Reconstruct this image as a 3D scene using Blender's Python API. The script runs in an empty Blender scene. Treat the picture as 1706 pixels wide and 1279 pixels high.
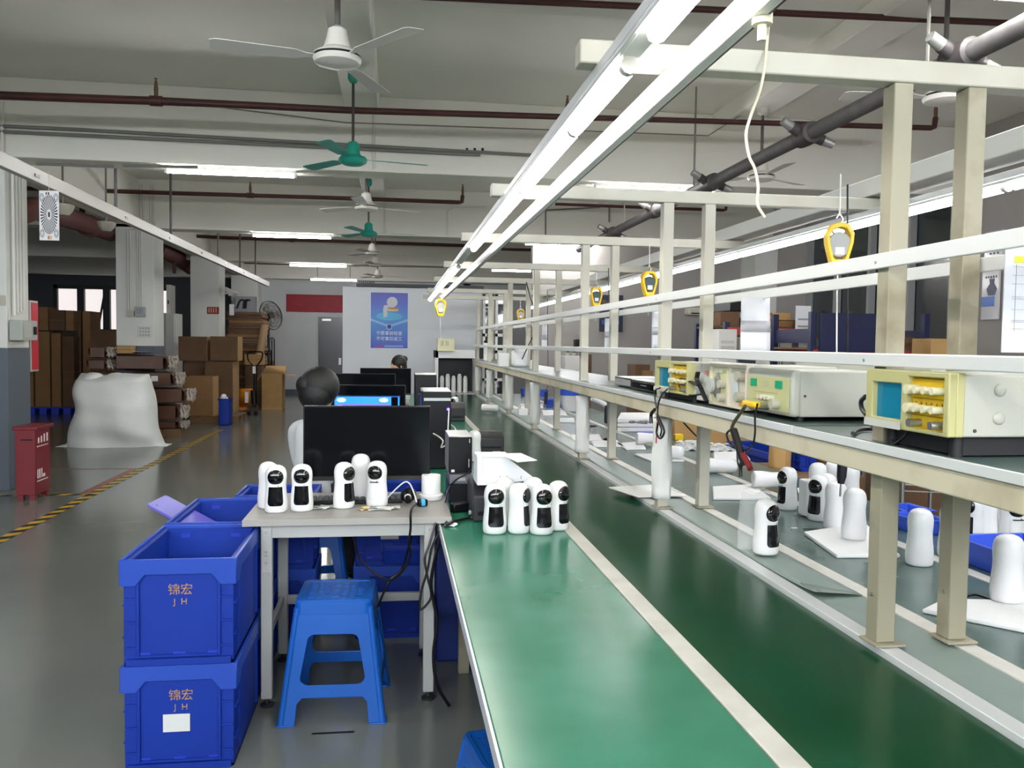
import bpy, math, random
from math import sin, cos, pi, radians, sqrt
from mathutils import Vector, Matrix
from mathutils.geometry import tessellate_polygon
random.seed(7)
S = bpy.context.scene
COL = S.collection
V = Vector
# ------------------------------------------------------------------ camera
FPX = 1400.0
CH = 1.5
YAW, PIT, ROL = radians(8.03), radians(2.70), radians(0.74)
_f = V((sin(YAW)*cos(PIT), cos(YAW)*cos(PIT), -sin(PIT)))
_r0 = V((cos(YAW), -sin(YAW), 0))
_u0 = _r0.cross(_f)
_r = _r0*cos(ROL) + _u0*sin(ROL)
_u = _u0*cos(ROL) - _r0*sin(ROL)
CAM = V((0, 0, CH))
def P(x, y, X=None, Y=None, Z=None):
    """the world point seen at photo pixel x, y on the plane X=, Y= or Z="""
    d = _f + _r*((x-853)/FPX) - _u*((y-639.5)/FPX)
    t = (X-CAM.x)/d.x if X is not None else ((Y-CAM.y)/d.y if Y is not None else (Z-CAM.z)/d.z)
    return CAM + d*t
cd = bpy.data.cameras.new('camera')
cam = bpy.data.objects.new('camera', cd)
COL.objects.link(cam)
cd.sensor_width = 36.0
cd.lens = FPX/1706*36
cd.clip_start = 0.05
m3 = Matrix((_r, _u, -_f)).transposed()
cam.matrix_world = Matrix.Translation(CAM) @ m3.to_4x4()
S.camera = cam
# ------------------------------------------------------------------ materials
def lin(c):
    return tuple(((v/255.0)/12.92 if v/255.0 <= 0.04045 else ((v/255.0+0.055)/1.055)**2.4) for v in c)
MATS = {}
def mat(name, c, rough=0.5, metal=0.0, c2=None, scale=8.0, detail=4.0, bump=0.0, bscale=60.0, emit=None, es=1.0, alpha=None,
        coat=0.0, spec=0.5, rvar=0.0, stretch=None, trans=0.0, lo=0.35, hi=0.7, sss=0.0):
    if name in MATS: return MATS[name]
    m = bpy.data.materials.new(name); m.use_nodes = True
    nt = m.node_tree; b = nt.nodes['Principled BSDF']
    b.inputs['Base Color'].default_value = (*lin(c), 1)
    b.inputs['Roughness'].default_value = rough
    b.inputs['Metallic'].default_value = metal
    b.inputs['Specular IOR Level'].default_value = spec
    if coat: b.inputs['Coat Weight'].default_value = coat; b.inputs['Coat Roughness'].default_value = 0.08
    if trans: b.inputs['Transmission Weight'].default_value = trans
    if alpha is not None: b.inputs['Alpha'].default_value = alpha
    if emit is not None:
        b.inputs['Emission Color'].default_value = (*lin(emit), 1); b.inputs['Emission Strength'].default_value = es
    if sss: b.inputs['Subsurface Weight'].default_value = sss; b.inputs['Subsurface Radius'].default_value = (.01, .004, .002)
    tc = None
    def coords(sc, st=None):
        nonlocal tc
        if tc is None: tc = nt.nodes.new('ShaderNodeTexCoord')
        mp = nt.nodes.new('ShaderNodeMapping')
        mp.inputs['Scale'].default_value = tuple(sc*k for k in (st or (1, 1, 1)))
        nt.links.new(tc.outputs['Object'], mp.inputs['Vector'])
        return mp
    if c2 is not None:
        mp = coords(scale, stretch)
        n = nt.nodes.new('ShaderNodeTexNoise'); n.inputs['Scale'].default_value = 1.0; n.inputs['Detail'].default_value = detail
        nt.links.new(mp.outputs[0], n.inputs['Vector'])
        r = nt.nodes.new('ShaderNodeValToRGB')
        r.color_ramp.elements[0].position = lo; r.color_ramp.elements[1].position = hi
        r.color_ramp.elements[0].color = (*lin(c), 1); r.color_ramp.elements[1].color = (*lin(c2), 1)
        nt.links.new(n.outputs['Fac'], r.inputs[0]); nt.links.new(r.outputs[0], b.inputs['Base Color'])
        if rvar:
            mr = nt.nodes.new('ShaderNodeMapRange')
            mr.inputs['To Min'].default_value = max(.02, rough-rvar); mr.inputs['To Max'].default_value = rough+rvar
            nt.links.new(n.outputs['Fac'], mr.inputs['Value']); nt.links.new(mr.outputs[0], b.inputs['Roughness'])
    if bump:
        mp = coords(bscale)
        n = nt.nodes.new('ShaderNodeTexNoise'); n.inputs['Scale'].default_value = 1.0; n.inputs['Detail'].default_value = 3
        nt.links.new(mp.outputs[0], n.inputs['Vector'])
        bp = nt.nodes.new('ShaderNodeBump'); bp.inputs['Strength'].default_value = bump; bp.inputs['Distance'].default_value = 0.01
        nt.links.new(n.outputs['Fac'], bp.inputs['Height']); nt.links.new(bp.outputs[0], b.inputs['Normal'])
    MATS[name] = m
    return m
M = mat
floor_m = M('epoxy_floor', (108, 112, 106), .17, c2=(119, 123, 117), scale=.6, rvar=.05, bump=.04, bscale=3)
ceil_m = M('ceiling_paint', (232, 231, 222), .9, c2=(226, 225, 216), scale=.8)
wall_m = M('white_wall_paint', (200, 202, 203), .8, c2=(192, 194, 196), scale=1.2)
wallgrey_m = M('grey_wall_paint', (166, 162, 157), .85, c2=(160, 156, 151), scale=1.0)
dark_wall_m = M('dimmed_wall_paint', (70, 72, 78), .85)  # dimness of the unlit store room mixed into the wall colour
wains_m = M('blue_grey_wainscot', (84, 92, 102), .5)
pillar_m = M('pillar_paint', (226, 227, 221), .75, c2=(218, 219, 213), scale=2)
part_m = M('partition_panel', (212, 216, 219), .5)
cream_m = M('cream_enamel', (186, 183, 169), .45, c2=(174, 168, 149), scale=5, lo=.45, hi=.85)
creamd_m = M('worn_cream_enamel', (156, 150, 129), .5, c2=(116, 105, 80), scale=7, lo=.52, hi=.8, detail=8)
beam_m = M('shelf_beam_cream', (206, 198, 174), .5, c2=(150, 138, 108), scale=5, lo=.5, hi=.85, detail=8)
alu_m = M('white_aluminium', (222, 224, 224), .35, .15)
steel_m = M('brushed_steel', (176, 177, 174), .35, .9)
whitemetal_m = M('white_painted_metal', (218, 217, 210), .4)
maroon_m = M('maroon_pipe_paint', (76, 36, 34), .5, c2=(58, 30, 28), scale=6)
greypipe_m = M('grey_pipe', (92, 90, 90), .6, c2=(78, 76, 76), scale=12)
conduit_m = M('grey_conduit', (120, 120, 114), .5)
led_m = M('led_tube_glow', (255, 255, 255), .4, emit=(255, 250, 240), es=17.0)
ledw_m = M('led_tube_cool_glow', (255, 255, 255), .4, emit=(250, 250, 255), es=14.0)
ledb_m = M('led_batten_glow', (255, 255, 255), .4, emit=(252, 250, 250), es=62.0)
green_m = M('green_table_mat', (26, 112, 84), .24, c2=(40, 122, 96), scale=4, spec=.6, detail=2)
belt_m = M('green_conveyor_belt', (10, 62, 36), .22, c2=(14, 70, 44), scale=5, rvar=.04, bump=.004, bscale=20, spec=.22)
greymat_m = M('grey_green_mat', (118, 136, 128), .35, c2=(128, 144, 136), scale=5)
belt2_m = M('dull_grey_belt', (82, 104, 98), .25, c2=(92, 112, 106), scale=6, rvar=.06, bump=.02, bscale=10)
strip_m = M('white_edge_strip', (206, 204, 196), .4, c2=(190, 188, 178), scale=10)
white_m = M('white_plastic', (236, 236, 236), .32, c2=(232, 232, 232), scale=3)
dullmetal_m = M('dull_white_metal', (176, 176, 168), .5)
whitepap_m = M('white_paper', (236, 237, 240), .8)
foam_m = M('white_foam', (238, 238, 236), .75, bump=.1, bscale=200)
wrap_m = M('white_foam_wrap', (226, 226, 222), .55, bump=.25, bscale=40)
black_m = M('black_plastic', (13, 13, 15), .35, spec=.3)
gloss_m = M('black_gloss', (8, 8, 9), .06, coat=.5)
screen_m = M('dark_screen', (9, 10, 15), .12)
blue_m = M('blue_crate_plastic', (6, 44, 142), .55, spec=.3, c2=(8, 49, 150), scale=3)
blued_m = M('deep_blue_plastic', (28, 54, 180), .4)
violet_m = M('violet_plastic', (92, 84, 196), .35)
stool_m = M('sky_blue_stool_plastic', (20, 92, 184), .3)
tray_m = M('bright_blue_tray', (56, 92, 212), .4)
desk_m = M('worn_desk_laminate', (150, 148, 142), .4, c2=(138, 135, 128), scale=14, stretch=(.3, 2, 1))
deskm_m = M('desk_grey_metal', (178, 180, 176), .4)
card_m = M('cardboard', (142, 106, 68), .85, c2=(132, 98, 62), scale=5)
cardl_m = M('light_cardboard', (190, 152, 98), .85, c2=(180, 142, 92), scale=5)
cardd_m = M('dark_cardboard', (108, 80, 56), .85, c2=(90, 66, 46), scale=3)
film_m = M('brown_film_wrap', (98, 66, 48), .28, c2=(82, 54, 40), scale=4, bump=.3, bscale=14)
sack_m = M('white_woven_sack', (244, 247, 243), .6, c2=(236, 239, 235), scale=3, bump=.35, bscale=9)
red_m = M('red_enamel', (116, 9, 28), .38)
redb_m = M('red_banner', (140, 10, 28), .6)
yellow_m = M('yellow_plastic', (244, 196, 12), .35)
mustard_m = M('mustard_panel', (196, 164, 24), .45)
lime_m = M('pale_lime_bezel', (180, 176, 124), .45)
instr_m = M('instrument_cream', (178, 179, 167), .45)
instrg_m = M('instrument_pale_green', (206, 208, 160), .45)
cyan_m = M('cyan_screen', (12, 104, 134), .2, emit=(28, 150, 180), es=.08)
teal_m = M('fan_teal', (24, 140, 120), .4)
greenw_m = M('green_display', (14, 140, 96), .3, emit=(14, 140, 96), es=.15)
navy_m = M('navy_steel', (13, 24, 66), .4)
redsteel_m = M('red_shelf_beam', (176, 62, 60), .45)
glass_m = M('window_glass_dark', (54, 60, 62), .05, spec=.8)
winglow_m = M('daylight_pane', (255, 255, 255), .5, emit=(246, 236, 234), es=.46)
yt_m = M('hazard_yellow', (206, 168, 40), .4)
kt_m = M('hazard_black', (34, 32, 28), .4)
hair_m = M('black_hair', (11, 10, 10), .55, bump=.4, bscale=120)
skin_m = M('skin', (206, 158, 128), .5, sss=.05)
shirt_m = M('white_shirt', (206, 208, 208), .85)
dark_cloth_m = M('dark_trousers', (34, 36, 44), .85)
pglass = M('clear_plastic_bag', (240, 242, 242), .12, alpha=.24, spec=.7)
cable_m = M('black_cable', (16, 16, 18), .4)
wcable_m = M('white_cable', (226, 226, 222), .45)
gold_m = M('gold_print', (196, 150, 90), .6, c2=(120, 90, 70), scale=160)
wood_m = M('pallet_wood', (120, 92, 62), .85)
orange_m = M('pallet_jack_orange', (216, 130, 14), .45)
# ------------------------------------------------------------------ mesh builder
class B:
    def __init__(s): s.v = []; s.f = []
    def add(s, vs, fs):
        o = len(s.v); s.v += [tuple(p) for p in vs]; s.f += [tuple(i+o for i in f) for f in fs]; return s
    def box(s, x0, x1, y0, y1, z0, z1, mx=None):
        vs = [V((x, y, z)) for z in (z0, z1) for x, y in ((x0, y0), (x1, y0), (x1, y1), (x0, y1))]
        if mx is not None: vs = [mx @ p for p in vs]
        return s.add(vs, [(3, 2, 1, 0), (4, 5, 6, 7), (0, 1, 5, 4), (1, 2, 6, 5), (2, 3, 7, 6), (3, 0, 4, 7)])
    def cb(s, c, d, mx=None):
        return s.box(c[0]-d[0]/2, c[0]+d[0]/2, c[1]-d[1]/2, c[1]+d[1]/2, c[2]-d[2]/2, c[2]+d[2]/2, mx)
    def hexa(s, a, b):
        """a: 4 points, b: the 4 opposite points"""
        return s.add(list(a)+list(b), [(3, 2, 1, 0), (4, 5, 6, 7), (0, 1, 5, 4), (1, 2, 6, 5), (2, 3, 7, 6), (3, 0, 4, 7)])
    def tube(s, pts, r, n=8, caps=True, rs=None):
        pts = [V(p) for p in pts]; k = len(pts); rings = []
        t0 = (pts[1]-pts[0]).normalized()
        ref = V((0, 0, 1)) if abs(t0.z) < .9 else V((1, 0, 0))
        nrm = (ref - t0*ref.dot(t0)).normalized()
        for i, p in enumerate(pts):
            a = pts[max(i-1, 0)]; b = pts[min(i+1, k-1)]
            t = (b-a).normalized() if (b-a).length > 1e-9 else t0
            nrm = (nrm - t*nrm.dot(t)); nrm = nrm.normalized() if nrm.length > 1e-6 else t.orthogonal().normalized()
            bn = t.cross(nrm); rr = rs[i] if rs else r
            rings.append([p + (nrm*cos(2*pi*j/n)+bn*sin(2*pi*j/n))*rr for j in range(n)])
        vs = [q for ring in rings for q in ring]; fs = []
        for i in range(k-1):
            for j in range(n):
                fs.append((i*n+j, i*n+(j+1) % n, (i+1)*n+(j+1) % n, (i+1)*n+j))
        if caps: fs.append(tuple(range(n-1, -1, -1))); fs.append(tuple((k-1)*n+j for j in range(n)))
        return s.add(vs, fs)
    def cyl(s, a, b, r, n=16, r2=None):
        return s.tube([a, b], r, n, True, [r, r if r2 is None else r2])
    def lathe(s, prof, c=(0, 0, 0), n=24, sy=1.0, mx=None):
        vs = []; fs = []; k = len(prof)
        for (r, z) in prof:
            for j in range(n):
                p = V((c[0]+r*cos(2*pi*j/n), c[1]+sy*r*sin(2*pi*j/n), c[2]+z))
                vs.append(mx @ p if mx is not None else p)
        for i in range(k-1):
            for j in range(n): fs.append((i*n+j, i*n+(j+1) % n, (i+1)*n+(j+1) % n, (i+1)*n+j))
        fs.append(tuple(range(n-1, -1, -1))); fs.append(tuple((k-1)*n+j for j in range(n)))
        return s.add(vs, fs)
    def ball(s, c, r, n=16, m=10, mx=None):
        rx, ry, rz = (r, r, r) if isinstance(r, (int, float)) else r
        vs = []; fs = []
        for i in range(m+1):
            t = pi*i/m
            for j in range(n):
                p = V((c[0]+rx*max(sin(t), 1e-4)*cos(2*pi*j/n), c[1]+ry*max(sin(t), 1e-4)*sin(2*pi*j/n), c[2]-rz*cos(t)))
                vs.append(mx @ p if mx is not None else p)
        for i in range(m):
            for j in range(n): fs.append((i*n+j, i*n+(j+1) % n, (i+1)*n+(j+1) % n, (i+1)*n+j))
        return s.add(vs, fs)
    def plate(s, outer, holes, h, mx=None):
        """flat polygon in local xy with holes, thickness h along +z"""
        loops = [[V((p[0], p[1], 0)) for p in L] for L in [outer]+list(holes)]
        flat = [p for L in loops for p in L]; n = len(flat)
        tris = tessellate_polygon(loops)
        vs = [p.copy() for p in flat] + [p + V((0, 0, h)) for p in flat]
        fs = []
        for a, b, c in tris:
            nz = (flat[b]-flat[a]).cross(flat[c]-flat[a]).z
            if nz < 0: b, c = c, b
            fs.append((a+n, b+n, c+n)); fs.append((c, b, a))
        o = 0
        for L in loops:
            k = len(L)
            for i in range(k): j = (i+1) % k; fs.append((o+i, o+j, o+j+n, o+i+n))
            o += k
        if mx is not None: vs = [mx @ p for p in vs]
        return s.add(vs, fs)
    def grid(s, fn, nu, nv):
        vs = [fn(i/nu, j/nv) for j in range(nv+1) for i in range(nu+1)]
        fs = [(j*(nu+1)+i, j*(nu+1)+i+1, (j+1)*(nu+1)+i+1, (j+1)*(nu+1)+i) for j in range(nv) for i in range(nu)]
        return s.add(vs, fs)
    def build(s, name, m, parent=None, bevel=0.0, seg=2, smooth=True, label=None, world=False, loc=None, solid=0.0, sub=0, ang=40):
        me = bpy.data.meshes.new(name); me.from_pydata([tuple(p) for p in s.v], [], s.f); me.update()
        import bmesh
        bm = bmesh.new(); bm.from_mesh(me); bmesh.ops.recalc_face_normals(bm, faces=bm.faces); bm.to_mesh(me); bm.free()
        for mm in (m if isinstance(m, (list, tuple)) else [m]): me.materials.append(mm)
        if smooth:
            for p in me.polygons: p.use_smooth = True
            me.set_sharp_from_angle(angle=radians(ang))
        o = bpy.data.objects.new(name, me); COL.objects.link(o)
        if loc is not None: o.location = loc
        if parent is not None:
            o.parent = parent
            if world: o.matrix_parent_inverse = mw(parent).inverted()
        if solid:
            md = o.modifiers.new('solid', 'SOLIDIFY'); md.thickness = solid; md.offset = 0
        if bevel:
            md = o.modifiers.new('bevel', 'BEVEL'); md.width = bevel; md.segments = seg; md.limit_method = 'ANGLE'; md.angle_limit = radians(35)
        if sub:
            md = o.modifiers.new('sub', 'SUBSURF'); md.levels = sub; md.render_levels = sub
        if label: o['label'] = label
        return o
def mw(o):
    m = Matrix.LocRotScale(o.location, o.rotation_euler, o.scale)
    return m if o.parent is None else mw(o.parent) @ o.matrix_parent_inverse @ m
def tag(o, label, cat, group=None, kind=None):
    if label: o['label'] = label
    if cat: o['category'] = cat
    if group: o['group'] = group
    if kind: o['kind'] = kind
    return o
def thing(name, label, cat, loc=(0, 0, 0), rz=0.0, group=None, rot=None):
    o = bpy.data.objects.new(name, None); COL.objects.link(o); o.empty_display_size = .05
    o.location = loc; o.rotation_euler = rot or (0, 0, rz)
    return tag(o, label, cat, group)
def struct(name, b, m, bevel=0.0, parent=None):
    o = b.build(name, m, parent, bevel=bevel)
    if parent is None: o['kind'] = 'structure'
    return o
def kids(o): return [c for c in bpy.data.objects if c.parent == o]
TREE = {}
def dup(root, loc, rz=0.0, label=None, group=None, rot=None, scale=None, cat=None):
    r = root.copy(); COL.objects.link(r); r.location = loc; r.rotation_euler = rot or (0, 0, rz)
    if scale is not None: r.scale = scale
    if label: r['label'] = label
    if group: r['group'] = group
    if cat: r['category'] = cat
    for ch in root.children:
        c = ch.copy(); COL.objects.link(c); c.parent = r
        for g in ch.children:
            d = g.copy(); COL.objects.link(d); d.parent = c
    return r
class Kind:
    """first call places the prototype itself, later calls copy it"""
    def __init__(s, root): s.root = root; s.used = False
    def __call__(s, loc, rz=0.0, label=None, group=None, rot=None, scale=None):
        if not s.used:
            s.used = True; o = s.root; o.location = loc; o.rotation_euler = rot or (0, 0, rz)
            if scale is not None: o.scale = scale
            if label: o['label'] = label
            if group: o['group'] = group
            return o
        bpy.context.view_layer.update()
        return dup(s.root, loc, rz, label, group, rot, scale)
def text(body, size, m, mx, parent=None, name='lettering', ex=.0006, label=None, world=False, align='CENTER'):
    cu = bpy.data.curves.new(name, 'FONT'); cu.body = body; cu.size = size; cu.extrude = ex
    cu.align_x = align; cu.align_y = 'CENTER'; cu.resolution_u = 2
    t = bpy.data.objects.new(name, cu); COL.objects.link(t)
    me = bpy.data.meshes.new_from_object(t)
    bpy.data.objects.remove(t); bpy.data.curves.remove(cu)
    me.transform(mx); me.materials.clear(); me.materials.append(m)
    o = bpy.data.objects.new(name, me); COL.objects.link(o)
    if parent is not None:
        o.parent = parent
        if world: o.matrix_parent_inverse = mw(parent).inverted()
    if label: o['label'] = label
    return o
def rrect(w, h, r, n=5, cx=0, cy=0):
    pts = []
    for (sx, sy, a0) in ((1, -1, -90), (1, 1, 0), (-1, 1, 90), (-1, -1, 180)):
        for i in range(n+1):
            a = radians(a0+90*i/n); pts.append((cx+sx*(w/2-r)+r*cos(a), cy+sy*(h/2-r)+r*sin(a)))
    return pts
def circ(r, n=24, cx=0, cy=0, ry=None):
    return [(cx+r*cos(2*pi*i/n), cy+(ry or r)*sin(2*pi*i/n)) for i in range(n)]
def frame(o, x, y):
    """matrix with local x, y axes along the given directions"""
    x = V(x).normalized(); z = x.cross(V(y)).normalized(); y = z.cross(x)
    m = Matrix((x, y, z)).transposed().to_4x4(); m.translation = V(o); return m
FRONT = lambda x, y, z: frame((x, y, z), (1, 0, 0), (0, 0, 1))     # faces -Y (towards the camera)
LEFTF = lambda x, y, z: frame((x, y, z), (0, -1, 0), (0, 0, 1))    # faces -X
RIGHTF = lambda x, y, z: frame((x, y, z), (0, 1, 0), (0, 0, 1))    # faces +X
def arc(pts, n=8):
    """smooth path through points (Catmull-Rom)"""
    pts = [V(p) for p in pts]; out = []
    q = [pts[0]*2-pts[1]] + pts + [pts[-1]*2-pts[-2]]
    for i in range(1, len(q)-2):
        for k in range(n):
            t = k/n; a, b, c, d = q[i-1], q[i], q[i+1], q[i+2]
            out.append(.5*((2*b)+(c-a)*t+(2*a-5*b+4*c-d)*t*t+(3*b-a-3*c+d)*t**3))
    out.append(pts[-1]); return out
def wbox(c0, c1, y0, y1): return (c0, c1, y0, y1)
def cable(pts, r, m, name, label, cat='cable', n=8, group=None):
    o = B().tube(arc(pts, n), r, 7).build(name, m); return tag(o, label, cat, group)
# ------------------------------------------------------------------ the room
CZ = 4.0
struct('floor', B().box(-12, 7, -5, 25, -.1, 0), floor_m)
struct('ceiling', B().box(-12, 7, -5, 25, CZ, CZ+.1), ceil_m)
struct('wall_back', B().box(-4.1, 2.2, 24.6, 24.8, 0, CZ).box(2.0, 7, 24.6, 24.8, 0, CZ), wall_m)
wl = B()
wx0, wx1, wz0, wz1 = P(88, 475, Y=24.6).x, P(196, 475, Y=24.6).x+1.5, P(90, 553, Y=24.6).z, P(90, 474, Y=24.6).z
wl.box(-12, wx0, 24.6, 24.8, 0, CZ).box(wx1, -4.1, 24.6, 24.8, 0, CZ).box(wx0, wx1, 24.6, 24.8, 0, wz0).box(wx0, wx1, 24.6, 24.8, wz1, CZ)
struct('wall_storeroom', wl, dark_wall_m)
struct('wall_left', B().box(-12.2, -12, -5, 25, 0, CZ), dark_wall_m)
struct('wall_front', B().box(-12, 7, -5.2, -5, 0, CZ), wallgrey_m)
# right wall with tall dark window panels
RX = 6.5
ya, yb = P(1592, 400, X=RX).y, P(1345, 400, X=RX).y
zt = P(1500, 330, X=RX).z
wr = B().box(RX, RX+.2, -5, ya, 0, CZ).box(RX, RX+.2, yb, 25, 0, CZ).box(RX, RX+.2, ya, yb, 0, .9).box(RX, RX+.2, ya, yb, zt, CZ)
struct('wall_right', wr, wallgrey_m)
def window(name, x, y0, y1, z0, z1, zs, n, fm, gm):
    """sliding window in the right wall: frame, mullions, panes"""
    w = B()
    for a, b, c, d in ((y0, y1, z0, z0+.06), (y0, y1, z1-.06, z1), (y0, y0+.06, z0, z1), (y1-.06, y1, z0, z1), (y0, y1, zs-.05, zs+.05)):
        w.box(x-.03, x+.12, a, b, c, d)
    for i in range(1, n):
        y = y0+(y1-y0)*i/n; w.box(x-.01, x+.08, y-.035, y+.035, z0, z1)
    o = struct(name, w, fm)
    g = B().box(x+.09, x+.1, y0, y1, z0, z1).build('pane', gm, o)
    return o
window('window_1', RX, ya, yb, .9, zt, P(1500, 425, X=RX).z, 4, M('window_frame_white', (150, 152, 150), .4), glass_m)
# storeroom window, daylight behind
wf = B()
for a, b, c, d in ((wx0, wx1, wz0, wz0+.1), (wx0, wx1, wz1-.1, wz1), (wx0, wx0+.1, wz0, wz1), (wx1-.1, wx1, wz0, wz1)): wf.box(a, b, 24.62, 24.72, c, d)
for px in (134, 177): x = P(px, 500, Y=24.6).x; wf.box(x-.09, x+.09, 24.6, 24.72, wz0, wz1)
w2 = struct('window_2', wf, M('dark_window_frame', (40, 42, 46), .5))
B().box(wx0, wx1, 24.73, 24.75, wz0, wz1).build('pane', winglow_m, w2)
a = P(163, 550, Y=24.66); b = P(175, 483, Y=24.66)
B().tube([a, b], .03, 6).build('sash_bar', M('dark_window_frame', (40, 42, 46)), w2)
struct('baseboard_back', B().box(-4.1, 2.2, 24.56, 24.6, 0, .14), wains_m)
# grey wall at the end of the assembly line, right of the white partition
struct('wall_end', B().box(2.35, RX, 14.3, 14.5, 0, CZ), wallgrey_m)
# beams across the room, and two shallow beams along it
for k, (y0, y1) in enumerate(((3.5, 3.9), (8.78, 9.16), (13.9, 14.28), (19.1, 19.5), (24.1, 24.5))):
    struct('trim_%d' % (k+1), B().box(-12, 7, y0, y1, 3.24, CZ), ceil_m, .01)
struct('trim_18', B().box(-4.3, -3.95, 9.16, 24.6, 3.3, CZ), ceil_m, .01)
struct('trim_6', B().box(-.5, -.16, -5, 24.6, 3.83, CZ), ceil_m, .01)
struct('trim_7', B().box(3.38, 3.72, -5, 24.6, 3.83, CZ), ceil_m, .01)
# pillars with a blue-grey wainscot
def pillar(n, x0, x1, y0, y1):
    p = struct('pillar_%d' % n, B().box(x0, x1, y0, y1, 1.4, 3.3), pillar_m, .006)
    struct('wainscot', B().box(x0-.004, x1+.004, y0-.004, y1+.004, 0, 1.4), wains_m, .004, p)
    return p
p1 = pillar(1, -4.5, -3.73, 8.8, 9.3)
p2 = pillar(2, -4.3, -3.73, 13.9, 14.45)
p3 = pillar(3, -4.32, -3.73, 18.85, 19.5)
p4 = pillar(4, P(385, 500, Y=24.0).x, P(430, 500, Y=24.0).x, 24.0, 24.6)
p5 = pillar(5, 6.1, 6.5, 13.7, 14.3)
# floor tapes
hz = B(); hk = B(); y = 5.2; k = 0
while y < 14.5:
    q = .11
    (hz if k % 2 == 0 else hk).add([(-2.93, y, .0015), (-2.83, y+.06, .0015), (-2.83, y+.06+q, .0015), (-2.93, y+q, .0015)], [(0, 1, 2, 3)]); y += q; k += 1
x = -4.4; k = 0
while x < -2.95:
    (hz if k % 2 == 0 else hk).add([(x, 8.50, .0015), (x+.1, 8.50, .0015), (x+.14, 8.58, .0015), (x+.04, 8.58, .0015)], [(0, 1, 2, 3)]); x += .1; k += 1
t8 = struct('trim_8', hz, yt_m); hko = hk.build('black_stripe', kt_m, t8)
rt = B()
rt.add([(-3.02, 8.6, .001), (-2.94, 8.6, .001), (-2.94, 10.2, .001), (-3.02, 10.2, .001)], [(0, 1, 2, 3)])
rt.add([(-3.9, 10.2, .001), (-2.94, 10.2, .001), (-2.94, 10.26, .001), (-3.9, 10.26, .001)], [(0, 1, 2, 3)])
struct('trim_9', rt, M('red_floor_tape', (150, 92, 84), .4))
# white partition with its dark head rail
PY = 13.75
px0, px1 = P(571, 480, Y=PY).x, P(803, 480, Y=PY).x
ptop = P(690, 480, Y=PY).z
pt = struct('partition_wall', B().box(px0, px1, PY, PY+.1, 0, ptop), part_m, .004)
struct('head_rail', B().box(P(594, 470, Y=PY).x, P(806, 470, Y=PY).x, PY-.04, PY+.12, ptop+.01, ptop+.06), black_m, 0, pt)
hb = B()
for i in range(8): x = P(594, 470, Y=PY).x+.05+i*.032; hb.cb((x, PY-.03, ptop+.075), (.018, .05, .03))
struct('rail_teeth', hb, black_m, 0, pt)
# dark doorway of the back wall
dx0 = P(531, 528, Y=24.6).x
d1 = struct('door_1', B().box(dx0, dx0+1.5, 24.52, 24.58, .0, P(531, 528, Y=24.55).z), M('dark_green_glass_door', (20, 27, 26), .25), .004)
struct('door_frame', B().box(dx0+.75, dx0+.78, 24.5, 24.53, .02, 2.2).box(dx0+.1, dx0+.35, 24.5, 24.53, 2.1, 2.16), steel_m, 0, d1)
struct('door_handle', B().box(P(567, 616, Y=24.5).x-.05, P(567, 616, Y=24.5).x+.03, 24.46, 24.52, .85, 1.05), steel_m, .006, d1)
# conduits on pillars and beam: part of the building
def conduits(n, lines, m=None, r=.016):
    b = B()
    for L in lines: b.tube(L, r, 8)
    return struct('trim_%d' % n, b, m or whitemetal_m)
X1 = -3.70
conduits(10, [[(X1, 8.9+.07*i, .5 if i == 9 else 1.72+.02*i), (X1, 8.9+.07*i, 3.1), (X1, 8.74+.0*i, 3.2), (-3.72-.06*i, 8.74, 3.24), (-3.72-.06*i, 8.74, 3.85)] for i in range(4)])
X2 = -3.70
q = [P(x, 470, Y=13.87) for x in (213, 217, 229, 233, 236)]
conduits(11, [[(p.x, 13.87, 1.95), (p.x, 13.87, 3.2), (p.x+.2, 13.87, 3.25), (p.x+.2, 13.87, 3.9)] for p in q], whitemetal_m, .011)
yb1 = 8.74
conduits(12, [[(-9, yb1, 3.53), (-3, yb1, 3.52), (P(885, 268, Y=yb1).x, yb1, 3.47)], [(-9, yb1, 3.49), (P(800, 262, Y=yb1).x, yb1, 3.45)]], conduit_m, .017)
conduits(13, [[(P(623, 250, Y=8.76).x, 8.76, 3.26), (P(623, 250, Y=8.76).x, 8.76, 3.83)], [(P(620, 50, Z=3.81).x, 2, 3.81), (P(620, 50, Z=3.81).x, 8.7, 3.81)],
               [(P(623, 50, Z=3.81).x, 13.87, 3.26), (P(623, 50, Z=3.81).x, 13.87, 3.83)], [(P(746, 350, Y=13.87).x, 13.87, 3.26), (P(746, 350, Y=13.87).x, 13.87, 3.66), (P(746, 350, Y=13.87).x+.1, 13.87, 3.74), (P(810, 308, Y=13.87).x, 13.87, 3.76)]], whitemetal_m, .012)
conduits(14, [[P(330, 174, Y=8.74), P(575, 204, Y=8.74), P(1000, 219, Y=8.74), P(1180, 226, Y=8.74), P(1252, 180, Y=8.0)]], conduit_m, .006)
conduits(15, [[P(205, 276, Y=8.74), P(330, 278, Y=8.74)], [P(60, 273, Y=8.7), P(190, 277, Y=8.7)]], conduit_m, .014)
conduits(16, [[P(1015, 370, Y=13.85), P(1015, 345, Y=13.85)], [P(909, 338, Y=13.8), P(909, 405, Y=13.8)], [P(1000, 345, Y=13.85), P(880, 352, Y=13.85)]], conduit_m, .014)
# ventilation holes of the first beam
vh = B()
for px in (778, 791, 804): p = P(px, 249, Y=8.775); vh.cb((p.x, 8.776, p.z), (.025, .012, .03))
struct('trim_17', vh, black_m)

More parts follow.
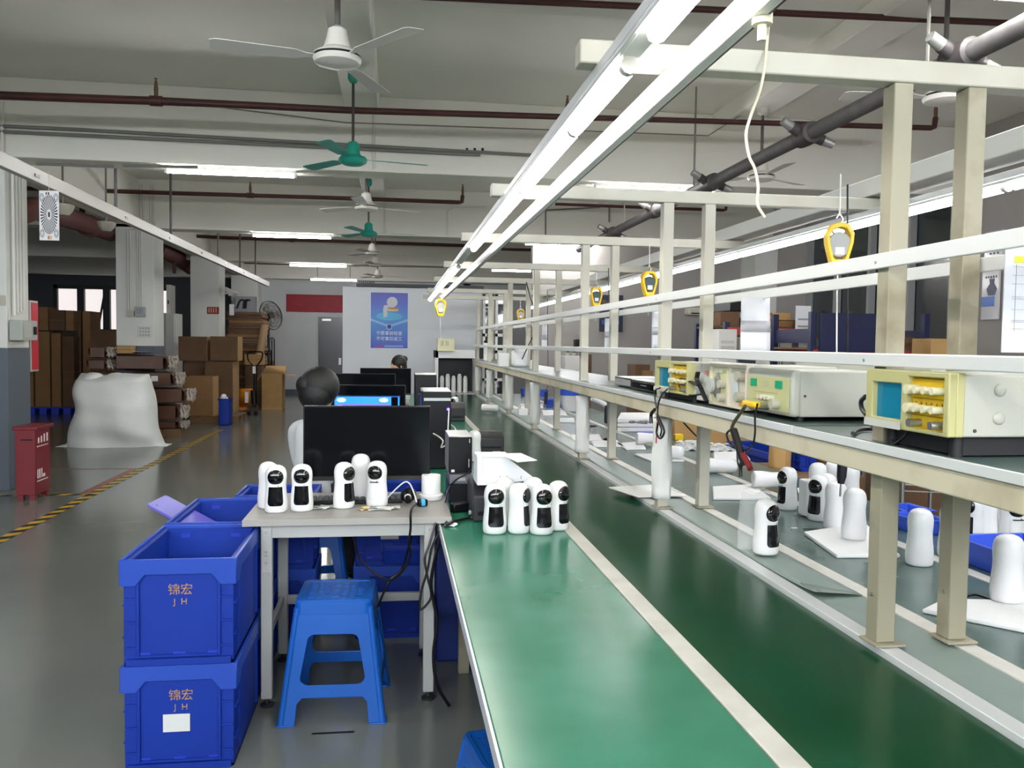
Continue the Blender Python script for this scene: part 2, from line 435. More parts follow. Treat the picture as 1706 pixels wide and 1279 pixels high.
# added glowing windows for soft fill light, in the unseen wall behind the camera
w3 = B()
for x in (-9, -5.5, -2, 1.5):
    w3.box(x, x+3.0, -4.99, -4.93, 2.2, 2.28).box(x, x+3.0, -4.99, -4.93, 3.72, 3.8).box(x, x+.08, -4.99, -4.93, 2.2, 3.8).box(x+2.92, x+3.0, -4.99, -4.93, 2.2, 3.8).box(x+1.46, x+1.54, -4.99, -4.93, 2.2, 3.8)
w3o = struct('fill_window_3', w3, M('window_frame_white', (150, 152, 150)))
pn = B()
for x in (-9, -5.5, -2, 1.5): pn.box(x+.05, x+2.95, -4.985, -4.975, 2.25, 3.75)
pn.build('pane', M('fill_pane_glow', (255, 255, 255), .5, emit=(236, 242, 250), es=9.0), w3o)
# ------------------------------------------------------------------ the assembly line
LY0, LY1 = -1.2, 12.6
BZ = .75
line = thing('conveyor_workbench', 'long double conveyor workbench with green mat and white edge strips', 'workbench', (.2, 0, 0))
def lp(name, b, m, bev=.0, **k): return b.build(name, m, line, bevel=bev, world=True, **k)
lp('side_board', B().box(.197, .687, LY0, LY1, BZ-.03, BZ), green_m, .003)
lp('edge_trim', B().box(.190, .1965, LY0, LY1, BZ-.034, BZ+.002), alu_m, .001)
lp('edge_strip', B().box(.688, .745, LY0, LY1, BZ-.06, BZ+.003), strip_m, .002)
lp('conveyor_belt', B().box(.747, 1.205, LY0, LY1, BZ-.05, BZ-.012), belt_m, .003)
rl = B().box(1.207, 1.256, LY0, LY1, BZ-.06, BZ+.004)
lp('guide_rail', rl, alu_m, .0015)
lp('center_board', B().box(1.257, 1.414, LY0, LY1, BZ-.03, BZ), greymat_m, .002)
# a second, loose layer of mat whose end curls up
cy = P(1500, 992, Z=BZ).y
def curl(u, v):
    y = cy + (LY1-cy)*v**2
    lift = .013*math.exp(-(y-cy)/.12)*(1.25-u)
    x = 1.262+.148*u
    return (x, y + (0.10*(1-u) if v == 0 else 0), BZ+.0022+lift)
lp('mat_overlay', B().grid(curl, 6, 40), greymat_m, solid=.003)
lp('edge_strip', B().box(1.416, 1.47, LY0, LY1, BZ-.06, BZ+.003), strip_m, .002)
lp('conveyor_belt', B().box(1.472, 1.905, LY0, LY1, BZ-.05, BZ), belt2_m, .003)
lp('edge_strip', B().box(1.907, 1.96, LY0, LY1, BZ-.06, BZ+.003), strip_m, .002)
lp('side_board', B().box(1.962, 2.34, LY0, LY1, BZ-.03, BZ), belt2_m, .003)
lp('side_panel', B().box(.62, .66, LY0, LY1, .12, BZ-.06), M('navy_side_panel', (20, 34, 66), .5), .004)
lp('side_panel', B().box(1.86, 1.89, LY0, LY1, .12, BZ-.06), M('navy_side_panel', (20, 34, 66), .5), .004)
for y in (.3, 2.0, 3.75, 5.4, 7.2, 9.0, 10.8, 12.4):
    lp('leg', B().box(.3, .35, y, y+.05, 0, BZ-.03).box(.3, .62, y, y+.05, BZ-.08, BZ-.032), creamd_m, .003)
    lp('leg', B().box(2.2, 2.25, y, y+.05, 0, BZ-.03).box(1.9, 2.25, y, y+.05, BZ-.08, BZ-.032), creamd_m, .003)
# rack above the belts
rack = thing('overhead_rack', 'cream steel post rack with a long shelf standing on the workbench', 'rack', (1.23, 1.93, BZ))
def rp(name, b, m, bev=.0, **k): return b.build(name, m, rack, bevel=bev, world=True, **k)
PYS = (1.93, 3.70, 5.35, 7.24, 8.9, 10.8, 12.35)
SH = 1.255
for i, y in enumerate(PYS):
    top = 2.15
    for j, x in enumerate((1.205, 1.402)):
        p = rp('post', B().box(x, x+.05, y, y+.05, BZ+.012, top), creamd_m if i == 0 else cream_m, .003)
        B().box(x-.012, x+.07, y-.018, y+.06, BZ+.0062, BZ+.012).build('foot_plate', creamd_m, p, world=False, bevel=.001)
        if i < 2:
            B().cyl((x-.004, y+.025, .88), (x+.002, y+.025, .88), .005, 10).build('bolt', steel_m, p)
    rp('crossbar', B().box(.42, 2.30, y-.004, y+.054, top, top+.055), cream_m, .004)
# white foam wrapping round the lower left posts
def wrapmesh(y, r=.042):
    n = 18; b = B(); rnd = random.Random(int(y*10)); cx, cy2 = 1.23, y+.025
    ph = [rnd.uniform(0, 6) for _ in range(4)]
    def f(u, v):
        a = 2*pi*u; z = .80+.37*v
        k = r*(1+.09*sin(3*a+ph[0]+2*v)+.06*sin(5*a+ph[1]-5*v)+.05*sin(9*v+ph[2]))
        return (cx+k*cos(a), cy2+k*sin(a), z)
    return b.grid(f, n, 14)
for y in PYS[1:]: rp('foam_wrap', wrapmesh(y), wrap_m, solid=.004)
sy0, sy1 = .2, LY1
rp('shelf_beam', B().box(1.174, 1.224, sy0, sy1, 1.190, 1.245), beam_m, .004)
rp('shelf_beam', B().box(1.50, 1.55, sy0, sy1, 1.19, 1.244), creamd_m, .004)
js = [2.03]
for a, b in ((sy0, 2.33), (2.335, 4.75), (4.755, 7.3), (7.305, 10), (10.005, sy1)):
    rp('shelf_board', B().box(1.175, 1.62, a, b, 1.246, 1.268), M('shelf_mat_grey_green', (150, 162, 156), .35, c2=(134, 148, 142), scale=6), .004)
    rp('shelf_lip', B().box(1.166, 1.1745, a, b, 1.2465, 1.2705), alu_m, .002)
    rp('shelf_mat', B().box(1.18, 1.62, a+.01, b-.01, 1.2685, 1.2705), M('shelf_mat_green', (78, 96, 92), .3))
# long flat rails on the posts
r1 = rp('rail', B().box(1.188, 1.203, .3, LY1, 1.70, 1.737), alu_m, .002)
zb = P(1507, 459, X=1.47).z
rp('rail', B().box(1.456, 1.471, .3, LY1, zb-.018, zb+.018), alu_m, .002)
rp('rail', B().box(1.165, 1.203, .3, LY1, 1.458, 1.490), alu_m, .003)
for y in PYS:
    for z in (1.715, 1.472): B().cyl((1.186 if z > 1.6 else 1.163, y+.03, z), (1.19, y+.03, z), .004, 8).build('bolt', steel_m, r1, world=True)
# lamp bars
def lampbar(name, label, x, z, y0, y1, tubes, m, wide):
    t = thing(name, label, 'light', (x, y0, z+.06))
    b = B().box(x-wide, x+wide*.6, y0, y1, z+.038, z+.064).box(x-wide, x-wide+.012, y0, y1, z+.026, z+.036)
    b.build('lamp_channel', alu_m, t, world=True, bevel=.002)
    for a, c in tubes:
        o = B().tube([(x, a+.02, z+.02), (x, c-.02, z+.02)], .02, 8).build('led_tube', m, t, world=True)
        B().cyl((x, a-.002, z+.02), (x, a+.02, z+.02), .0205, 10).build('end_cap', whitemetal_m, o, world=False)
    return t
ZL = 2.085
ys = []
ysplit = [-.9, .33, P(1082, 67, Z=ZL+.02).y]
tubes = [(-.9, .32), (.34, P(1085, 62, Z=ZL+.02).y), (P(1050, 108, Z=ZL+.02).y, P(957, 214, Z=ZL+.02).y)]
y = tubes[-1][1]+.006
for pxy in ((873, 315), (795, 415)):
    yy = P(*pxy, Z=ZL+.02).y; tubes.append((y, yy)); y = yy+.006
ya2 = P(763, 444, Z=ZL+.02).y
tubes += [(ya2, ya2+1.25), (ya2+1.256, ya2+2.5), (ya2+2.506, 11.9)]
tubes = [(a, b) for a, b in tubes if b > a+.2]
lampbar('light_bar', 'long white linear lamp bar hanging over the green belt', .5, ZL, -1.0, 12.0, tubes, led_m, .04)
tb = []; y = -.8
while y < 13.3: tb.append((y, y+1.2)); y += 1.215
lampbar('light_bar', 'long white linear lamp bar over the far side of the bench', 2.24, ZL, -1.0, 13.4, tb, ledw_m, .05)
# white cable trough above the far lamp bar
tr = tag(B().box(2.20, 2.36, -.9, 13, 2.215, 2.30).build('cable_trough', whitemetal_m, bevel=.006), 'white cable trough lying on the crossbars above the far lamp bar', 'trough')
# suspended aluminium hanging rail
hr = thing('hanging_rail', 'white aluminium hanging rail beside the near lamp bar', 'rail', (.64, -1, 2.1))
B().box(.622, .648, -1, 11.3, 2.085, 2.145).build('channel', alu_m, hr, world=True, bevel=.003)
B().box(.6485, .654, -1, 11.3, 2.087, 2.125).build('slot_seal', black_m, hr, world=True)
# plastic tool hook and coil tube hanging near the rail
pk = P(1270, 30, Y=1.45)
hk = thing('hose_coupling', 'cream plastic hose coupling hanging under the rail top', 'coupling', pk)
B().cyl((0, 0, .02), (0, 0, .06), .012, 12).cyl((0, 0, -.012), (0, 0, .02), .018, 12).cyl((0, 0, -.04), (0, 0, -.012), .008, 12).build('body', M('cream_plastic', (222, 216, 190), .4), hk)
hp = [P(x, y, Y=1.90) for x, y in ((1280, 45), (1274, 110), (1266, 150), (1250, 195), (1243, 225), (1248, 260), (1257, 280), (1263, 310), (1262, 340), (1274, 362))]
cable([P(1281, 22, Y=1.5)]+hp, .0035, M('cream_tube', (226, 218, 190), .4), 'air_hose', 'thin cream hose dangling by the first crossbar', 'hose')
# ---------------------------------------------------------------- spring balancers (yellow)
def balancer(label, p, s=1.0, rz=0.0, dark=False, hookz=None):
    t = thing('spring_balancer', label, 'tool balancer', p, rz, 'yellow spring balancers hanging over the bench')
    out = [(0, .085), (.03, .078), (.05, .045), (.048, .01), (.03, -.06), (.022, -.072), (-.022, -.072), (-.03, -.06), (-.048, .01), (-.05, .045), (-.03, .078)]
    out = [(x*s, y*s) for x, y in out]
    hole = [(x*.72, y*.74+.004*s) for x, y in out][:]
    B().plate(out, [hole], .045*s, FRONT(0, .022*s, 0)).build('housing', yellow_m, t, bevel=.004*s)
    dr = B().lathe([(.0, -.018), (.044, -.018), (.047, -.01), (.047, .01), (.044, .018), (0, .018)], (0, 0, 0), 20)
    for i, q in enumerate(dr.v): x, y, z = q; dr.v[i] = (x*s*.9, z*s, y*s+.004*s)
    drum = dr.build('drum', M('balancer_dark_green', (50, 70, 68), .4) if dark else M('balancer_grey', (168, 170, 168), .45), t)
    B().box(-.016*s, .016*s, -.021*s, -.0185*s, -.032*s, -.006*s).build('rating_plate', whitepap_m, t)
    B().tube(arc([(0, 0, .08*s), (.012*s, 0, .095*s), (0, 0, .115*s), (-.012*s, 0, .10*s)], 5), .004*s, 6).build('hook', steel_m, t)
    B().tube([(0, 0, -.07*s), (0, 0, -.19*s)], .0025*s, 6).build('cable', wcable_m, t)
    return t
def strap(p, z1, name='hanging_strap', label=''):
    return tag(B().tube([(p[0], p[1], p[2]), (p[0], p[1], z1)], .003, 6).build(name, wcable_m), label, 'strap')
for i, (px, py, Y, s, dark, lab) in enumerate(((1397, 410, 2.9, 1.0, False, 'yellow spring balancer with a grey label disc, largest of those hanging'),
        (1081, 474, 5.05, 1.0, True, 'yellow spring balancer with dark core hanging between the second and third posts'),
        (993, 495, 6.7, 1.0, True, 'yellow spring balancer with dark core hanging by the third posts'),
        (867, 525, 11.6, 1.05, False, 'tiny yellow spring balancer hanging far down the rack'),
        (734, 513, 11.25, 1.5, False, 'plain yellow spring balancer hanging from the end of the near rail'))):
    p = P(px, py, Y=Y); b = balancer(lab, p, s, -.25 if i == 0 else .1, dark)
    z1 = 2.135 if i < 4 else 2.085
    if z1 > p.z+.11*s: B().tube([(0, 0, .11*s), (0, 0, z1-p.z)], .003, 6).build('strap', wcable_m, b)
    if i in (0, 4): B().tube([(0, 0, -.19*s), (.01, 0, (1.30 if i == 0 else 1.50)-p.z)], .003, 6).build('pull_cord', wcable_m, b)
# papers hung on the rails
def sheet(label, px0, px1, py0, py1, Y, band=True, name='hanging_sheet', m=None):
    a = P(px0, py0, Y=Y); c = P(px1, py1, Y=Y)
    t = thing(name, label, 'paper', ((a.x+c.x)/2, Y, c.z), 0, 'white sheets hung on the rack')
    w, h = (c.x-a.x)/2, a.z-c.z
    B().grid(lambda u, v: (-w+2*w*u, .006*sin(5*u+2*v), h*v), 6, 6).build('sheet', m or M('hung_paper', (214, 215, 220), .6), t, solid=.001)
    if band: B().grid(lambda u, v: (-w+2*w*u, -.004+.006*sin(5*u+2*(.38+.2*v)), h*(.38+.2*v)), 6, 2).build('clear_band', M('grey_band', (170, 170, 174), .4), t, solid=.001)
    return t
sheet('white folded sheet with a grey band hung behind the near rails', 1236, 1281, 495, 588, 3.2)
sheet('white sheet with a grey band hung beside the second posts', 1087, 1108, 518, 582, 4.9)
sheet('narrow white sheet with a grey band hung by the third posts', 1008, 1019, 530, 582, 6.0)
sheet('pair-folded pale sheet with a grey band hung near the fourth posts', 903, 911, 540, 582, 7.9)
# near printed sheet with table and yellow heading
a = P(1676, 408, Y=1.75); c = P(1760, 588, Y=1.75)
ps = thing('work_instruction_sheet', 'white printed sheet with yellow heading hung beside the near right post', 'paper', (a.x, 1.75, c.z))
w, h = c.x-a.x, a.z-c.z
B().box(0, w, 0, .003, 0, h).build('sheet', M('printed_sheet_white', (204, 206, 212), .8), ps)
B().box(.022, w-.01, -.0015, -.0005, h*.84, h*.90).build('heading', M('highlighter_yellow', (226, 220, 60), .7), ps)
gl = B()
for k in (.80, .72, .64, .52, .50, .40, .30, .285, .22): gl.box(.02, w-.01, -.0012, -.0005, h*k, h*k+.0008)
for k in (.2, .42, .6, .8): gl.box(w*k, w*k+.0008, -.0012, -.0005, h*.2, h*.82)
gl.build('table_lines', M('print_grey', (150, 150, 150), .8), ps)
# black hanging cable at far posts
cable([P(877, 470, Y=8.5), P(885, 500, Y=8.4), P(896, 528, Y=8.3), P(894, 548, Y=8.2), P(882, 572, Y=8.1), P(870, 598, Y=8.0)], .006, cable_m, 'power_cable', 'thin black cord trailing from the pipe past the fourth posts', 'cord')
# ------------------------------------------------------------------ things on the ceiling
def fan(label, p, m, m2, top, blen=.62, rz=0.0, style='white', group='ceiling fans'):
    t = thing('ceiling_fan', label, 'ceiling fan', (p[0], p[1], top), rz, group)
    d = top - p[2]
    if style == 'white':
        B().lathe([(.02, 0), (.055, -.0), (.05, -.05), (.02, -.07)], (0, 0, 0), 20).build('canopy', m, t)
        B().cyl((0, 0, -.05), (0, 0, -d+.16), .016, 10).build('rod', M('fan_rod_grey', (96, 92, 90), .5), t)
        B().lathe([(.02, .17), (.05, .15), (.06, .10), (.075, .05), (.1, .035), (.125, .02), (.128, .012)], (0, 0, -d), 28).build('motor_cover', m, t)
        B().lathe([(.122, .012), (.122, .0), (.0, .002)], (0, 0, -d), 28).build('gap_ring', black_m, t)
        B().lathe([(.128, .0), (.13, -.008), (.12, -.028), (.08, -.04), (.03, -.046), (.0, -.046)], (0, 0, -d), 28).build('motor_bowl', m, t)
    else:
        B().lathe([(.02, 0), (.03, -.01), (.045, -.03), (.048, -.09), (.03, -.12), (.015, -.125)], (0, 0, 0), 20).build('canopy', m, t)
        B().cyl((0, 0, -.05), (0, 0, -d+.14), .012, 10).build('rod', M('fan_rod_dark', (60, 58, 56), .5), t)
        B().lathe([(.012, .15), (.035, .145), (.055, .12), (.06, .05), (.07, .03), (.11, .015), (.125, -.005)], (0, 0, -d), 28).build('motor_cover', m, t)
        B().lathe([(.125, -.005), (.115, -.03), (.08, -.05), (.03, -.058), (.0, -.058)], (0, 0, -d), 28).build('motor_bowl', m, t)
    for k in range(3):
        a = 2*pi*k/3
        R = Matrix.Rotation(a, 4, 'Z') @ Matrix.Translation((0, 0, -d)) @ Matrix.Rotation(radians(9), 4, 'X')
        b = B()
        b.plate([(.11, -.018), (.16, -.02), (.22, -.05), (blen, -.065), (blen+.03, -.05), (blen+.03, .05), (blen, .065), (.22, .05), (.16, .02), (.11, .018)], [], .003, R)
        b.build('blade', m2, t)
    return t
fw = M('fan_white', (216, 214, 206), .4)
fans = (
 ('white ceiling fan, nearest over the aisle', (562, 97), 4.7, 3.83, 'white', 3.3),
 ('teal ceiling fan on a long dark rod in front of the first beam', (588, 265), 7.4, 3.83, 'teal', .2),
 ('white ceiling fan just behind the first beam', (610, 345), 9.7, 3.83, 'white', .4),
 ('teal ceiling fan with white cap in front of the second beam', (614, 388), 12.2, 3.83, 'teal', .1),
 ('small white ceiling fan high behind the second beam', (620, 421), 15.0, 3.83, 'white', .15),
 ('small white ceiling fan over the white partition, before the third beam', (625, 441), 17.2, 3.83, 'white', .3),
 ('smallest white ceiling fan, close to the white partition top', (629, 460), 20.2, 3.83, 'white', .1),
 ('white ceiling fan with bare rod hanging behind the slanting grey pipe', (1268, 295), 7.9, 3.83, 'white', .5),
 ('white ceiling fan seen between the two nearest rack posts', (1573, 162), 5.0, 3.83, 'white', .9))
for lab, px, Y, top, st, rz in fans:
    p = P(*px, Y=Y)
    if st == 'white': fan(lab, p, fw, fw, top, rz=rz)
    else: fan(lab, p, teal_m, M('fan_blade_teal', (60, 160, 146), .4), top, rz=rz, style='teal')
# ceiling tube lamps under the beams
def batten(label, p, L=1.3):
    t = thing('ceiling_lamp', label, 'light', (p[0], p[1], p[2]+.04), 0, 'tube lamps under the beams')
    B().box(-L/2, L/2, -.03, .03, -.035, 0).build('lamp_housing', whitemetal_m, t, bevel=.003)
    B().tube([(-L/2+.02, -.012, -.055), (L/2-.02, -.012, -.055)], .02, 8).build('led_tube', ledb_m, t)
    B().box(-L/2-.005, -L/2+.02, -.034, .01, -.075, -.03).box(L/2-.02, L/2+.005, -.034, .01, -.075, -.03).build('end_cap', whitemetal_m, t)
    return t
for lab, a, b, Y in (('tube lamp under the first beam over the aisle', (276, 281), (494, 288), 8.9), ('tube lamp under the second beam over the aisle', (420, 389), (553, 393), 14.0),
        ('tube lamp under the third beam over the aisle', (482, 436), (578, 440), 19.2), ('tube lamp under the last beam, before the red banner', (518, 467), (594, 470), 21.5),
        ('tube lamp under the first beam above the shelf rack', (990, 309), (1190, 317), 8.9), ('tube lamp under the third beam above the far rack end', (818, 449), (918, 452), 19.2)):
    pa, pb = P(*a, Y=Y), P(*b, Y=Y)
    p = (pa+pb)/2; t_ = batten(lab, (p.x, Y, 3.2 if Y != 21.5 else 3.06), max(1.15, pb.x-pa.x))
    if Y == 21.5:
        for sx in (-.4, .4): B().cyl((sx, 0, 0), (sx, 0, .9), .008, 6).build('hanging_rod', conduit_m, t_)
for x, y in ((-2.0, 3.7), (2.6, 3.7), (2.8, 14.0), (-2, -1.5), (2.6, -1.5), (5.3, 3.7)):  # extra tube lamps added to brighten the room
    t = batten('tube lamp added for fill light', (x, y, 3.2), 1.3)
    t['label'] = 'tube lamp added to brighten the room'
# sprinkler pipes
def spr_head(b, p, z1):
    b.tube([(p[0], p[1], p[2]), (p[0], p[1], z1-.10)], .018, 8)
    b.tube([(p[0], p[1], z1-.10), (p[0], p[1], z1-.03), (p[0], p[1], z1)], .012, 8, True, [.02, .012, .004])
    b.cyl((p[0], p[1], z1-.004), (p[0], p[1], z1), .016, 10)
def spr_pipe(label, pts, r, heads, elbow=None):
    t = thing('sprinkler_pipe', label, 'pipe', pts[0], 0, 'sprinkler pipes under the ceiling')
    B().tube(pts, r, 10, True, r if isinstance(r, list) else None).build('pipe', maroon_m, t, world=True) if not isinstance(r, list) else B().tube(pts, 1, 10, True, r).build('pipe', maroon_m, t, world=True)
    for k in ((.3, .8) if ('last bay' in label or 'short dark' in label) else ()):
        q = V(pts[0]).lerp(V(pts[-1]), k); q = V((q.x, q.y, pts[1][2])); B().tube([(q.x, q.y, q.z), (q.x, q.y, 4.0)], .005, 5).build('hanging_rod', maroon_m, t, world=True)
    for x in heads:
        # point on the pipe at this x
        for a, b in zip(pts, pts[1:]):
            if min(a[0], b[0]) <= x <= max(a[0], b[0]):
                k = (x-a[0])/(b[0]-a[0]); q = V(a).lerp(V(b), k); break
        else: q = V(pts[-1])
        h = B(); spr_head(h, q, q.z+.19); h.build('sprinkler_head', M('aged_brass', (110, 84, 62), .5, .4), t, world=True)
        B().cyl((q.x-.05, q.y, q.z), (q.x+.05, q.y, q.z), (r[0] if isinstance(r, list) else r)*1.25, 10).build('tee_fitting', maroon_m, t, world=True)
    if elbow:
        q = V(pts[-1]); B().tube([q, q+V((.04, 0, .01)), q+V((.05, 0, .10))], r[-1] if isinstance(r, list) else r, 10).build('elbow', maroon_m, t, world=True)
        h = B(); spr_head(h, q+V((.05, 0, .08)), q.z+.26); h.build('sprinkler_head', M('aged_brass', (110, 84, 62), .5, .4), t, world=True)
    return t
def row(y, *px): return [P(a, b, Y=y) for a, b in px]
q = row(7.6, (-400, 143), (0, 159), (255, 168), (406, 175), (590, 184), (945, 195), (1250, 204), (1550, 213))
spr_pipe('long maroon sprinkler pipe crossing before the first beam', q, [.036, .036, .036, .033, .03, .027, .026, .026], [P(260, 165, Y=7.6).x, P(945, 195, Y=7.6).x], True)
spr_pipe('maroon sprinkler pipe across the very top of the view', row(5.6, (700, -6), (830, 0), (1200, 17), (1690, 39), (2000, 52)), .023, [P(1235, 19, Y=5.6).x])
spr_pipe('maroon sprinkler pipe over the second bay, bending up at its end', row(12.4, (-500, 296), (300, 322), (600, 331), (765, 337)), .03, [P(417, 327, Y=12.4).x], True)
spr_pipe('thin dark sprinkler pipe behind the slanting grey pipe', row(12.5, (925, 340), (1060, 345), (1205, 350)), .024, [], True)
spr_pipe('maroon sprinkler pipe over the third bay', row(17.8, (150, 384), (380, 396), (600, 403), (775, 409)), .035, [P(487, 399, Y=17.8).x], True)
spr_pipe('short dark sprinkler pipe at the far end above the rack', row(16.0, (835, 415), (950, 418), (1050, 420)), .028, [P(923, 417, Y=16.0).x], True)
spr_pipe('maroon sprinkler pipe in the last bay', row(23.2, (200, 428), (440, 438), (700, 443), (752, 444)), .04, [])
# big grey pipe with couplings running along the bench
gx, gz = 2.87, 3.0
gp = thing('grey_supply_pipe', 'thick grey pipe with outlet couplings running above the bench', 'pipe', (gx, 1.5, gz))
B().tube([(gx, 1.5, gz), (gx, 13, gz)], .052, 14).build('pipe', greypipe_m, gp, world=True)
alus = M('dull_aluminium', (150, 150, 148), .4, .6)
for y in (4.02, 5.65, 7.45, 9.1, 11.0):
    c = B().lathe([(.055, -.1), (.075, -.09), (.078, 0), (.075, .09), (.055, .1)], (0, 0, 0), 16)
    for i, k in enumerate(c.v): x_, y_, z_ = k; c.v[i] = (gx+x_, y+z_, gz+y_)
    cc = c.build('coupling', M('dark_fitting', (56, 52, 52), .55), gp, world=True)
    for sx in (-1, 1):
        e = V((gx+sx*.19, y-.02, gz-sx*.075+.01)); s0 = V((gx+sx*.05, y, gz-sx*.01))
        B().tube([s0, s0.lerp(e, .5)], .038, 12).build('outlet', M('dark_fitting', (56, 52, 52)), cc, world=True)
        B().tube([s0.lerp(e, .5), s0.lerp(e, .62), e], .03, 12, True, [.034, .034, .03]).build('quick_connector', alus, cc, world=True)
for y in (4.3, 7.9, 10.4): B().tube([(gx, y, gz), (gx, y, 3.83 if False else 4.0)], .01, 6).build('hanger_rod', conduit_m, gp, world=True)
# slanting-looking white rail over the left aisle
lr = thing('overhead_track', 'long white rail hung along the pillars on the left', 'rail', (-2.9, 3, 2.82))
B().box(-2.93, -2.87, 2.0, 20.2, 2.765, 2.875).build('track', dullmetal_m, lr, world=True, bevel=.004)
ym = [5.8, 7.3, 9.6, 11.4, 13.2, 15, 16.8, 18.6]
for y in ym: B().box(-2.868, -2.862, y, y+.09, 2.80, 2.825).build('slot', black_m, lr, world=True)
for y in (9.4, 11.6, 14.6, 16.6, 18.4): B().tube([(-2.9, y, 2.875), (-2.9, y, 4.0)], .016, 8).build('hanger_rod', greypipe_m, lr, world=True)
# focus test chart hanging from the rail
a = P(64, 317, X=-2.87); c = P(96, 332, X=-2.84)
tc = thing('focus_test_chart', 'white focus test chart with star pattern hung from the left rail', 'test chart', P(80, 405, X=-2.86))
a = P(64, 317, X=-2.9); b_ = P(97, 332, X=-2.74); a2 = P(66, 400, X=-2.9)
ux = (b_-a); ux.z = 0; cw = ux.length; chh = a.z-a2.z
mfx = frame(a2, ux, (0, 0, 1))
tc.matrix_world = Matrix.Identity(4); tc.location = a2; tc.rotation_euler = mfx.to_euler()
B().box(0, cw, 0, chh, -.004, 0).build('board', whitepap_m, tc)
B().box(cw*.3, cw*.7, chh-.001, chh+.0, -.003, -.001).tube([(cw*.5, chh, -.002), (cw*.5, chh+.16, -.002)], .002, 5).build('hanging_wire', wcable_m, tc)
st = B(); cx, cy_ = cw*.5, chh*.52
for k in range(36):
    a0 = 2*pi*(k)/36; a1 = a0+pi/36
    r0, r1 = .22, .80
    st.add([(cx+cw*.5*r0*cos(t)*1.1, cy_+chh*.5*r0*sin(t), .0012) if r == r0 else (cx+cw*.5*r1*cos(t)*1.1, cy_+chh*.5*r1*sin(t), .0012) for r, t in ((r0, a0), (r1, a0), (r1, a1), (r0, a1))], [(0, 1, 2, 3)])
for cc in (.14, .86):
    for dd in (.14, .86):
        for rr in (.05, .08, .11):
            n = 24; st.add([(cw*cc+cw*r*cos(2*pi*i/n), chh*dd+chh*r*.7*sin(2*pi*i/n), .0012) for r in (rr, rr+.012) for i in range(n)], [(i, (i+1) % n, n+(i+1) % n, n+i) for i in range(n)])
st.box(cx-.008, cx+.008, cy_-.02, cy_+.02, .0008, .0014).box(cw*.34, cw*.4, chh*.92, chh*.97, .0008, .0014).box(cw*.45, cw*.52, chh*.92, chh*.97, .0008, .0014)
st.build('star_pattern', M('chart_ink', (60, 60, 62), .8), tc)
B().box(cw*.42, cw*.52, chh*.02, chh*.09, .0008, .0014).build('orange_patch', M('chart_orange', (200, 130, 80), .7), tc)
B().box(cw*.54, cw*.64, chh*.02, chh*.09, .0008, .0014).build('yellow_patch', M('chart_yellow', (214, 196, 140), .7), tc)
# big dusty red duct and lamps in the dim store room
pr = M('dusty_red_duct', (104, 62, 58), .8)
dp = [P(30, 355, Y=10.5), P(60, 348, Y=11), P(110, 362, Y=12.3), P(165, 380, Y=13.5), P(186, 388, Y=14.5)]
rd = thing('dust_duct', 'thick dusty red pipe under the store room ceiling', 'pipe', dp[0])
B().tube(arc([P(-80, 372, Y=9.9)]+dp, 6), .14, 16).build('pipe', pr, rd, world=True)
B().cyl(P(145, 375, Y=13.1), P(150, 377, Y=13.25), .16, 16).build('flange', pr, rd, world=True)
for px, y, Y in ((137, 345, 13.0), (70, 330, 11.2)): q = P(px, y, Y=Y); B().box(q.x-.03, q.x+.03, Y-.03, Y+.03, q.z-.2, 4.0).build('hanger', maroon_m, rd, world=True)
rd2 = thing('dust_duct', 'dusty red pipe seen behind the second pillar', 'pipe', P(290, 430, Y=17))
B().box(P(290,430,Y=18.6).x-.03, P(290,430,Y=18.6).x+.03, 18.57, 18.63, 2.9, 4.0).build('hanger', maroon_m, rd2, world=True)
B().tube([P(262, 412, Y=17.5), P(296, 430, Y=19), P(318, 446, Y=20)], .16, 14).build('pipe', pr, rd2, world=True)
for px, y, Y, lab in ((177, 376, 11.9, 'cream bowl lamp shade beside the dusty red pipe'), (105, 348, 10.1, 'cream bowl lamp shade partly behind the test chart')):
    q = P(px, y, Y=Y); t = thing('bowl_lamp', lab, 'lamp', (q.x, q.y, 4.0))
    B().lathe([(.02, .06), (.11, .05), (.12, .03), (.1, -.02), (.06, -.07), (.0, -.07)], (0, 0, q.z-4.0), 18).build('shade', cream_m, t)
    B().cyl((0, 0, q.z-4.0+.05), (0, 0, 0), .012, 8).build('stem', conduit_m, t)
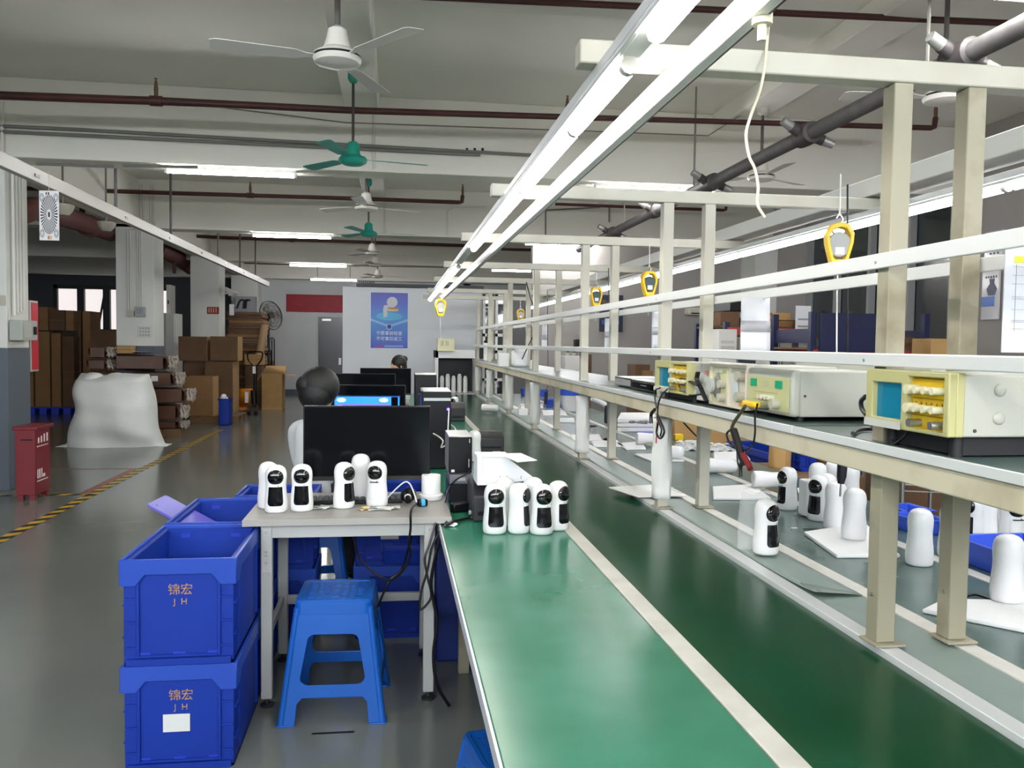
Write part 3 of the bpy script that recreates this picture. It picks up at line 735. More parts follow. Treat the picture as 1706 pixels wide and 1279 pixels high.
# ------------------------------------------------------------------ the white pet-shaped cameras
CPROF = [(.0, 0), (.040, 0), (.0445, .003), (.0465, .010), (.0475, .025), (.0472, .045), (.0455, .065), (.0432, .085), (.0418, .102), (.0415, .115), (.0424, .128),
         (.0436, .142), (.0438, .154), (.0425, .166), (.0395, .177), (.034, .186), (.026, .192), (.016, .196), (.006, .1975), (.0, .1976)]
def crad(z):
    for (r0, z0), (r1, z1) in zip(CPROF, CPROF[1:]):
        if z0 <= z <= z1 and z1 > z0: return r0+(r1-r0)*(z-z0)/(z1-z0)
    return 0
def make_cam(name, label, style):
    """style: screen, blank (flap, no screen), open"""
    t = thing(name, label, 'camera')
    B().lathe(CPROF, (0, 0, 0), 40, sy=.93).build('body', white_m, t, ang=60)
    if style in ('screen', 'blank'):
        z0, z1 = .030, .109
        def f(u, v):
            z = z0+(z1-z0)*v; ph = radians(41)
            d = z-z0; k = .016
            if d < k: ph *= .68+.32*sqrt(max(0, 1-((k-d)/k)**2))
            if z1-z < .004: ph *= .96+.04*sqrt(max(0, 1-((.004-(z1-z))/.004)**2))
            a = -pi/2 + ph*(2*u-1); r = crad(z)+.0008
            return (r*cos(a), .93*r*sin(a), z)
        if style == 'screen':
            B().grid(f, 16, 20).build('screen_panel', screen_m, t, ang=80)
        else:
            B().grid(f, 16, 20).build('cover_panel', M('camera_cover_white', (222, 222, 222), .4), t, ang=80)
            B().box(-.019, .019, -.0425, -.036, .107, .111).build('slot', black_m, t)
        B().ball((0, -.0295, .1485), (.0325, .0170, .0335), 36, 24).build('lens', gloss_m, t)
        B().cyl((.012, -.0395, .1135), (.012, -.030, .1135), .0018, 8).build('sensor', black_m, t)
    return t
K_screen = Kind(make_cam('smart_camera', 'white smart camera', 'screen'))
K_blank = Kind(make_cam('smart_camera', 'white smart camera', 'blank'))
K_back = Kind(make_cam('smart_camera', 'white smart camera', 'open'))
def put(K, px, z, rz, label, group, s=1.0, rot=None, dz=0.0):
    p = P(px[0], px[1], Z=z) if len(px) == 2 else V(px)
    return K((p.x, p.y, z+.0006+dz), radians(rz), label, group, rot, (s, s, s) if s != 1 else None)
g1 = 'cameras standing on the green mat'
put(K_screen, (824, 887), BZ, 2, 'white camera facing out, leftmost of the front cluster on the green mat', g1)
put(K_screen, (864, 886), BZ, 62, 'white camera turned aside, second of the front cluster on the green mat', g1)
put(K_screen, (902, 888), BZ, 8, 'white camera facing out, third of the front cluster on the green mat', g1)
put(K_screen, (929, 881), BZ, 38, 'white camera half turned, right end of the cluster on the green mat', g1)
put(K_back, (841, 873), BZ, 120, 'white camera seen from behind, back row between the leftmost two on the mat', g1)
put(K_back, (887, 873), BZ, 150, 'white camera seen from behind, back row behind the third one on the mat', g1)
put(K_back, (790, 768), BZ, -60, 'lone white camera standing beside the slim black computer', g1)
put(K_screen, (757, 692), BZ, -40, 'small white camera standing far up the bench by the black towers', g1)
o = K_back((P(803, 686, Z=BZ).x, P(803, 686, Z=BZ).y, BZ+.046), 0, 'white camera lying on its side far up the green mat', g1, (radians(90), 0, radians(70)))
# ------------------------------------------------------------------ the grey desk
DZ = .785
DX0, DX1, DY0, DY1 = -.596, .241, 3.45, 4.05
desk = thing('work_desk', 'worn grey laminate desk with steel frame carrying cameras and a monitor', 'desk', (-.18, 3.75, 0))
def dp_(name, b, m, bev=.002): return b.build(name, m, desk, bevel=bev, world=True)
dp_('desk_top', B().box(DX0, DX1, DY0, DY1, DZ-.028, DZ), desk_m, .003)
dp_('edge_band', B().box(DX0-.001, DX1+.001, DY0-.003, DY0-.0005, DZ-.028, DZ-.001), M('desk_edge', (164, 162, 156), .45), .001)
dp_('apron', B().box(-.53, .17, 3.485, 3.515, DZ-.085, DZ-.029), deskm_m, .003)
dp_('apron', B().box(-.53, .17, 4.0, 4.02, DZ-.085, DZ-.029), deskm_m, .003)
for x, y in ((-.53, 3.48), (.13, 3.48), (-.53, 3.985), (.13, 3.985)):
    l = dp_('leg', B().box(x, x+.045, y, y+.04, .035, DZ-.029), deskm_m, .004)
    B().lathe([(.0, 0), (.027, 0), (.028, .008), (.012, .014), (.008, .014), (.008, .04), (0, .04)], (x+.022, y+.02, 0.0005), 16).build('leveling_foot', M('foot_metal', (70, 70, 70), .4, .6), l)
    if y < 3.6:
        B().box(x+.004, x+.041, y-.002, y+.001, .56, DZ-.045).build('bracket', M('desk_bracket', (188, 188, 184), .45), l, bevel=.002)
        h = B()
        for z in (.60, .63, .645, DZ-.06): h.cb((x+.022, y-.0025, z), (.010, .002, .007))
        h.build('bolt', steel_m, l)
for q_ in ((-.485, .13, 3.99, 4.015), (-.52, -.50, 3.52, 3.985), (.145, .165, 3.52, 3.985)): dp_('stretcher', B().box(*q_, .27, .31), deskm_m, .003)
g2 = 'cameras standing on the grey desk'
put(K_screen, (460, 852), DZ, 3, 'white camera facing out at the left front of the grey desk', g2)
put(K_back, (447, 845), DZ, -55, 'white camera hidden behind the leftmost one on the grey desk', g2)
put(K_screen, (503, 850), DZ, 2, 'white camera facing out, second along the grey desk front', g2)
put(K_screen, (573, 845), DZ, 48, 'white camera half turned, in the middle of the grey desk', g2)
put(K_back, (601, 832), DZ, -100, 'tall white camera seen from behind against the dark monitor', g2, 1.06)
put(K_blank, (628, 842), DZ, -18, 'white camera with a blank white front, right of the desk group', g2)
# small things on the desk
p = P(718, 832, Z=DZ)
t = thing('paper_roll', 'white paper roll standing at the right end of the desk', 'roll', (p.x, p.y, DZ+.03))
B().lathe([(.018, 0), (.043, 0), (.0435, .004), (.0435, .082), (.042, .085), (.018, .085), (.018, .0)], (0, 0, 0), 28).build('roll', M('paper_roll_white', (232, 232, 230), .6), t)
t = thing('plastic_dish', 'white plastic dish under the paper roll', 'dish', (p.x, p.y, DZ+.0006))
B().lathe([(.0, 0), (.045, 0), (.05, .004), (.055, .024), (.053, .024), (.047, .0275), (.0, .0275)], (0, 0, 0), 28).build('dish', white_m, t)
p = P(703, 843, Z=DZ)
t = thing('test_puck', 'small black case with a light blue cap on the desk', 'gadget', (p.x, p.y, DZ+.0006), radians(20))
B().box(-.022, .022, -.02, .02, 0, .032).build('case', black_m, t, bevel=.008)
B().box(-.012, .010, -.022, .0, .002, .034).build('cap', M('light_blue_cap', (70, 180, 226), .3), t, bevel=.006)
p = P(675, 838, Z=DZ)
t = thing('power_adapter', 'black power adapter with round plug lying on the desk', 'adapter', (p.x, p.y, DZ+.0006), radians(-30))
B().ball((0, .03, .032), (.034, .045, .032), 16, 10).build('housing', black_m, t)
B().tube([(0.01, .0, .045), (.03, -.03, .035), (.045, -.055, .022)], .014, 10).build('plug', black_m, t)
B().tube([(.03, -.03, .035), (.034, -.037, .033)], .0155, 10).build('label_ring', white_m, t)
p0 = P(690, 838, Z=DZ)
cable([(p0.x+.01, p0.y-.07, DZ+.015), P(685, 850, Y=3.42), P(684, 880, Y=3.42), P(681, 905, Y=3.43), P(684, 925, Y=3.47), P(672, 950, Y=3.5), P(650, 966, Y=3.53), P(625, 955, Y=3.55), P(600, 930, Y=3.57), P(590, 900, Y=3.55), P(588, 880, Y=3.53)], .005, cable_m, 'power_cable', 'black cable looping down in front of the desk from the adapter', group='black cables by the desk')
cable([P(690, 877, Y=3.9), P(680, 915, Y=3.7), P(668, 950, Y=3.62), P(650, 965, Y=3.6), P(640, 985, Y=3.6), P(630, 1010, Y=3.6)], .005, cable_m, 'power_cable', 'thin black cable hanging under the desk behind the loop')
# cable bundle at right leg from printer to floor
pe = P(800, 860, Z=BZ+.01)
cable([P(800, 861, Z=BZ+.014), P(782, 862, Z=BZ+.009), P(765, 866, Z=BZ+.010), P(752, 870, Y=3.42), P(738, 885, Y=3.40), P(726, 925, Y=3.40), P(718, 970, Y=3.40), P(722, 1000, Y=3.40), P(728, 1040, Y=3.38), P(722, 1090, Y=3.36), P(728, 1140, Y=3.34), P(748, 1175, Z=.008)], .007, cable_m, 'power_cable', 'thick black cable from the printer down to the floor by the desk leg')
cable([P(745, 868, Y=3.43), P(722, 905, Y=3.42), P(712, 950, Y=3.42), P(702, 985, Y=3.42), P(700, 1015, Y=3.42), P(716, 1000, Y=3.42), P(718, 985, Y=3.42), P(712, 960, Y=3.42), P(708, 930, Y=3.42), P(716, 905, Y=3.43), P(726, 870, Y=3.45)], .005, cable_m, 'power_cable', 'black cable tied in a loop beside the desk leg')
cable([P(635, 842, Z=DZ+.004), P(652, 822, Z=DZ+.05), P(672, 804, Y=3.7), P(682, 805, Y=3.68), P(690, 822, Y=3.62), P(694, 836, Y=3.56)], .003, wcable_m, 'white_cable', 'thin white cable arching over the desk to the blue capped case')
# plastic scraps on the desk
def scrap(label, px, z, m, n=4, sp=.03, rz=0, name='plastic_scraps'):
    p = P(*px, Z=z); rnd = random.Random(px[0]); b = B()
    for i in range(n):
        def f(u, v, i=i):
            return (rnd.uniform(-.004, .004)+sp*(u-.5)*2+.012*(i-n/2), .03*(v-.5)+.008*i-.01, .0012+.012*abs(sin(3*u+2*v+i))*(.4+.6*(i % 2)))
        b.grid(f, 4, 3)
    o = b.build(name, m, None, loc=(p.x, p.y, z), solid=.0008); o.rotation_euler = (0, 0, rz)
    return tag(o, label, 'scraps', kind='stuff')
scrap('crumpled white film scraps on the desk', (541, 847), DZ, M('film_scraps', (206, 206, 202), .3), 4)
scrap('torn white strips under the blank camera on the desk', (642, 849), DZ, M('film_scraps', (206, 206, 202), .3), 4, .05)
scrap('beige tape scrap on the desk edge', (607, 848), DZ, M('tape_scraps', (214, 190, 140), .5), 2, .02, .6)
# keyboard behind the cameras
p = P(600, 828, Z=DZ)
t = thing('keyboard', 'black computer keyboard lying in front of the dark monitor', 'keyboard', (-.16, 3.80, DZ+.0006), radians(3))
B().box(-.2, .2, -.06, .06, 0, .016).build('base', black_m, t, bevel=.004)
kb = B()
for i in range(15):
    for j in range(5): kb.cb((-.186+.0265*i, -.044+.022*j, .019), (.021, .017, .008))
kb.build('keys', M('key_grey', (44, 45, 48), .5), t, bevel=.002, seg=1)
# ------------------------------------------------------------------ monitors
def monitor(label, px0, px1, pytop, pybot, Y, base_z, screen=None, name='monitor'):
    a = P(px0, pytop, Y=Y); c = P(px1, pybot, Y=Y); a2 = P(px1, pytop, Y=Y)
    w = a2.x-a.x; zt = (a.z+a2.z)/2; zb = c.z; h = zt-zb; cx = (a.x+a2.x)/2
    t = thing(name, label, 'monitor', (cx, Y, base_z))
    B().box(-w/2, w/2, 0, .028, zb-base_z, zt-base_z).build('housing', black_m, t, bevel=.004)
    B().box(-w/2+.006, w/2-.006, -.001, .002, zb-base_z+.022, zt-base_z-.006).build('screen', screen or M('dark_monitor_screen', (5, 7, 12), .12, spec=.3), t)
    B().box(-w/2+.001, w/2-.001, -.002, .002, zb-base_z, zb-base_z+.018).build('chin', M('monitor_chin', (30, 32, 36), .4), t, bevel=.001)
    B().box(-.03, .03, .03, .055, .012, zb-base_z+.12).build('stand', M('monitor_stand', (150, 152, 154), .35, .5), t, bevel=.004)
    B().box(-.12, .12, -.06, .12, 0, .012).build('stand_base', M('monitor_stand', (150, 152, 154), .35, .5), t, bevel=.004)
    return t
monitor('large dark monitor standing on the grey desk behind the cameras', 505, 718, 676, 799, 3.86, DZ+.0006)
def screen_img(t, w, z0, z1):
    b = B(); b.box(-w/2+.01, w/2-.06, -.0035, -.002, z0, z1); return b
lit = M('lit_blue_screen', (20, 90, 200), .3, emit=(24, 100, 226), es=1.5)
t = monitor('lit monitor with a blue picture, beside the seated person', 556, 667, 659, 705, 5.72, DZ+.0006, lit)
zz = P(600, 659, Y=5.72).z-DZ; tb_ = B()
for a in (-.17, .11): tb_.ball((a, -.004, zz-.03), (.03, .002, .014), 12, 8)
tb_.build('picture', M('lit_screen_pale', (150, 200, 240), .3, emit=(170, 210, 245), es=1.6), t)
B().box(-.2, .15, -.004, -.002, zz-.075, zz-.055).build('task_bar', M('lit_violet_bar', (60, 60, 230), .3, emit=(70, 70, 240), es=1.8), t)
B().box(.16, .205, -.004, -.002, zz-.14, zz-.008).build('side_bar', M('dark_monitor_screen', (14, 17, 26)), t)
monitor('dark monitor behind the lit screen', 548, 676, 641, 720, 6.4, DZ+.0006)
monitor('dark monitor third from the front, its top left of the farthest one', 545, 659, 622, 690, 8.3, DZ+.0006)
monitor('dark monitor farthest away, in front of the person with tied-up hair', 600, 685, 613, 658, 10.4, DZ+.0006)
for y, lab in ((5.45, 'grey desk carrying the lit monitor'), (8.05, 'grey desk carrying the third dark monitor'), (10.15, 'grey desk carrying the farthest monitor')):
    t = thing('work_desk', lab, 'desk', (-.2, y+.4, 0))
    y1 = y+1.15 if y < 6 else y+.7
    B().box(-.55, .185, y, y1, DZ-.028, DZ).build('desk_top', desk_m, t, world=True, bevel=.003)
    for x, yy in ((-.5, y+.04), (.13, y+.04), (-.5, y1-.08), (.13, y1-.08)):
        B().box(x, x+.04, yy, yy+.04, 0, DZ-.028).build('leg', deskm_m, t, world=True, bevel=.003)
# ------------------------------------------------------------------ computers and printers on the bench
def tower(label, px0, px1, pytop, pybot, Y, z0, depth, m, top=None, extra=None, name='computer_tower'):
    a = P(px0, pytop, Y=Y); c = P(px1, pybot, Y=Y); zt = a.z
    x0, x1 = a.x, c.x
    t = thing(name, label, 'computer', ((x0+x1)/2, Y, z0)); w = (x1-x0)/2; h = zt-z0
    B().box(-w, w, .012, depth, 0, h).build('case', m, t, bevel=.003)
    B().box(-w, w, 0, .012, 0.004, h-.003).build('front_panel', M('tower_front', (14, 15, 18), .3, spec=.3), t, bevel=.004)
    if top: B().box(-w+.001, w-.001, .0, depth-.001, h, h+.003).build('top_panel', top, t)
    return t, w, h
silver = M('tower_silver', (178, 180, 182), .35, .5)
t, w, h = tower('slim computer with black front and silver sides near the label printer', 748, 786, 727, 805, 3.95, .885, .30, silver)
B().box(w-.014, w-.011, -.002, .002, h-.03, h-.012).build('indicator', M('status_white', (240, 240, 240), .3), t)
B().box(-w+.012, -w+.028, -.002, .002, .008, .02).build('sticker', whitepap_m, t)
B().box(w-.017, w-.013, -.002, .002, .03, .07).build('indicator', M('status_grey', (190, 190, 190), .3), t)
t = thing('computer_dock', 'dark drive box under the slim computer', 'box', (P(768, 840, Y=3.93).x, 3.93, BZ))
w = .055
B().box(-w, w, 0, .3, .0006, .0906).build('case', M('dock_dark', (14, 15, 24), .4, spec=.3), t, bevel=.003)
B().box(-w, w, -.004, .3, .091, .1335).build('bay', M('dock_silver', (120, 122, 130), .4, .4), t, bevel=.002)
B().box(-.02, .02, -.006, -.003, .105, .12).build('button_panel', M('dock_light', (180, 182, 186), .4), t)
t, w, h = tower('black tall computer tower with a glowing blue light', 703, 751, 652, 765, 5.0, BZ+.0006, .42, black_m)
B().box(-w+.012, w-.004, -.003, .01, h-.055, h-.038).build('drive_slot', silver, t)
B().box(-w+.01, w, 0, .42, h-.001, h+.002).build('top_panel', silver, t)
B().ball((w-.018, -.004, h-.105), .008, 10, 8).build('power_light', M('blue_power_light', (60, 60, 255), .3, emit=(50, 30, 255), es=22), t)
cable([P(748, 682, Y=4.98), P(747, 700, Y=4.96), P(746, 722, Y=4.95), P(744, 745, Y=4.9), P(738, 756, Z=BZ+.01)], .004, wcable_m, 'white_cable', 'white cable plugged below the blue power light')
cable([P(749, 706, Y=5.1), P(757, 712, Y=5.05), P(762, 725, Y=4.9), P(750, 726, Y=4.8), P(745, 735, Y=4.75), P(745, 748, Z=BZ+.005)], .004, wcable_m, 'white_cable', 'white cable looped beside the tall black tower')
t, w, h = tower('black computer tower second up the bench, behind the blue lit one', 692, 727, 624, 690, 7.3, BZ+.0006, .42, black_m)
B().box(-w, w, 0, .42, h-.001, h+.003).build('top_panel', silver, t)
B().box(-w+.03, w-.03, -.003, .002, h-.17, h-.165).build('drive_slot', silver, t)
B().box(w-.1, w-.085, -.01, .002, h-.2, h-.145).build('usb_plug', silver, t)
def printer(label, x0, x1, y0, y1, z1, m):
    t = thing('label_printer', label, 'printer', ((x0+x1)/2, y0, BZ+.0006)); w = (x1-x0)/2; h = z1-BZ; d = y1-y0
    prof = [(0, 0), (d, 0), (d, h*.86), (d*.8, h), (d*.25, h), (0, h*.72)]
    b = B(); b.plate(prof, [], 2*w, RIGHTF(-w, 0, 0)); b.build('housing', m, t, bevel=.006)
    B().box(-w+.02, w-.02, -.004, .02, h*.18, h*.3).build('paper_slot', black_m, t, bevel=.002)
    B().box(-w*.6, w*.6, d*.35, d*.75, h-.001, h+.004).build('lid_panel', M('printer_lid', (66, 67, 74), .4), t, bevel=.002)
    return t, w, h
pm = M('printer_dark_grey', (44, 44, 49), .45)
x0 = P(782, 860, Z=BZ).x
printer('dark grey label printer under the fanfold paper on the green mat', .335, .64, 3.50, 3.80, .90, pm)
a = P(793, 755, Y=5.8); c = P(840, 722, Y=5.8)
printer('dark grey label printer with sloped lid, beside the lone white camera', a.x, c.x, 5.8, 6.05, c.z, pm)
a = P(750, 700, Y=8.1); c = P(775, 672, Y=8.1)
printer('small dark printer far up the bench beside the blue lit tower', a.x, c.x, 8.1, 8.3, c.z, pm)
# fanfold label paper
t = thing('label_paper', 'stack of white fanfold label paper lying on the dark printer', 'paper', (.45, 3.6, .905))
YL = 3.49
fp_ = [P(x, y, Y=YL) for x, y in ((805, 761), (842, 760), (894, 799), (856, 803), (805, 804))]
B().plate([(q.x-.45, q.z-.905) for q in fp_], [], .0015, FRONT(0, YL-3.6, 0)).build('hanging_sheet', whitepap_m, t)
zt_ = P(820, 760, Y=YL).z-.905
tp_ = [P(x, y, Z=.905+zt_) for x, y in ((790, 756), (868, 755), (895, 767), (862, 770), (842, 761), (805, 761))]
B().plate([(q.x-.45, q.y-3.6) for q in tp_], [], .0015, Matrix.Translation((0, 0, zt_))).build('top_sheet', whitepap_m, t)
B().box(-.10, .04, -.105, .05, .0, zt_-.001).build('fanfold_stack', whitepap_m, t, bevel=.004)
lg = B()
for k in (833, 845, 868): q = P(k, 795, Y=YL); lg.cb((q.x-.45, YL-3.6-.0022, q.z-.905), (.003, .001, .014))
lg.build('label_print', M('print_grey', (150, 150, 150)), t)
# white fibre trunk / paper basket between monitor and slim computer
t = thing('waste_roll', 'tipped white roll of labels beside the slim computer', 'roll', (P(732, 772, Z=BZ).x, P(732, 772, Z=BZ).y, BZ+.0006))
B().lathe([(.02, 0), (.048, 0), (.052, .1), (.05, .1), (.02, .1)], (0, 0, 0), 20).build('roll', M('paper_roll_white', (232, 232, 230), .6), t)
cable([P(722, 722, Y=4.6), P(732, 728, Y=4.55), P(738, 735, Y=4.5), P(735, 745, Y=4.5), P(742, 742, Y=4.5)], .004, wcable_m, 'white_cable', 'white cable tangle beside the tipped label roll')
cable([P(785, 783, Y=3.94), P(776, 790, Y=3.9), P(763, 797, Y=3.85), P(751, 808, Z=DZ+.05), P(745, 822, Z=DZ+.02), P(742, 836, Z=DZ+.008)], .004, cable_m, 'power_cable', 'black cable drooping from the slim computer front')
p = P(772, 850, Z=BZ); t = thing('plug_adapter', 'black plug block beside the drive box on the mat', 'adapter', (p.x-.02, p.y-.02, BZ+.0006), .3)
B().box(-.04, .04, -.03, .02, 0, .04).build('housing', black_m, t, bevel=.006)
B().box(.04, .075, -.015, .01, .01, .028).build('plug', black_m, t, bevel=.004)
p = P(805, 860, Z=BZ); t = thing('cable_connector', 'black cable connector with clear tip before the printer', 'connector', (p.x-.02, p.y-.01, BZ+.001), .1)
B().tube([(-.03, 0, .02), (.03, 0, .02)], .016, 10).build('shell', black_m, t)
B().tube([(-.045, 0, .02), (-.03, 0, .02)], .01, 10).build('tip', M('clear_grey', (190, 194, 196), .2), t)
scrap('torn white scrap of paper on the mat corner', (753, 876), BZ, whitepap_m, 2, .02, name='paper_scrap')
# ------------------------------------------------------------------ blue crates
def crate_parts(t, w, d, h, sign=True, note=False, rim=.062):
    """collapsible crate; local origin at the front-bottom-centre, y goes back"""
    th = .018; x0, x1 = -w/2, w/2
    b = B()
    ins = .012
    b.box(x0+ins, x1-ins, ins, ins+th, .0, h-.01); b.box(x0+ins, x1-ins, d-ins-th, d-ins, .0, h-.01)
    b.box(x0+ins, x0+ins+th, ins+th, d-ins-th, .0, h-.01); b.box(x1-ins-th, x1-ins, ins+th, d-ins-th, .0, h-.01)
    b.box(x0+ins, x1-ins, ins, d-ins, .0, .012)
    b.build('shell', blue_m, t, bevel=.002, seg=1)
    def rimside(L, mx):
        o = [(-L/2, h-rim-.03), (-L/2+.055, h-rim-.03), (-L/2+.085, h-rim+.008), (L/2-.085, h-rim+.008), (L/2-.055, h-rim-.03), (L/2, h-rim-.03), (L/2, h), (-L/2, h)]
        return B().plate(o, [], .012, mx)
    r = B()
    for L, mx in ((w, FRONT(0, .012, 0)), (w, FRONT(0, d, 0)), (d-.0245, RIGHTF(x1-.0121, d/2, 0)), (d-.0245, RIGHTF(x0+.0001, d/2, 0))): 
        k = rimside(L, mx); r.add(k.v, k.f)
    r.build('rim', M('blue_crate_rim', (26, 66, 168), .38), t, bevel=.002, seg=1)
    class RB:
        def box(s, *a): B().box(*a).build('rib', blue_m, t, bevel=.001, seg=1); return s
    p = RB()
    for sx in (-1, 1):
        p.box(sx*(w/2-.06)-.005, sx*(w/2-.06)+.005, .003, .014, .03, h-rim-.0)
        for zz in (.2, .5, .78): p.box(min(sx*(w/2-.06), sx*(w/2-.018)), max(sx*(w/2-.06), sx*(w/2-.018)), .005, .013, h*zz*.8, h*zz*.8+.006)
    p.box(-w/2+.065, w/2-.065, .004, .014, .028, .036).box(-w/2+.02, w/2-.02, .0, .014, 0, .024)
    for sx in (-1, 1):
        for yy in (.09, d-.09): p.box(sx*(w/2-.009)-.006, sx*(w/2-.009)+.006, yy-.005, yy+.005, .03, h-rim)
        for zz in (.25, .55): p.box(sx*(w/2-.01)-.005, sx*(w/2-.01)+.005, .02, .09, h*zz, h*zz+.006)
    for k in (-.3, 0, .3): B().box(w*k-.02, w*k+.02, .010, .014, .036, .044).build('latch', blued_m, t)
    for k in (-.25, .25): B().box(w*k-.018, w*k+.018, d-.034, d-.028, h-.045, h-.03).build('latch', blued_m, t)
    if sign:
        text('锦宏', .042, gold_m, FRONT(.005, .0105, h*.70), t)
        text('J  H', .030, gold_m, FRONT(.005, .0105, h*.59), t)
    if note:
        B().box(-.055, .035, .008, .011, h*.36, h*.36+.062).build('paper_note', M('note_paper', (206, 208, 206), .8), t)
def crate(label, x, y, z, w=.39, d=.56, h=.372, rz=0, sign=False, note=False):
    t = thing('blue_crate', label, 'crate', (x, y, z), rz, 'blue stacking crates'); crate_parts(t, w, d, h, sign, note); return t
FY = 3.0
cxm = (P(197, 933, Y=FY).x+P(394, 933, Y=FY).x)/2
crate('lower front blue crate with gold print and a paper note, on the floor', cxm, FY, .0, sign=True, note=True)
crate('upper front blue crate with gold print, empty and open', cxm, FY+.0, .373, sign=True)
crate('lower blue crate behind the front stack', cxm-.004, FY+.60, 0)
crate('upper blue crate behind the front stack, holding a violet lid', cxm-.004, FY+.60, .373)
# the violet lid leaning in the second crate
t = thing('violet_lid', 'violet blue plastic lid leaning out of the second crate', 'lid', (cxm-.05, FY+.85, .56))
a = P(243, 842, Y=3.75); bq = P(268, 830, Y=3.95); c = P(330, 880, Y=3.80)
mx_ = frame(a, bq-a, a-c)
L = (c-a).length+.12
t.matrix_world = Matrix.Identity(4); t.location = a; t.rotation_euler = mx_.to_euler()
B().plate(rrect(.26, L, .02, 5, .13, -L/2), [], .008).build('panel', violet_m, t, bevel=.002)
B().plate(rrect(.245, L-.02, .018, 5, .13, -L/2), [rrect(.225, L-.04, .012, 5, .13, -L/2)], .004, Matrix.Translation((0, 0, -.004))).build('rib', violet_m, t)
B().cyl((.05, -.03, .0078), (.05, -.03, .0086), .006, 12).build('hole', black_m, t)
# crates behind the desk
cx3 = P(418, 790, Y=4.3).x+.17
crate('upper blue crate half hidden behind the left end of the desk', cx3-.04, 4.22, .373, d=.33, note=False)
o = crate('lower blue crate with a paper label, seen under the desk beside its left leg', cx3-.04, 4.22, .0, d=.33, note=True)
xr = P(640, 950, Y=4.15).x
crate('blue crate with paper note standing under the desk, right side', -.005, 4.25, .373, w=.38, d=.4, note=True)
crate('lowest blue crate on the floor under the desk, right side', -.005, 4.25, 0, w=.38, d=.4)
t = thing('part_tray', 'small blue parts tray hung at the front of the crate under the desk', 'tray', (.06, 4.16, .42))
def tray_parts(t, w, d, h, m):
    tt = .006; b = B()
    b.box(-w/2, w/2, -d/2, d/2, 0, tt)
    f = .012
    b.hexa([(-w/2, -d/2, 0), (w/2, -d/2, 0), (w/2, -d/2+tt, 0), (-w/2, -d/2+tt, 0)], [(-w/2-f, -d/2-f, h), (w/2+f, -d/2-f, h), (w/2+f, -d/2+tt-f, h), (-w/2-f, -d/2+tt-f, h)])
    b.hexa([(-w/2, d/2-tt, 0), (w/2, d/2-tt, 0), (w/2, d/2, 0), (-w/2, d/2, 0)], [(-w/2-f, d/2-tt+f, h), (w/2+f, d/2-tt+f, h), (w/2+f, d/2+f, h), (-w/2-f, d/2+f, h)])
    b.hexa([(-w/2, -d/2, 0), (-w/2+tt, -d/2, 0), (-w/2+tt, d/2, 0), (-w/2, d/2, 0)], [(-w/2-f, -d/2-f, h), (-w/2+tt-f, -d/2-f, h), (-w/2+tt-f, d/2+f, h), (-w/2-f, d/2+f, h)])
    b.hexa([(w/2-tt, -d/2, 0), (w/2, -d/2, 0), (w/2, d/2, 0), (w/2-tt, d/2, 0)], [(w/2-tt+f, -d/2-f, h), (w/2+f, -d/2-f, h), (w/2+f, d/2+f, h), (w/2-tt+f, d/2+f, h)])
    b.build('bin', m, t, bevel=.0015, seg=1)
    B().plate([(-w/2-f-.008, -d/2-f-.008), (w/2+f+.008, -d/2-f-.008), (w/2+f+.008, d/2+f+.008), (-w/2-f-.008, d/2+f+.008)], [[(-w/2-f+.004, -d/2-f+.004), (w/2+f-.004, -d/2-f+.004), (w/2+f-.004, d/2+f-.004), (-w/2-f+.004, d/2+f-.004)]], .005, Matrix.Translation((0, 0, h-.003))).build('rim', m, t, bevel=.001, seg=1)
tray_parts(t, .2, .1, .07, blue_m)
B().box(-.06, .06, .055, .07, .06, .09).build('hanging_hook', blue_m, t)
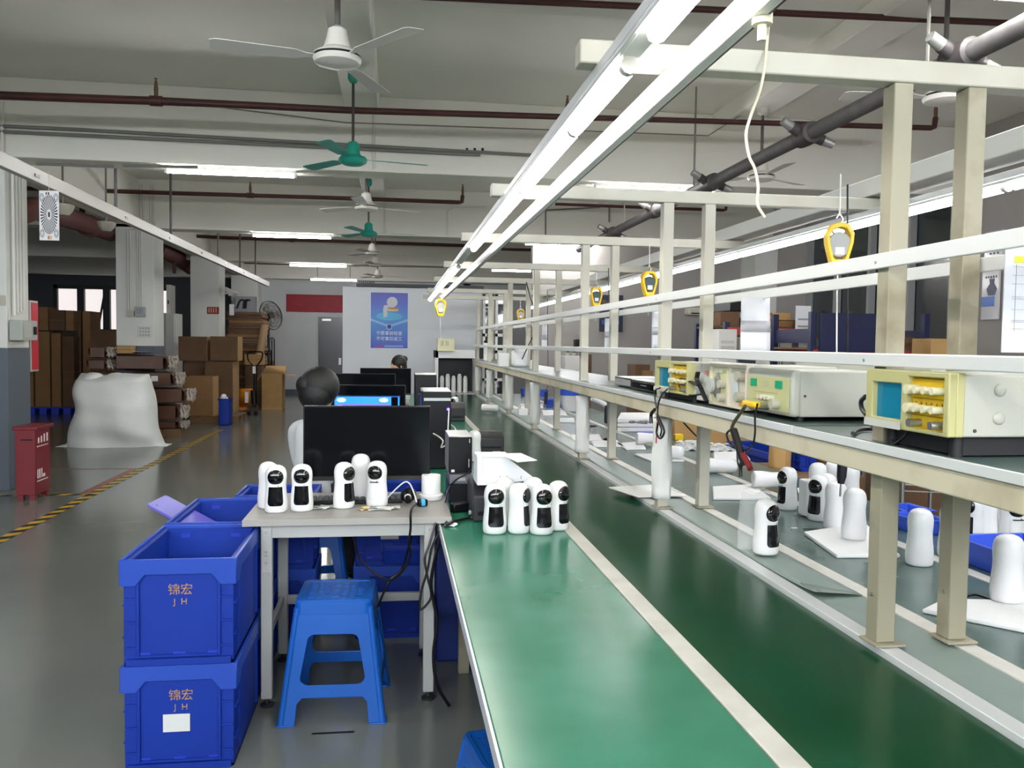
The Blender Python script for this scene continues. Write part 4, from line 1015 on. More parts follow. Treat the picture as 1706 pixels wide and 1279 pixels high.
# ------------------------------------------------------------------ blue stools
def stool(name, label):
    t = thing(name, label, 'stool')
    H, wt, wb = .475, .148, .205       # half widths top / bottom
    m = stool_m
    L = sqrt((H-.03)**2+(wb-wt)**2); tilt = math.atan2(wb-wt, H-.03)
    for k in range(4):
        zt = L
        def X(s, f): return (wb+(wt-wb)*f)*s
        outer = [(X(-1, 0), 0), (X(-1, 0)+.062, 0)]
        lw = .062
        # opening under the crossbar
        outer += [(-wb+lw+.008, .085), (-wb+lw+.025, .105), (wb-lw-.025, .105), (wb-lw-.008, .085), (wb-lw, 0), (wb, 0)]
        outer += [(X(1, 1), zt), (X(-1, 1), zt)]
        hb_, ht_ = .155, L-.10
        def xi(z): return (wb+(wt-wb)*z/L)-.060
        hole = []
        r = .03
        for (sx, z, a0) in ((1, hb_, -90), (1, ht_, 0), (-1, ht_, 90), (-1, hb_, 180)):
            for i in range(6):
                a = radians(a0+90*i/5)
                cz = z+(r if z == hb_ else -r); cxx = sx*(xi(z)-r)
                hole.append((cxx+r*cos(a), cz+r*sin(a)))
        R = Matrix.Rotation(pi/2*k, 4, 'Z') @ Matrix.Translation((0, -wb, .0)) @ Matrix.Rotation(pi/2-tilt, 4, 'X')
        B().plate(outer, [hole], .006, R @ Matrix.Translation((0, 0, -.006))).build('side_frame', m, t, bevel=.0025, seg=2)
    for sx in (-1, 1):
        for sy in (-1, 1):
            B().tube([(sx*(wb-.008), sy*(wb-.008), .004), (sx*(wt-.006), sy*(wt-.006), H-.025)], .012, 10, True, [.014, .012]).build('leg', m, t)
            B().box(min(sx*(wb+.008), sx*(wb-.055)), max(sx*(wb+.008), sx*(wb-.055)), min(sy*(wb+.008), sy*(wb-.055)), max(sy*(wb+.008), sy*(wb-.055)), 0, .006).build('foot', m, t, bevel=.002)
    holes = []
    for i in range(7):
        for j in range(8):
            cx, cy = -.096+.032*i, -.0945+.027*j
            holes.append([(cx-.010, cy-.006), (cx+.008, cy-.006), (cx+.010, cy+.006), (cx-.008, cy+.006)])
    B().plate(rrect(.30, .30, .03, 5), holes, .008, Matrix.Translation((0, 0, H-.008))).build('seat', m, t, bevel=.001, seg=1)
    B().plate(rrect(.30, .30, .03, 5), [rrect(.26, .26, .02, 5)], .006, Matrix.Translation((0, 0, H-.001))).build('seat_rim', m, t, bevel=.002)
    B().plate(rrect(.305, .305, .03, 6), [rrect(.285, .285, .025, 6)], .05, Matrix.Translation((0, 0, H-.052))).build('skirt', m, t, bevel=.004)
    return t
pa, pb = P(480, 1205, Z=0), P(632, 1205, Z=0)
KS = Kind(stool('plastic_stool', 'sky blue plastic stool standing in front of the desk'))
KS(((pa.x+pb.x)/2, (pa.y+pb.y)/2+.19, 0), radians(-2), 'sky blue plastic stool standing in front of the desk', 'blue plastic stools')
p = P(572, 1040, Z=.0)
KS((-.455, 4.93, 0), radians(4), 'blue plastic stool in shade behind the desk, under the seated person', 'blue plastic stools')
KS((.36, 2.45, 0), radians(10), 'blue stool mostly hidden under the near bench edge', 'blue plastic stools', None, (.8, .8, .62))
B_ = tag(B().box(.205, .5, 3.9, 4.4, .0, .62).build('storage_bin', M('dark_navy_bin', (16, 40, 110), .5), bevel=.01), 'dark navy storage bin on the floor below the bench', 'bin')
o = tag(B().box(-.03, .0, 0, .002, 0, .0015).box(-.16, .0, 0, .012, 0, .0015).build('cable_tie', black_m, loc=P(590, 1220, Z=0)), 'dark strip lying on the floor before the stool', 'strip')
# ------------------------------------------------------------------ people
def skin_body(name, joints, edges, m, parent=None, root=0, lev=2):
    me = bpy.data.meshes.new(name)
    me.from_pydata([j[0] for j in joints], edges, []); me.update()
    o = bpy.data.objects.new(name, me); COL.objects.link(o)
    if parent is not None: o.parent = parent
    md = o.modifiers.new('skin', 'SKIN'); md.use_smooth_shade = True; md.branch_smoothing = .4
    if not me.skin_vertices: 
        import bmesh
        bm = bmesh.new(); bm.from_mesh(me); bm.verts.layers.skin.verify(); bm.to_mesh(me); bm.free()
    for i, j in enumerate(joints):
        r = j[1]; me.skin_vertices[0].data[i].radius = (r, r) if not isinstance(r, tuple) else r
    me.skin_vertices[0].data[root].use_root = True
    o.modifiers.new('sub', 'SUBSURF').levels = lev; o.modifiers['sub'].render_levels = lev
    me.materials.append(m)
    return o
def head_mesh(mx, hair_style):
    """head (face to local -Y), returns builders for skin and hair; origin at head centre, 0.225 tall"""
    b = B()
    def f(u, v):
        a = 2*pi*u; t = pi*v; x = .074*sin(t)*cos(a); y = .094*sin(t)*sin(a); z = -.115*cos(t)
        if z < 0: 
            k = 1+z*2.6; x *= max(.62, k); 
            if y > 0: y *= max(.6, 1+z*3)
        if y < 0:
            y *= .93
            g = math.exp(-((x/.011)**2+((z+.018)/.022)**2)); y -= .024*g                                   # nose
            g = math.exp(-(((abs(x)-.032)/.016)**2+((z-.012)/.012)**2)); y += .011*g                         # eye sockets
            g = math.exp(-((x/.024)**2+((z+.058)/.009)**2)); y -= .007*g                                     # lips
            g = math.exp(-((x/.02)**2+((z+.095)/.018)**2)); y -= .008*g                                      # chin
        return mx @ V((x, y, z))
    b.grid(f, 36, 28)
    for s in (-1, 1): b.ball((0, 0, 0), (.008, .018, .03), 10, 8, mx @ Matrix.Translation((s*.076, .012, -.005)) @ Matrix.Rotation(s*.3, 4, 'Z'))
    return b
def person(label, hc, face, hair, seat_z, torso_dir, lean=.04):
    """hc: head centre; face: yaw (0 looks to -Y); seated"""
    t = thing('person', label, 'person', (hc[0], hc[1], 0))
    X, Y, Z = 0, 0, hc[2]
    fx, fy = sin(face), -cos(face)          # facing direction
    sx, sy = -fy, fx                        # the person's left side
    def q(fwd, side, z): return (fx*fwd+sx*side, fy*fwd+sy*side, z)
    J = [(q(-.10, 0, seat_z+.13), (.15, .12)), (q(-.11, 0, seat_z+.22), (.125, .10)), (q(-.08, 0, seat_z+.40), (.14, .10)), (q(-.05, 0, Z-.20), (.075, .06)), (q(-.02, 0, Z-.13), .05), (q(-.01, 0, Z-.08), .052)]
    E_ = [(0, 1), (1, 2), (2, 3), (3, 4), (4, 5)]
    sh = Z-.235
    for s in (-1, 1):
        n = len(J)
        J += [(q(-.06, s*.155, sh), .062), (q(.02, s*.20, sh-.24), .046), (q(.24, s*.15, sh-.30), .034), (q(.28, s*.14, sh-.30), .028)]
        E_ += [(3, n), (n, n+1), (n+1, n+2), (n+2, n+3)]
        n = len(J)
        J += [(q(.02, s*.09, seat_z+.095), .085), (q(.34, s*.11, seat_z+.085), .062), (q(.36, s*.11, .28), .048), (q(.34, s*.11, .07), .036), (q(.44, s*.12, .045), .032)]
        E_ += [(0, n), (n, n+1), (n+1, n+2), (n+2, n+3), (n+3, n+4)]
    skin_body('body', J, E_, shirt_m, t)
    # trousers: sleeves over the legs
    tr = B()
    for s in (-1, 1):
        tr.tube(arc([q(-.05, s*.09, seat_z+.105), q(.15, s*.10, seat_z+.10), q(.34, s*.11, seat_z+.08), q(.365, s*.11, .3), q(.345, s*.11, .06)], 5), .1, 12, True, [.1]*6+[.088]*5+[.078]*5+[.072]*5)
        tr.ball(q(.40, s*.115, .045), (.055, .06, .045), 12, 8).ball(q(.46, s*.12, .035), (.045, .05, .035), 12, 8)
    tr.build('trousers', dark_cloth_m, t)
    # hands
    for s in (-1, 1):
        w = V(q(.28, s*.14, sh-.30)); F = V((fx, fy, 0)); L_ = V((sx, sy, 0))
        hj = [(tuple(w), .024), (tuple(w+F*.05), (.034, .016)), (tuple(w+F*.085), (.036, .014))]; he = [(0, 1), (1, 2)]
        for i, (o, ln) in enumerate(((-.028, .062), (-.009, .072), (.010, .068), (.028, .052))):
            n = len(hj); base = w+F*.085+L_*o
            hj += [(tuple(base), .0095), (tuple(base+F*ln*.55+V((0, 0, -.006))), .0085), (tuple(base+F*ln+V((0, 0, -.022))), .0075)]; he += [(2, n), (n, n+1), (n+1, n+2)]
        n = len(hj); tb = w+F*.04+L_*(-s*.034); hj += [(tuple(tb), .011), (tuple(tb+F*.03-L_*s*.02+V((0, 0, -.008))), .0095), (tuple(tb+F*.055-L_*s*.022+V((0, 0, -.016))), .008)]; he += [(1, n), (n, n+1), (n+1, n+2)]
        skin_body('hand', hj, he, skin_m, t, 0, 1)
    mxh = Matrix.Translation((0, 0, Z)) @ Matrix.Rotation(face, 4, 'Z')
    head_mesh(mxh, None).build('head', skin_m, t, ang=70)
    ey = B()
    for s in (-1, 1): ey.ball((s*.032, -.078, .012), (.013, .010, .007), 10, 8, mxh)
    ey.build('eyes', M('eye_dark', (30, 24, 22), .2), t)
    B().ball((0, -.0905, -.058), (.022, .006, .006), 10, 8, mxh).build('mouth', M('lip_red', (168, 92, 86), .5), t)
    h = B()
    for k in hair: 
        c, r = k[0], k[1]; h.ball(c, r, 22, 16, mxh)
    h.build('hair', hair_m, t, ang=70)
    if False:
        st = B()
        for i in range(14):
            a = radians(150+ i*16); st.tube(arc([mxh @ V((.09*cos(a)*.3, .02+.03*sin(a), .13)), mxh @ V((.112*cos(a), .02+.108*sin(a), .07)), mxh @ V((.116*cos(a), .02+.112*sin(a), 0)), mxh @ V((.10*cos(a), .025+.105*sin(a), -.06))], 4), .006, 5)
        st.build('hair_locks', hair_m, t)
    B().lathe([(.0, 0), (.17, 0), (.175, .02), (.16, .05), (0, .05)], (fx*-.10, fy*-.10, 0), 20).v
    return t
bun = [((0, .022, .022), (.112, .118, .118)), ((0.0, .06, -.02), (.10, .09, .10)), ((0.03, .10, .03), (.06, .055, .06))]
tied = [((0, .02, .032), (.092, .108, .108)), ((.0, .05, -.03), (.085, .08, .12)), ((0, .1, .08), (.045, .045, .045))]
hp_ = P(537, 646, Y=5.0)
person('person in a white shirt with thick black hair, seated behind the large monitor', (hp_.x, hp_.y, hp_.z-.012), radians(140), bun, .49, 0)
hp2 = P(669, 607, Y=11.3)
hp2.x -= .05
person('person with black hair tied up high, only the head showing over the farthest monitor', (hp2.x, hp2.y, hp2.z-.01), radians(-60), tied, .45, 0)
def seat(label, x, y, z):
    t = thing('office_stool', label, 'stool', (x, y, 0))
    B().lathe([(0, z-.05), (.16, z-.05), (.175, z-.03), (.17, z), (0, z)], (0, 0, 0), 24).build('seat', M('stool_grey_pad', (90, 92, 94), .6), t)
    B().cyl((0, 0, .06), (0, 0, z-.05), .022, 12).build('column', steel_m, t)
    for k in range(5):
        a = 2*pi*k/5; B().tube([(0, 0, .07), (.2*cos(a), .2*sin(a), .03)], .014, 8).build('leg', black_m, t); B().ball((.2*cos(a), .2*sin(a), .02), .02, 8, 6).build('castor', black_m, t)
    return t
F1 = radians(140)
F2 = radians(-60)
seat('round grey stool under the person with tied-up hair', hp2.x-sin(F2)*.10, hp2.y+cos(F2)*.10, .42)
# ------------------------------------------------------------------ instruments on the shelf; each faces -X
SZ = 1.2706
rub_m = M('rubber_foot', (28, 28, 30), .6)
def knob(b, y, z, r, l, x=0.0): b.cyl((x, y, z), (x-l, y, z), r, 14)
def inst(name, label, cat, y0, y1, z0, z1, depth, x0, body_m, foot=.012):
    """local: x = depth from the front face, y along the bench, z up"""
    t = thing(name, label, cat, (x0, (y0+y1)/2, SZ)); w = (y1-y0)/2; h = z1-z0
    zz = z0-SZ
    B().box(.03, depth, -w+.004, w-.004, zz, zz+h-.004).build('case', body_m, t, bevel=.004)
    if zz > .02: B().box(.05, depth-.03, -w+.03, w-.03, .004, zz-.001).build('gap_shade_block', rub_m, t)  # black block put in as the shade of the gap under the case
    for fx in (.05, depth-.04):
        for fy in (-w+.04, w-.04): B().cyl((fx, fy, 0), (fx, fy, zz+.002), .014, 12).build('foot', rub_m, t)
    return t, w, zz, h
def scope(label, y0, y1, z0, z1, depth, x0):
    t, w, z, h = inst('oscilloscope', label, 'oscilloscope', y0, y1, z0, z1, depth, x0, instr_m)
    # bezel with two openings (screen: far half, panel: near half)
    def rect(a, b, c, d): return [(a, c), (b, c), (b, d), (a, d)]
    mx = LEFTF(0.0, 0, z)          # local x -> -Y ; so far side is negative u
    sc = rect(-w+.028, -.012, .022, h-.03); pn = rect(.012, w-.018, .008, h-.012)
    b = B().plate(rect(-w, w, 0, h), [sc, pn], .02, LEFTF(.02, 0, z))
    b.plate(rect(-w, w, 0, h), [rect(-w+.012, w-.012, .012, h-.012)], .02, LEFTF(.038, 0, z))
    b.build('bezel', lime_m, t, bevel=.003)
    B().plate(rect(-w+.024, -.008, .018, h-.026), [], .004, LEFTF(.018, 0, z)).build('screen', cyan_m, t)
    B().plate(rect(-w+.006, -.006, .0, .018), [], .003, LEFTF(-.003, 0, z)).build('lower_strip', M('scope_grey_strip', (196, 198, 190), .4), t)
    pan = B().plate(rect(.008, w-.014, .004, h-.008), [], .004, LEFTF(.016, 0, z)).build('control_panel', M('scope_yellow_panel', (206, 172, 8), .45, c2=(190, 152, 12), scale=30), t)
    kb = B(); gm = M('scope_knob_cream', (214, 210, 178), .4)
    rowz = (h*.70, h*.40)
    for rz_ in rowz:
        for i in range(4):
            y = -(.03+(w-.06)*i/3.2); k = B(); knob(k, y, z+rz_, .008 if i else .011, .028, .012); k.build('knob', gm, t)
    ln = B()
    for zz_ in (h*.56, h*.28, h*.88): ln.box(.0105, .0118, -w+.03, -.02, z+zz_, z+zz_+.0012)
    for i in range(6): ln.box(.0105, .0118, -(.03+.018*i)-.001, -(.03+.018*i)+.001, z+h*.46, z+h*.50)
    ln.build('panel_marking', M('panel_ink', (90, 76, 20), .7), t)
    for i in range(2):
        y = -(.045+(w-.08)*i); c = B(); knob(c, y, z+.022, .009, .03, .012); c.build('socket', steel_m, t)
    # side details on the near side (facing -Y)
    for zz_ in (h*.74, h*.3):
        B().ball((.12, -w+.003, z+zz_), (.014, .006, .014), 14, 10).build('handle_boss', instr_m, t)
    vb = B()
    for gz in (.55, .15):
        for i in range(6):
            for j in range(4): vb.cb((.255+.012*i, -w+.0035, z+h*gz+.012*j), (.006, .002, .006))
    vb.build('vent_holes', black_m, t)
    B().cyl((.065, -w+.002, z+.014), (.065, -w+.006, z+.014), .004, 8).build('screw', M('screw_dark', (70, 70, 66), .4), t)
    return t
sa = P(1443, 618, X=1.215); sb = P(1582, 727, X=1.215)
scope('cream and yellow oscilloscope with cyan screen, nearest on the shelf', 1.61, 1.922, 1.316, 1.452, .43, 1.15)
s2a = P(1092, 600, X=1.25); s2b = P(1150, 660, X=1.25)
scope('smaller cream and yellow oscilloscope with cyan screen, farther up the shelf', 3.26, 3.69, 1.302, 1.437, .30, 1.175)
# function generator with two green displays
def rect(a, b, c, d): return [(a, c), (b, c), (b, d), (a, d)]
ga, gb = P(1246, 620, X=1.215), P(1318, 690, X=1.215)
t, w, z, h = inst('signal_generator', 'cream signal generator with two green displays and a yellow probe', 'signal generator', gb.y, ga.y, 1.286, 1.432, .40, 1.215, instr_m)
B().box(0, .032, -w, w, z, z+h).build('front_frame', instr_m, t, bevel=.010, seg=3)
B().plate(rect(-w+.016, w-.012, .012, h-.028), [], .004, LEFTF(-.0005, 0, z)).build('face_plate', M('generator_face', (186, 186, 138), .45), t, bevel=.001)
for u in (-w*.62, w*.52): B().plate(rect(u-.024, u+.024, h*.58, h*.75), [], .002, LEFTF(-.0048, 0, z)).build('display', greenw_m, t)
B().plate(rect(-.024, .01, h*.6, h*.72), [], .0015, LEFTF(-.0046, 0, z)).build('indicator', M('pale_panel', (176, 176, 150), .5), t)
k = B(); 
for i in range(4): q_ = B(); knob(q_, -(-.03+.026*i), z+h*.36, .008, .02, -.004); q_.build('button', M('knob_cream', (210, 208, 186), .45), t)
q_ = B(); knob(q_, -w*.5, z+h*.24, .016, .026, -.004); q_.build('knob', M('knob_grey', (176, 176, 160), .45), t)
q_ = B(); knob(q_, -w*.08, z+h*.14, .008, .035, -.004); q_.build('socket', steel_m, t)
B().box(-.06, -.035, -w*.08-.012, w*.45, z+h*.12, z+h*.12+.02).build('probe_head', yellow_m, t, bevel=.006)
mk = B()
for zz_ in (.46, .28, .2): mk.box(-.0056, -.0046, -w*.5, w*.6, z+h*zz_, z+h*zz_+.0012)
mk.build('panel_marking', M('panel_ink_grey', (120, 120, 96), .7), t)
vb = B()
for zz_ in (.52, .12):
    for i in range(7): vb.box(.33+.012*i, .334+.012*i, -w+.001, -w+.005, z+h*zz_, z+h*(zz_+.24))
vb.build('vent_slots', black_m, t)
B().cyl((.045, -w, z+h*.45), (.045, -w+.005, z+h*.45), .004, 8).build('screw', M('screw_dark', (70, 70, 66)), t)
# meter pair with clear window covers
def meter(label, px0, px1, kind):
    a, b_ = P(px0, 610, X=1.215), P(px1, 670, X=1.215)
    t, w, z, h = inst('bench_meter', label, 'meter', b_.y, a.y, 1.279, 1.438, .34, 1.215, instr_m, .006)
    B().plate(rect(-w, w, 0, h), [rect(-w+.01, w-.01, .01, h-.012)], .03, LEFTF(.03, 0, z)).build('frame', M('meter_cream_pink', (216, 206, 190), .45), t, bevel=.002)
    if kind == 1:
        B().plate(rect(-w+.008, w-.008, .008, h-.01), [], .004, LEFTF(.014, 0, z)).build('face_plate', instrg_m, t)
        B().ball((.008, w*.25, z+h*.45), (.016, w*.32, .05), 16, 12).build('dial', M('dial_grey', (120, 120, 112), .4), t)
        q_ = B(); knob(q_, w*.45, z+h*.46, .028, .03, .01); q_.build('dial_knob', M('knob_pale', (186, 190, 184), .4), t)
        for zz_ in (.2, .52): q_ = B(); knob(q_, -w*.45, z+h*zz_, .016, .026, .01); q_.build('knob', cream_m, t)
        for i in range(4): B().box(.002, .012, w*.5-.02*i-.004, w*.5-.02*i+.004, z+h*.78, z+h*.86).build('button', whitemetal_m, t)
    else:
        B().plate(rect(-w+.008, w-.008, .008, h-.01), [], .004, LEFTF(.016, 0, z)).build('face_plate', M('meter_face_beige', (204, 200, 180), .45), t)
        B().plate(rect(-w*.62, -w*.05, .03, h-.03), [], .004, LEFTF(.010, 0, z)).build('scale_window', M('scale_pale', (206, 216, 220), .15), t)
        for zz_ in (.28, .74): q_ = B(); knob(q_, -w*.42, z+h*zz_, .018, .03, .012); q_.build('knob', M('knob_beige', (172, 168, 150), .45), t)
        B().box(.004, .012, -w*.34-.015, -w*.34+.015, z+.012, z+.045).build('switch', M('switch_amber', (222, 178, 80), .4), t, bevel=.002)
    return t
meter('cream meter with large round dial on the shelf', 1182, 1211, 1)
meter('cream meter with tall pale scale window beside the signal generator', 1212, 1242, 2)
a, b_ = P(1154, 606, X=1.215), P(1179, 660, X=1.215)
t, w, z, h = inst('power_supply', 'pale grey bench unit with a bundle of black leads in front', 'power supply', b_.y, a.y, 1.282, 1.434, .3, 1.215, instr_m)
B().box(.02, .032, -w, w, z, z+h).build('front_panel', M('supply_pale', (198, 198, 192), .45), t, bevel=.003)
B().box(.012, .02, -.045, -.02, z+h*.72, z+h*.82).build('red_switch', M('pale_red', (216, 140, 120), .5), t)
for zz_ in (.3, .62): q_ = B(); knob(q_, w*.4, z+h*zz_, .024, .03, .02); q_.build('knob', M('knob_pale', (186, 190, 184)), t)
B().box(.0, .02, -w*.7, w*.4, z+.004, z+.03).build('terminal_strip', whitemetal_m, t, bevel=.002)
# long grey instruments lying behind the front row
for lab, px0, px1, zt in (('long cream instrument lying flat behind the meters', 1190, 1500, 1.446),):
    t = thing('instrument_case', lab, 'instrument', (1.565, 2.62, SZ))
    B().box(-.0, .05, -.35, .5, .0, zt-SZ).build('case', instr_m, t, bevel=.004)
    B().box(-.002, .05, -.12, .1, zt-SZ+.001, zt-SZ+.004).build('handle', black_m, t)
# black lead bundle in front of power supply
pb = [P(x, y, X=1.19) for x, y in ((1163, 622), (1161, 632), (1167, 645), (1172, 657), (1177, 668))]
lb = thing('lead_bundle', 'bundle of black test leads standing before the pale grey bench unit', 'cable', pb[0])
for i in range(7):
    o = .006*(i % 3-1); oo = .004*(i//3-1)
    pts = [V((p.x+oo, p.y+o, p.z+ (0.006 if j == 0 else 0))) for j, p in enumerate(pb)]
    B().tube(arc(pts, 5), .0035, 6).build('lead', cable_m, lb, world=True)
B().tube(arc([P(x, y, X=1.185) for x, y in ((1170, 646), (1152, 638), (1138, 630), (1131, 634), (1132, 644), (1140, 653), (1150, 658), (1168, 657))], 6), .003, 6).build('loop', cable_m, lb, world=True)
B().tube(arc([P(x, y, X=1.18) for x, y in ((1163, 640), (1150, 635), (1138, 641), (1134, 640))], 6), .003, 6).build('loop', cable_m, lb, world=True)
# hanging probe leads
def probe(label, path, X, bundle):
    t = thing('test_probe', label, 'test lead', P(*path[0], X=X), 0, 'test leads hanging from the shelf')
    B().tube(arc([P(x, y, X=X) for x, y in path], 6), .0035, 6).build('lead', cable_m, t, world=True)
    for pts, r, m_ in bundle: B().tube(arc([P(x, y, X=X-.01) for x, y in pts], 5), r, 8).build('grip', m_, t, world=True)
    return t
redp = M('dark_red_lead', (120, 20, 28), .4)
probe('black and dark red test leads hanging below the signal generator', ((1262, 672), (1258, 695), (1258, 720), (1254, 740), (1242, 750), (1232, 745)), 1.145,
      [(((1242, 676), (1232, 690), (1222, 705), (1218, 718)), .006, M('olive_lead', (72, 70, 44), .5)), (((1218, 715), (1211, 722), (1214, 735), (1222, 745)), .004, cable_m),
       (((1222, 716), (1228, 735), (1234, 755), (1240, 772)), .013, cable_m), (((1238, 757), (1246, 772), (1250, 781)), .010, redp), (((1236, 768), (1234, 780), (1234, 794)), .006, cable_m), (((1228, 752), (1229, 770), (1232, 778)), .003, cable_m)])
probe('black probe leads in a loose coil hanging below the small oscilloscope', ((1112, 648), (1104, 656), (1098, 668), (1096, 680), (1095, 700)), 1.145,
      [(((1091, 682), (1085, 690), (1085, 705)), .008, cable_m), (((1095, 690), (1105, 712), (1106, 722), (1100, 730), (1094, 722), (1096, 705)), .005, cable_m), (((1096, 700), (1102, 715), (1100, 726)), .004, cable_m), (((1095, 702), (1094, 722), (1093, 738)), .003, M('pink_lead', (210, 40, 90), .4))])
probe('second thin lead hanging by the small oscilloscope', ((1100, 646), (1092, 650), (1091, 662), (1094, 680)), 1.15, [])
cable([P(1128, 690, X=1.45), P(1140, 705, X=1.47), P(1152, 718, X=1.5), P(1161, 727, X=1.52)], .004, cable_m, 'power_cable', 'thin black cable slanting behind the wrapped second post')
cable([P(x, y, X=1.185) for x, y in ((1442, 660), (1435, 668), (1436, 680), (1443, 690))], .006, cable_m, 'power_cable', 'black cable bending beside the near oscilloscope screen')
cable([P(1421, 722, Z=SZ+.008)]+[P(x, y, Z=SZ+.008) for x, y in ((1430, 716), (1450, 714), (1475, 718), (1500, 726), (1540, 735))], .006, cable_m, 'power_cable', 'thick black cable lying on the shelf before the near oscilloscope')
cable([P(x, y, X=1.19) for x, y in ((1537, 709), (1520, 711), (1513, 716), (1508, 725), (1497, 735), (1490, 738), (1486, 733))], .003, cable_m, 'probe_lead', 'thin black lead plugged into the near oscilloscope')
t = tag(B().tube([P(1514, 712, X=1.185), P(1538, 708, X=1.19)], .009, 10, True, [.006, .010]).build('probe_clip', steel_m), 'silver probe connector plugged into the near oscilloscope', 'probe')
t = tag(B().tube([P(1468, 704, X=1.185), P(1500, 706, X=1.185)], .006, 8).build('probe_clip', M('dark_probe', (50, 46, 36), .4)), 'dark probe body lying under the near oscilloscope screen', 'probe')
# recorders
for lab, px0, px1, pyt, pyb, X, top in (('flat black recorder box with silver top on the shelf', 1052, 1096, 629, 645, 1.24, 1), ('second flat recorder box, behind and left of the first', 1024, 1052, 627, 640, 1.26, 0)):
    a, b_ = P(px0, pyb, X=X), P(px1, pyb, X=X)
    t = thing('recorder_box', lab, 'recorder', (X, (a.y+b_.y)/2, SZ)); w = abs(a.y-b_.y)/2
    B().box(0, .22, -w, w, .006, .052).build('case', black_m, t, bevel=.003)
    B().box(-.002, .22, -w, w, .0525, .056).build('top_cover', silver, t, bevel=.001)
    B().box(-.003, .0, -w*.9, w*.9, .012, .045).build('front_panel', gloss_m if top else silver, t, bevel=.001)
    B().box(-.005, -.003, -w*.2, w*.2, .03, .033).build('trim_line', steel_m, t)
    for fy in (-w*.8, w*.8):
        for fx in (.03, .19): B().cyl((fx, fy, 0), (fx, fy, .006), .012, 10).build('foot', rub_m, t)
# things farther along the shelf
def fbox(name, label, cat, px0, px1, pyt, pyb, Y, depth, m, z0=None, bev=.004, group=None, flaps=False, side=None, rz=0.0):
    a, c = P(px0, pyt, Y=Y), P(px1, pyb, Y=Y)
    zb = c.z if z0 is None else z0
    t = thing(name, label, cat, ((a.x+c.x)/2, Y, zb), rz, group); w = (c.x-a.x)/2; h = (a.z if z0 is None else max(a.z, z0+.02))-zb
    B().box(-w, w, 0, depth, 0, h).build('body', m, t, bevel=bev)
    return t, w, h
t, w, h = fbox('spray_bottle', 'white bottle with black cap and pump on the far shelf', 'bottle', 806, 819, 571, 596, 11.8, .08, white_m, SZ)
t.children[0].data.clear_geometry() if False else None
B().lathe([(.0, h), (w*.9, h), (w*.9, h+.03), (.012, h+.035), (.008, h+.12), (0, h+.12)], (0, .04, 0), 16).build('cap', black_m, t)
B().box(-w*2.0, -w*.9, .02, .06, h*.1, h*.7).build('grip', black_m, t, bevel=.01)
B().tube(arc([(0, .04, h+.1), (.01, .04, h+.3), (.03, .04, h+.5)], 4), .01, 6).build('hose', cable_m, t)
fbox('white_box', 'small white box on the far shelf', 'box', 832, 848, 588, 605, 8.6, .12, white_m, SZ)
t, w, h = fbox('paper_bag', 'white plastic bag slumped on the far shelf', 'bag', 855, 880, 580, 606, 8.4, .15, M('bag_white', (232, 232, 232), .4, bump=.4, bscale=20), SZ, .03)
fbox('white_box', 'little white box on the shelf before the fourth posts', 'box', 886, 897, 600, 611, 7.6, .1, white_m, SZ)
t, w, h = fbox('file_box', 'cream paper file box on top of the low white cupboard', 'file box', 729, 757, 563, 585, 12.6, .25, M('file_cream', (232, 228, 190), .6), None, .004)
ln = B()
for u in (.2, .3, .5, .6): ln.box(-w+2*w*u, -w+2*w*u+.01, -.002, 0, h*.4, h*.8)
ln.build('print', M('print_grey', (150, 150, 150)), t)
# low white cupboard at the end of the green mat
a = P(725, 583, Y=12.7); c = P(797, 583, Y=12.7)
t = thing('end_cupboard', 'low white cupboard with dark open front at the end of the green mat', 'cupboard', ((a.x+c.x)/2, 12.7, 0)); w = (c.x-a.x)/2; h = a.z
B().box(-w, -w+.05, 0, .5, 0, h).box(w-.05, w, 0, .5, 0, h).box(-w, w, 0, .5, h-.12, h).box(-w, w, .48, .5, 0, h).box(-w, w, 0, .5, .70, .74).build('frame', white_m, t, bevel=.004)
B().box(-w+.052, w-.052, .44, .475, .76, h-.13).build('back_panel', black_m, t)
for i in range(5):
    B().lathe([(.0, 0), (.035, 0), (.035, .22+.03*(i % 2)), (.02, .26+.03*(i % 2)), (0, .26+.03*(i % 2))], (-w+.12+.09*i, .25, .745), 12).build('bottle', white_m, t)
# tall dark slatted frames standing past the end of the rack
for lab, px0, px1 in (('white framed dark glazed panel at the far end of the rack, thinner one', 805, 822), ('white framed dark glazed panel at the far end of the rack, wider one', 826, 848)):
    a, c = P(px0, 490, Y=13.5), P(px1, 600, Y=13.5)
    t = thing('glazed_panel', lab, 'panel', ((a.x+c.x)/2, 13.5, 0)); w = (c.x-a.x)/2; h = a.z
    b = B().box(-w, -w+.04, 0, .05, 0, h).box(w-.04, w, 0, .05, 0, h)
    for zz_ in (0, .9, 1.35, 1.62, h-.05): b.box(-w, w, 0, .05, zz_, zz_+.05)
    b.build('frame', whitemetal_m, t, bevel=.002)
    B().box(-w+.03, w-.03, .02, .03, .05, h-.05).build('glass', glass_m, t)
# ------------------------------------------------------------------ things on the right half of the bench
g3 = 'cameras standing on the grey right side of the bench'
def pr_(px): return P(px[0], px[1], Z=BZ)
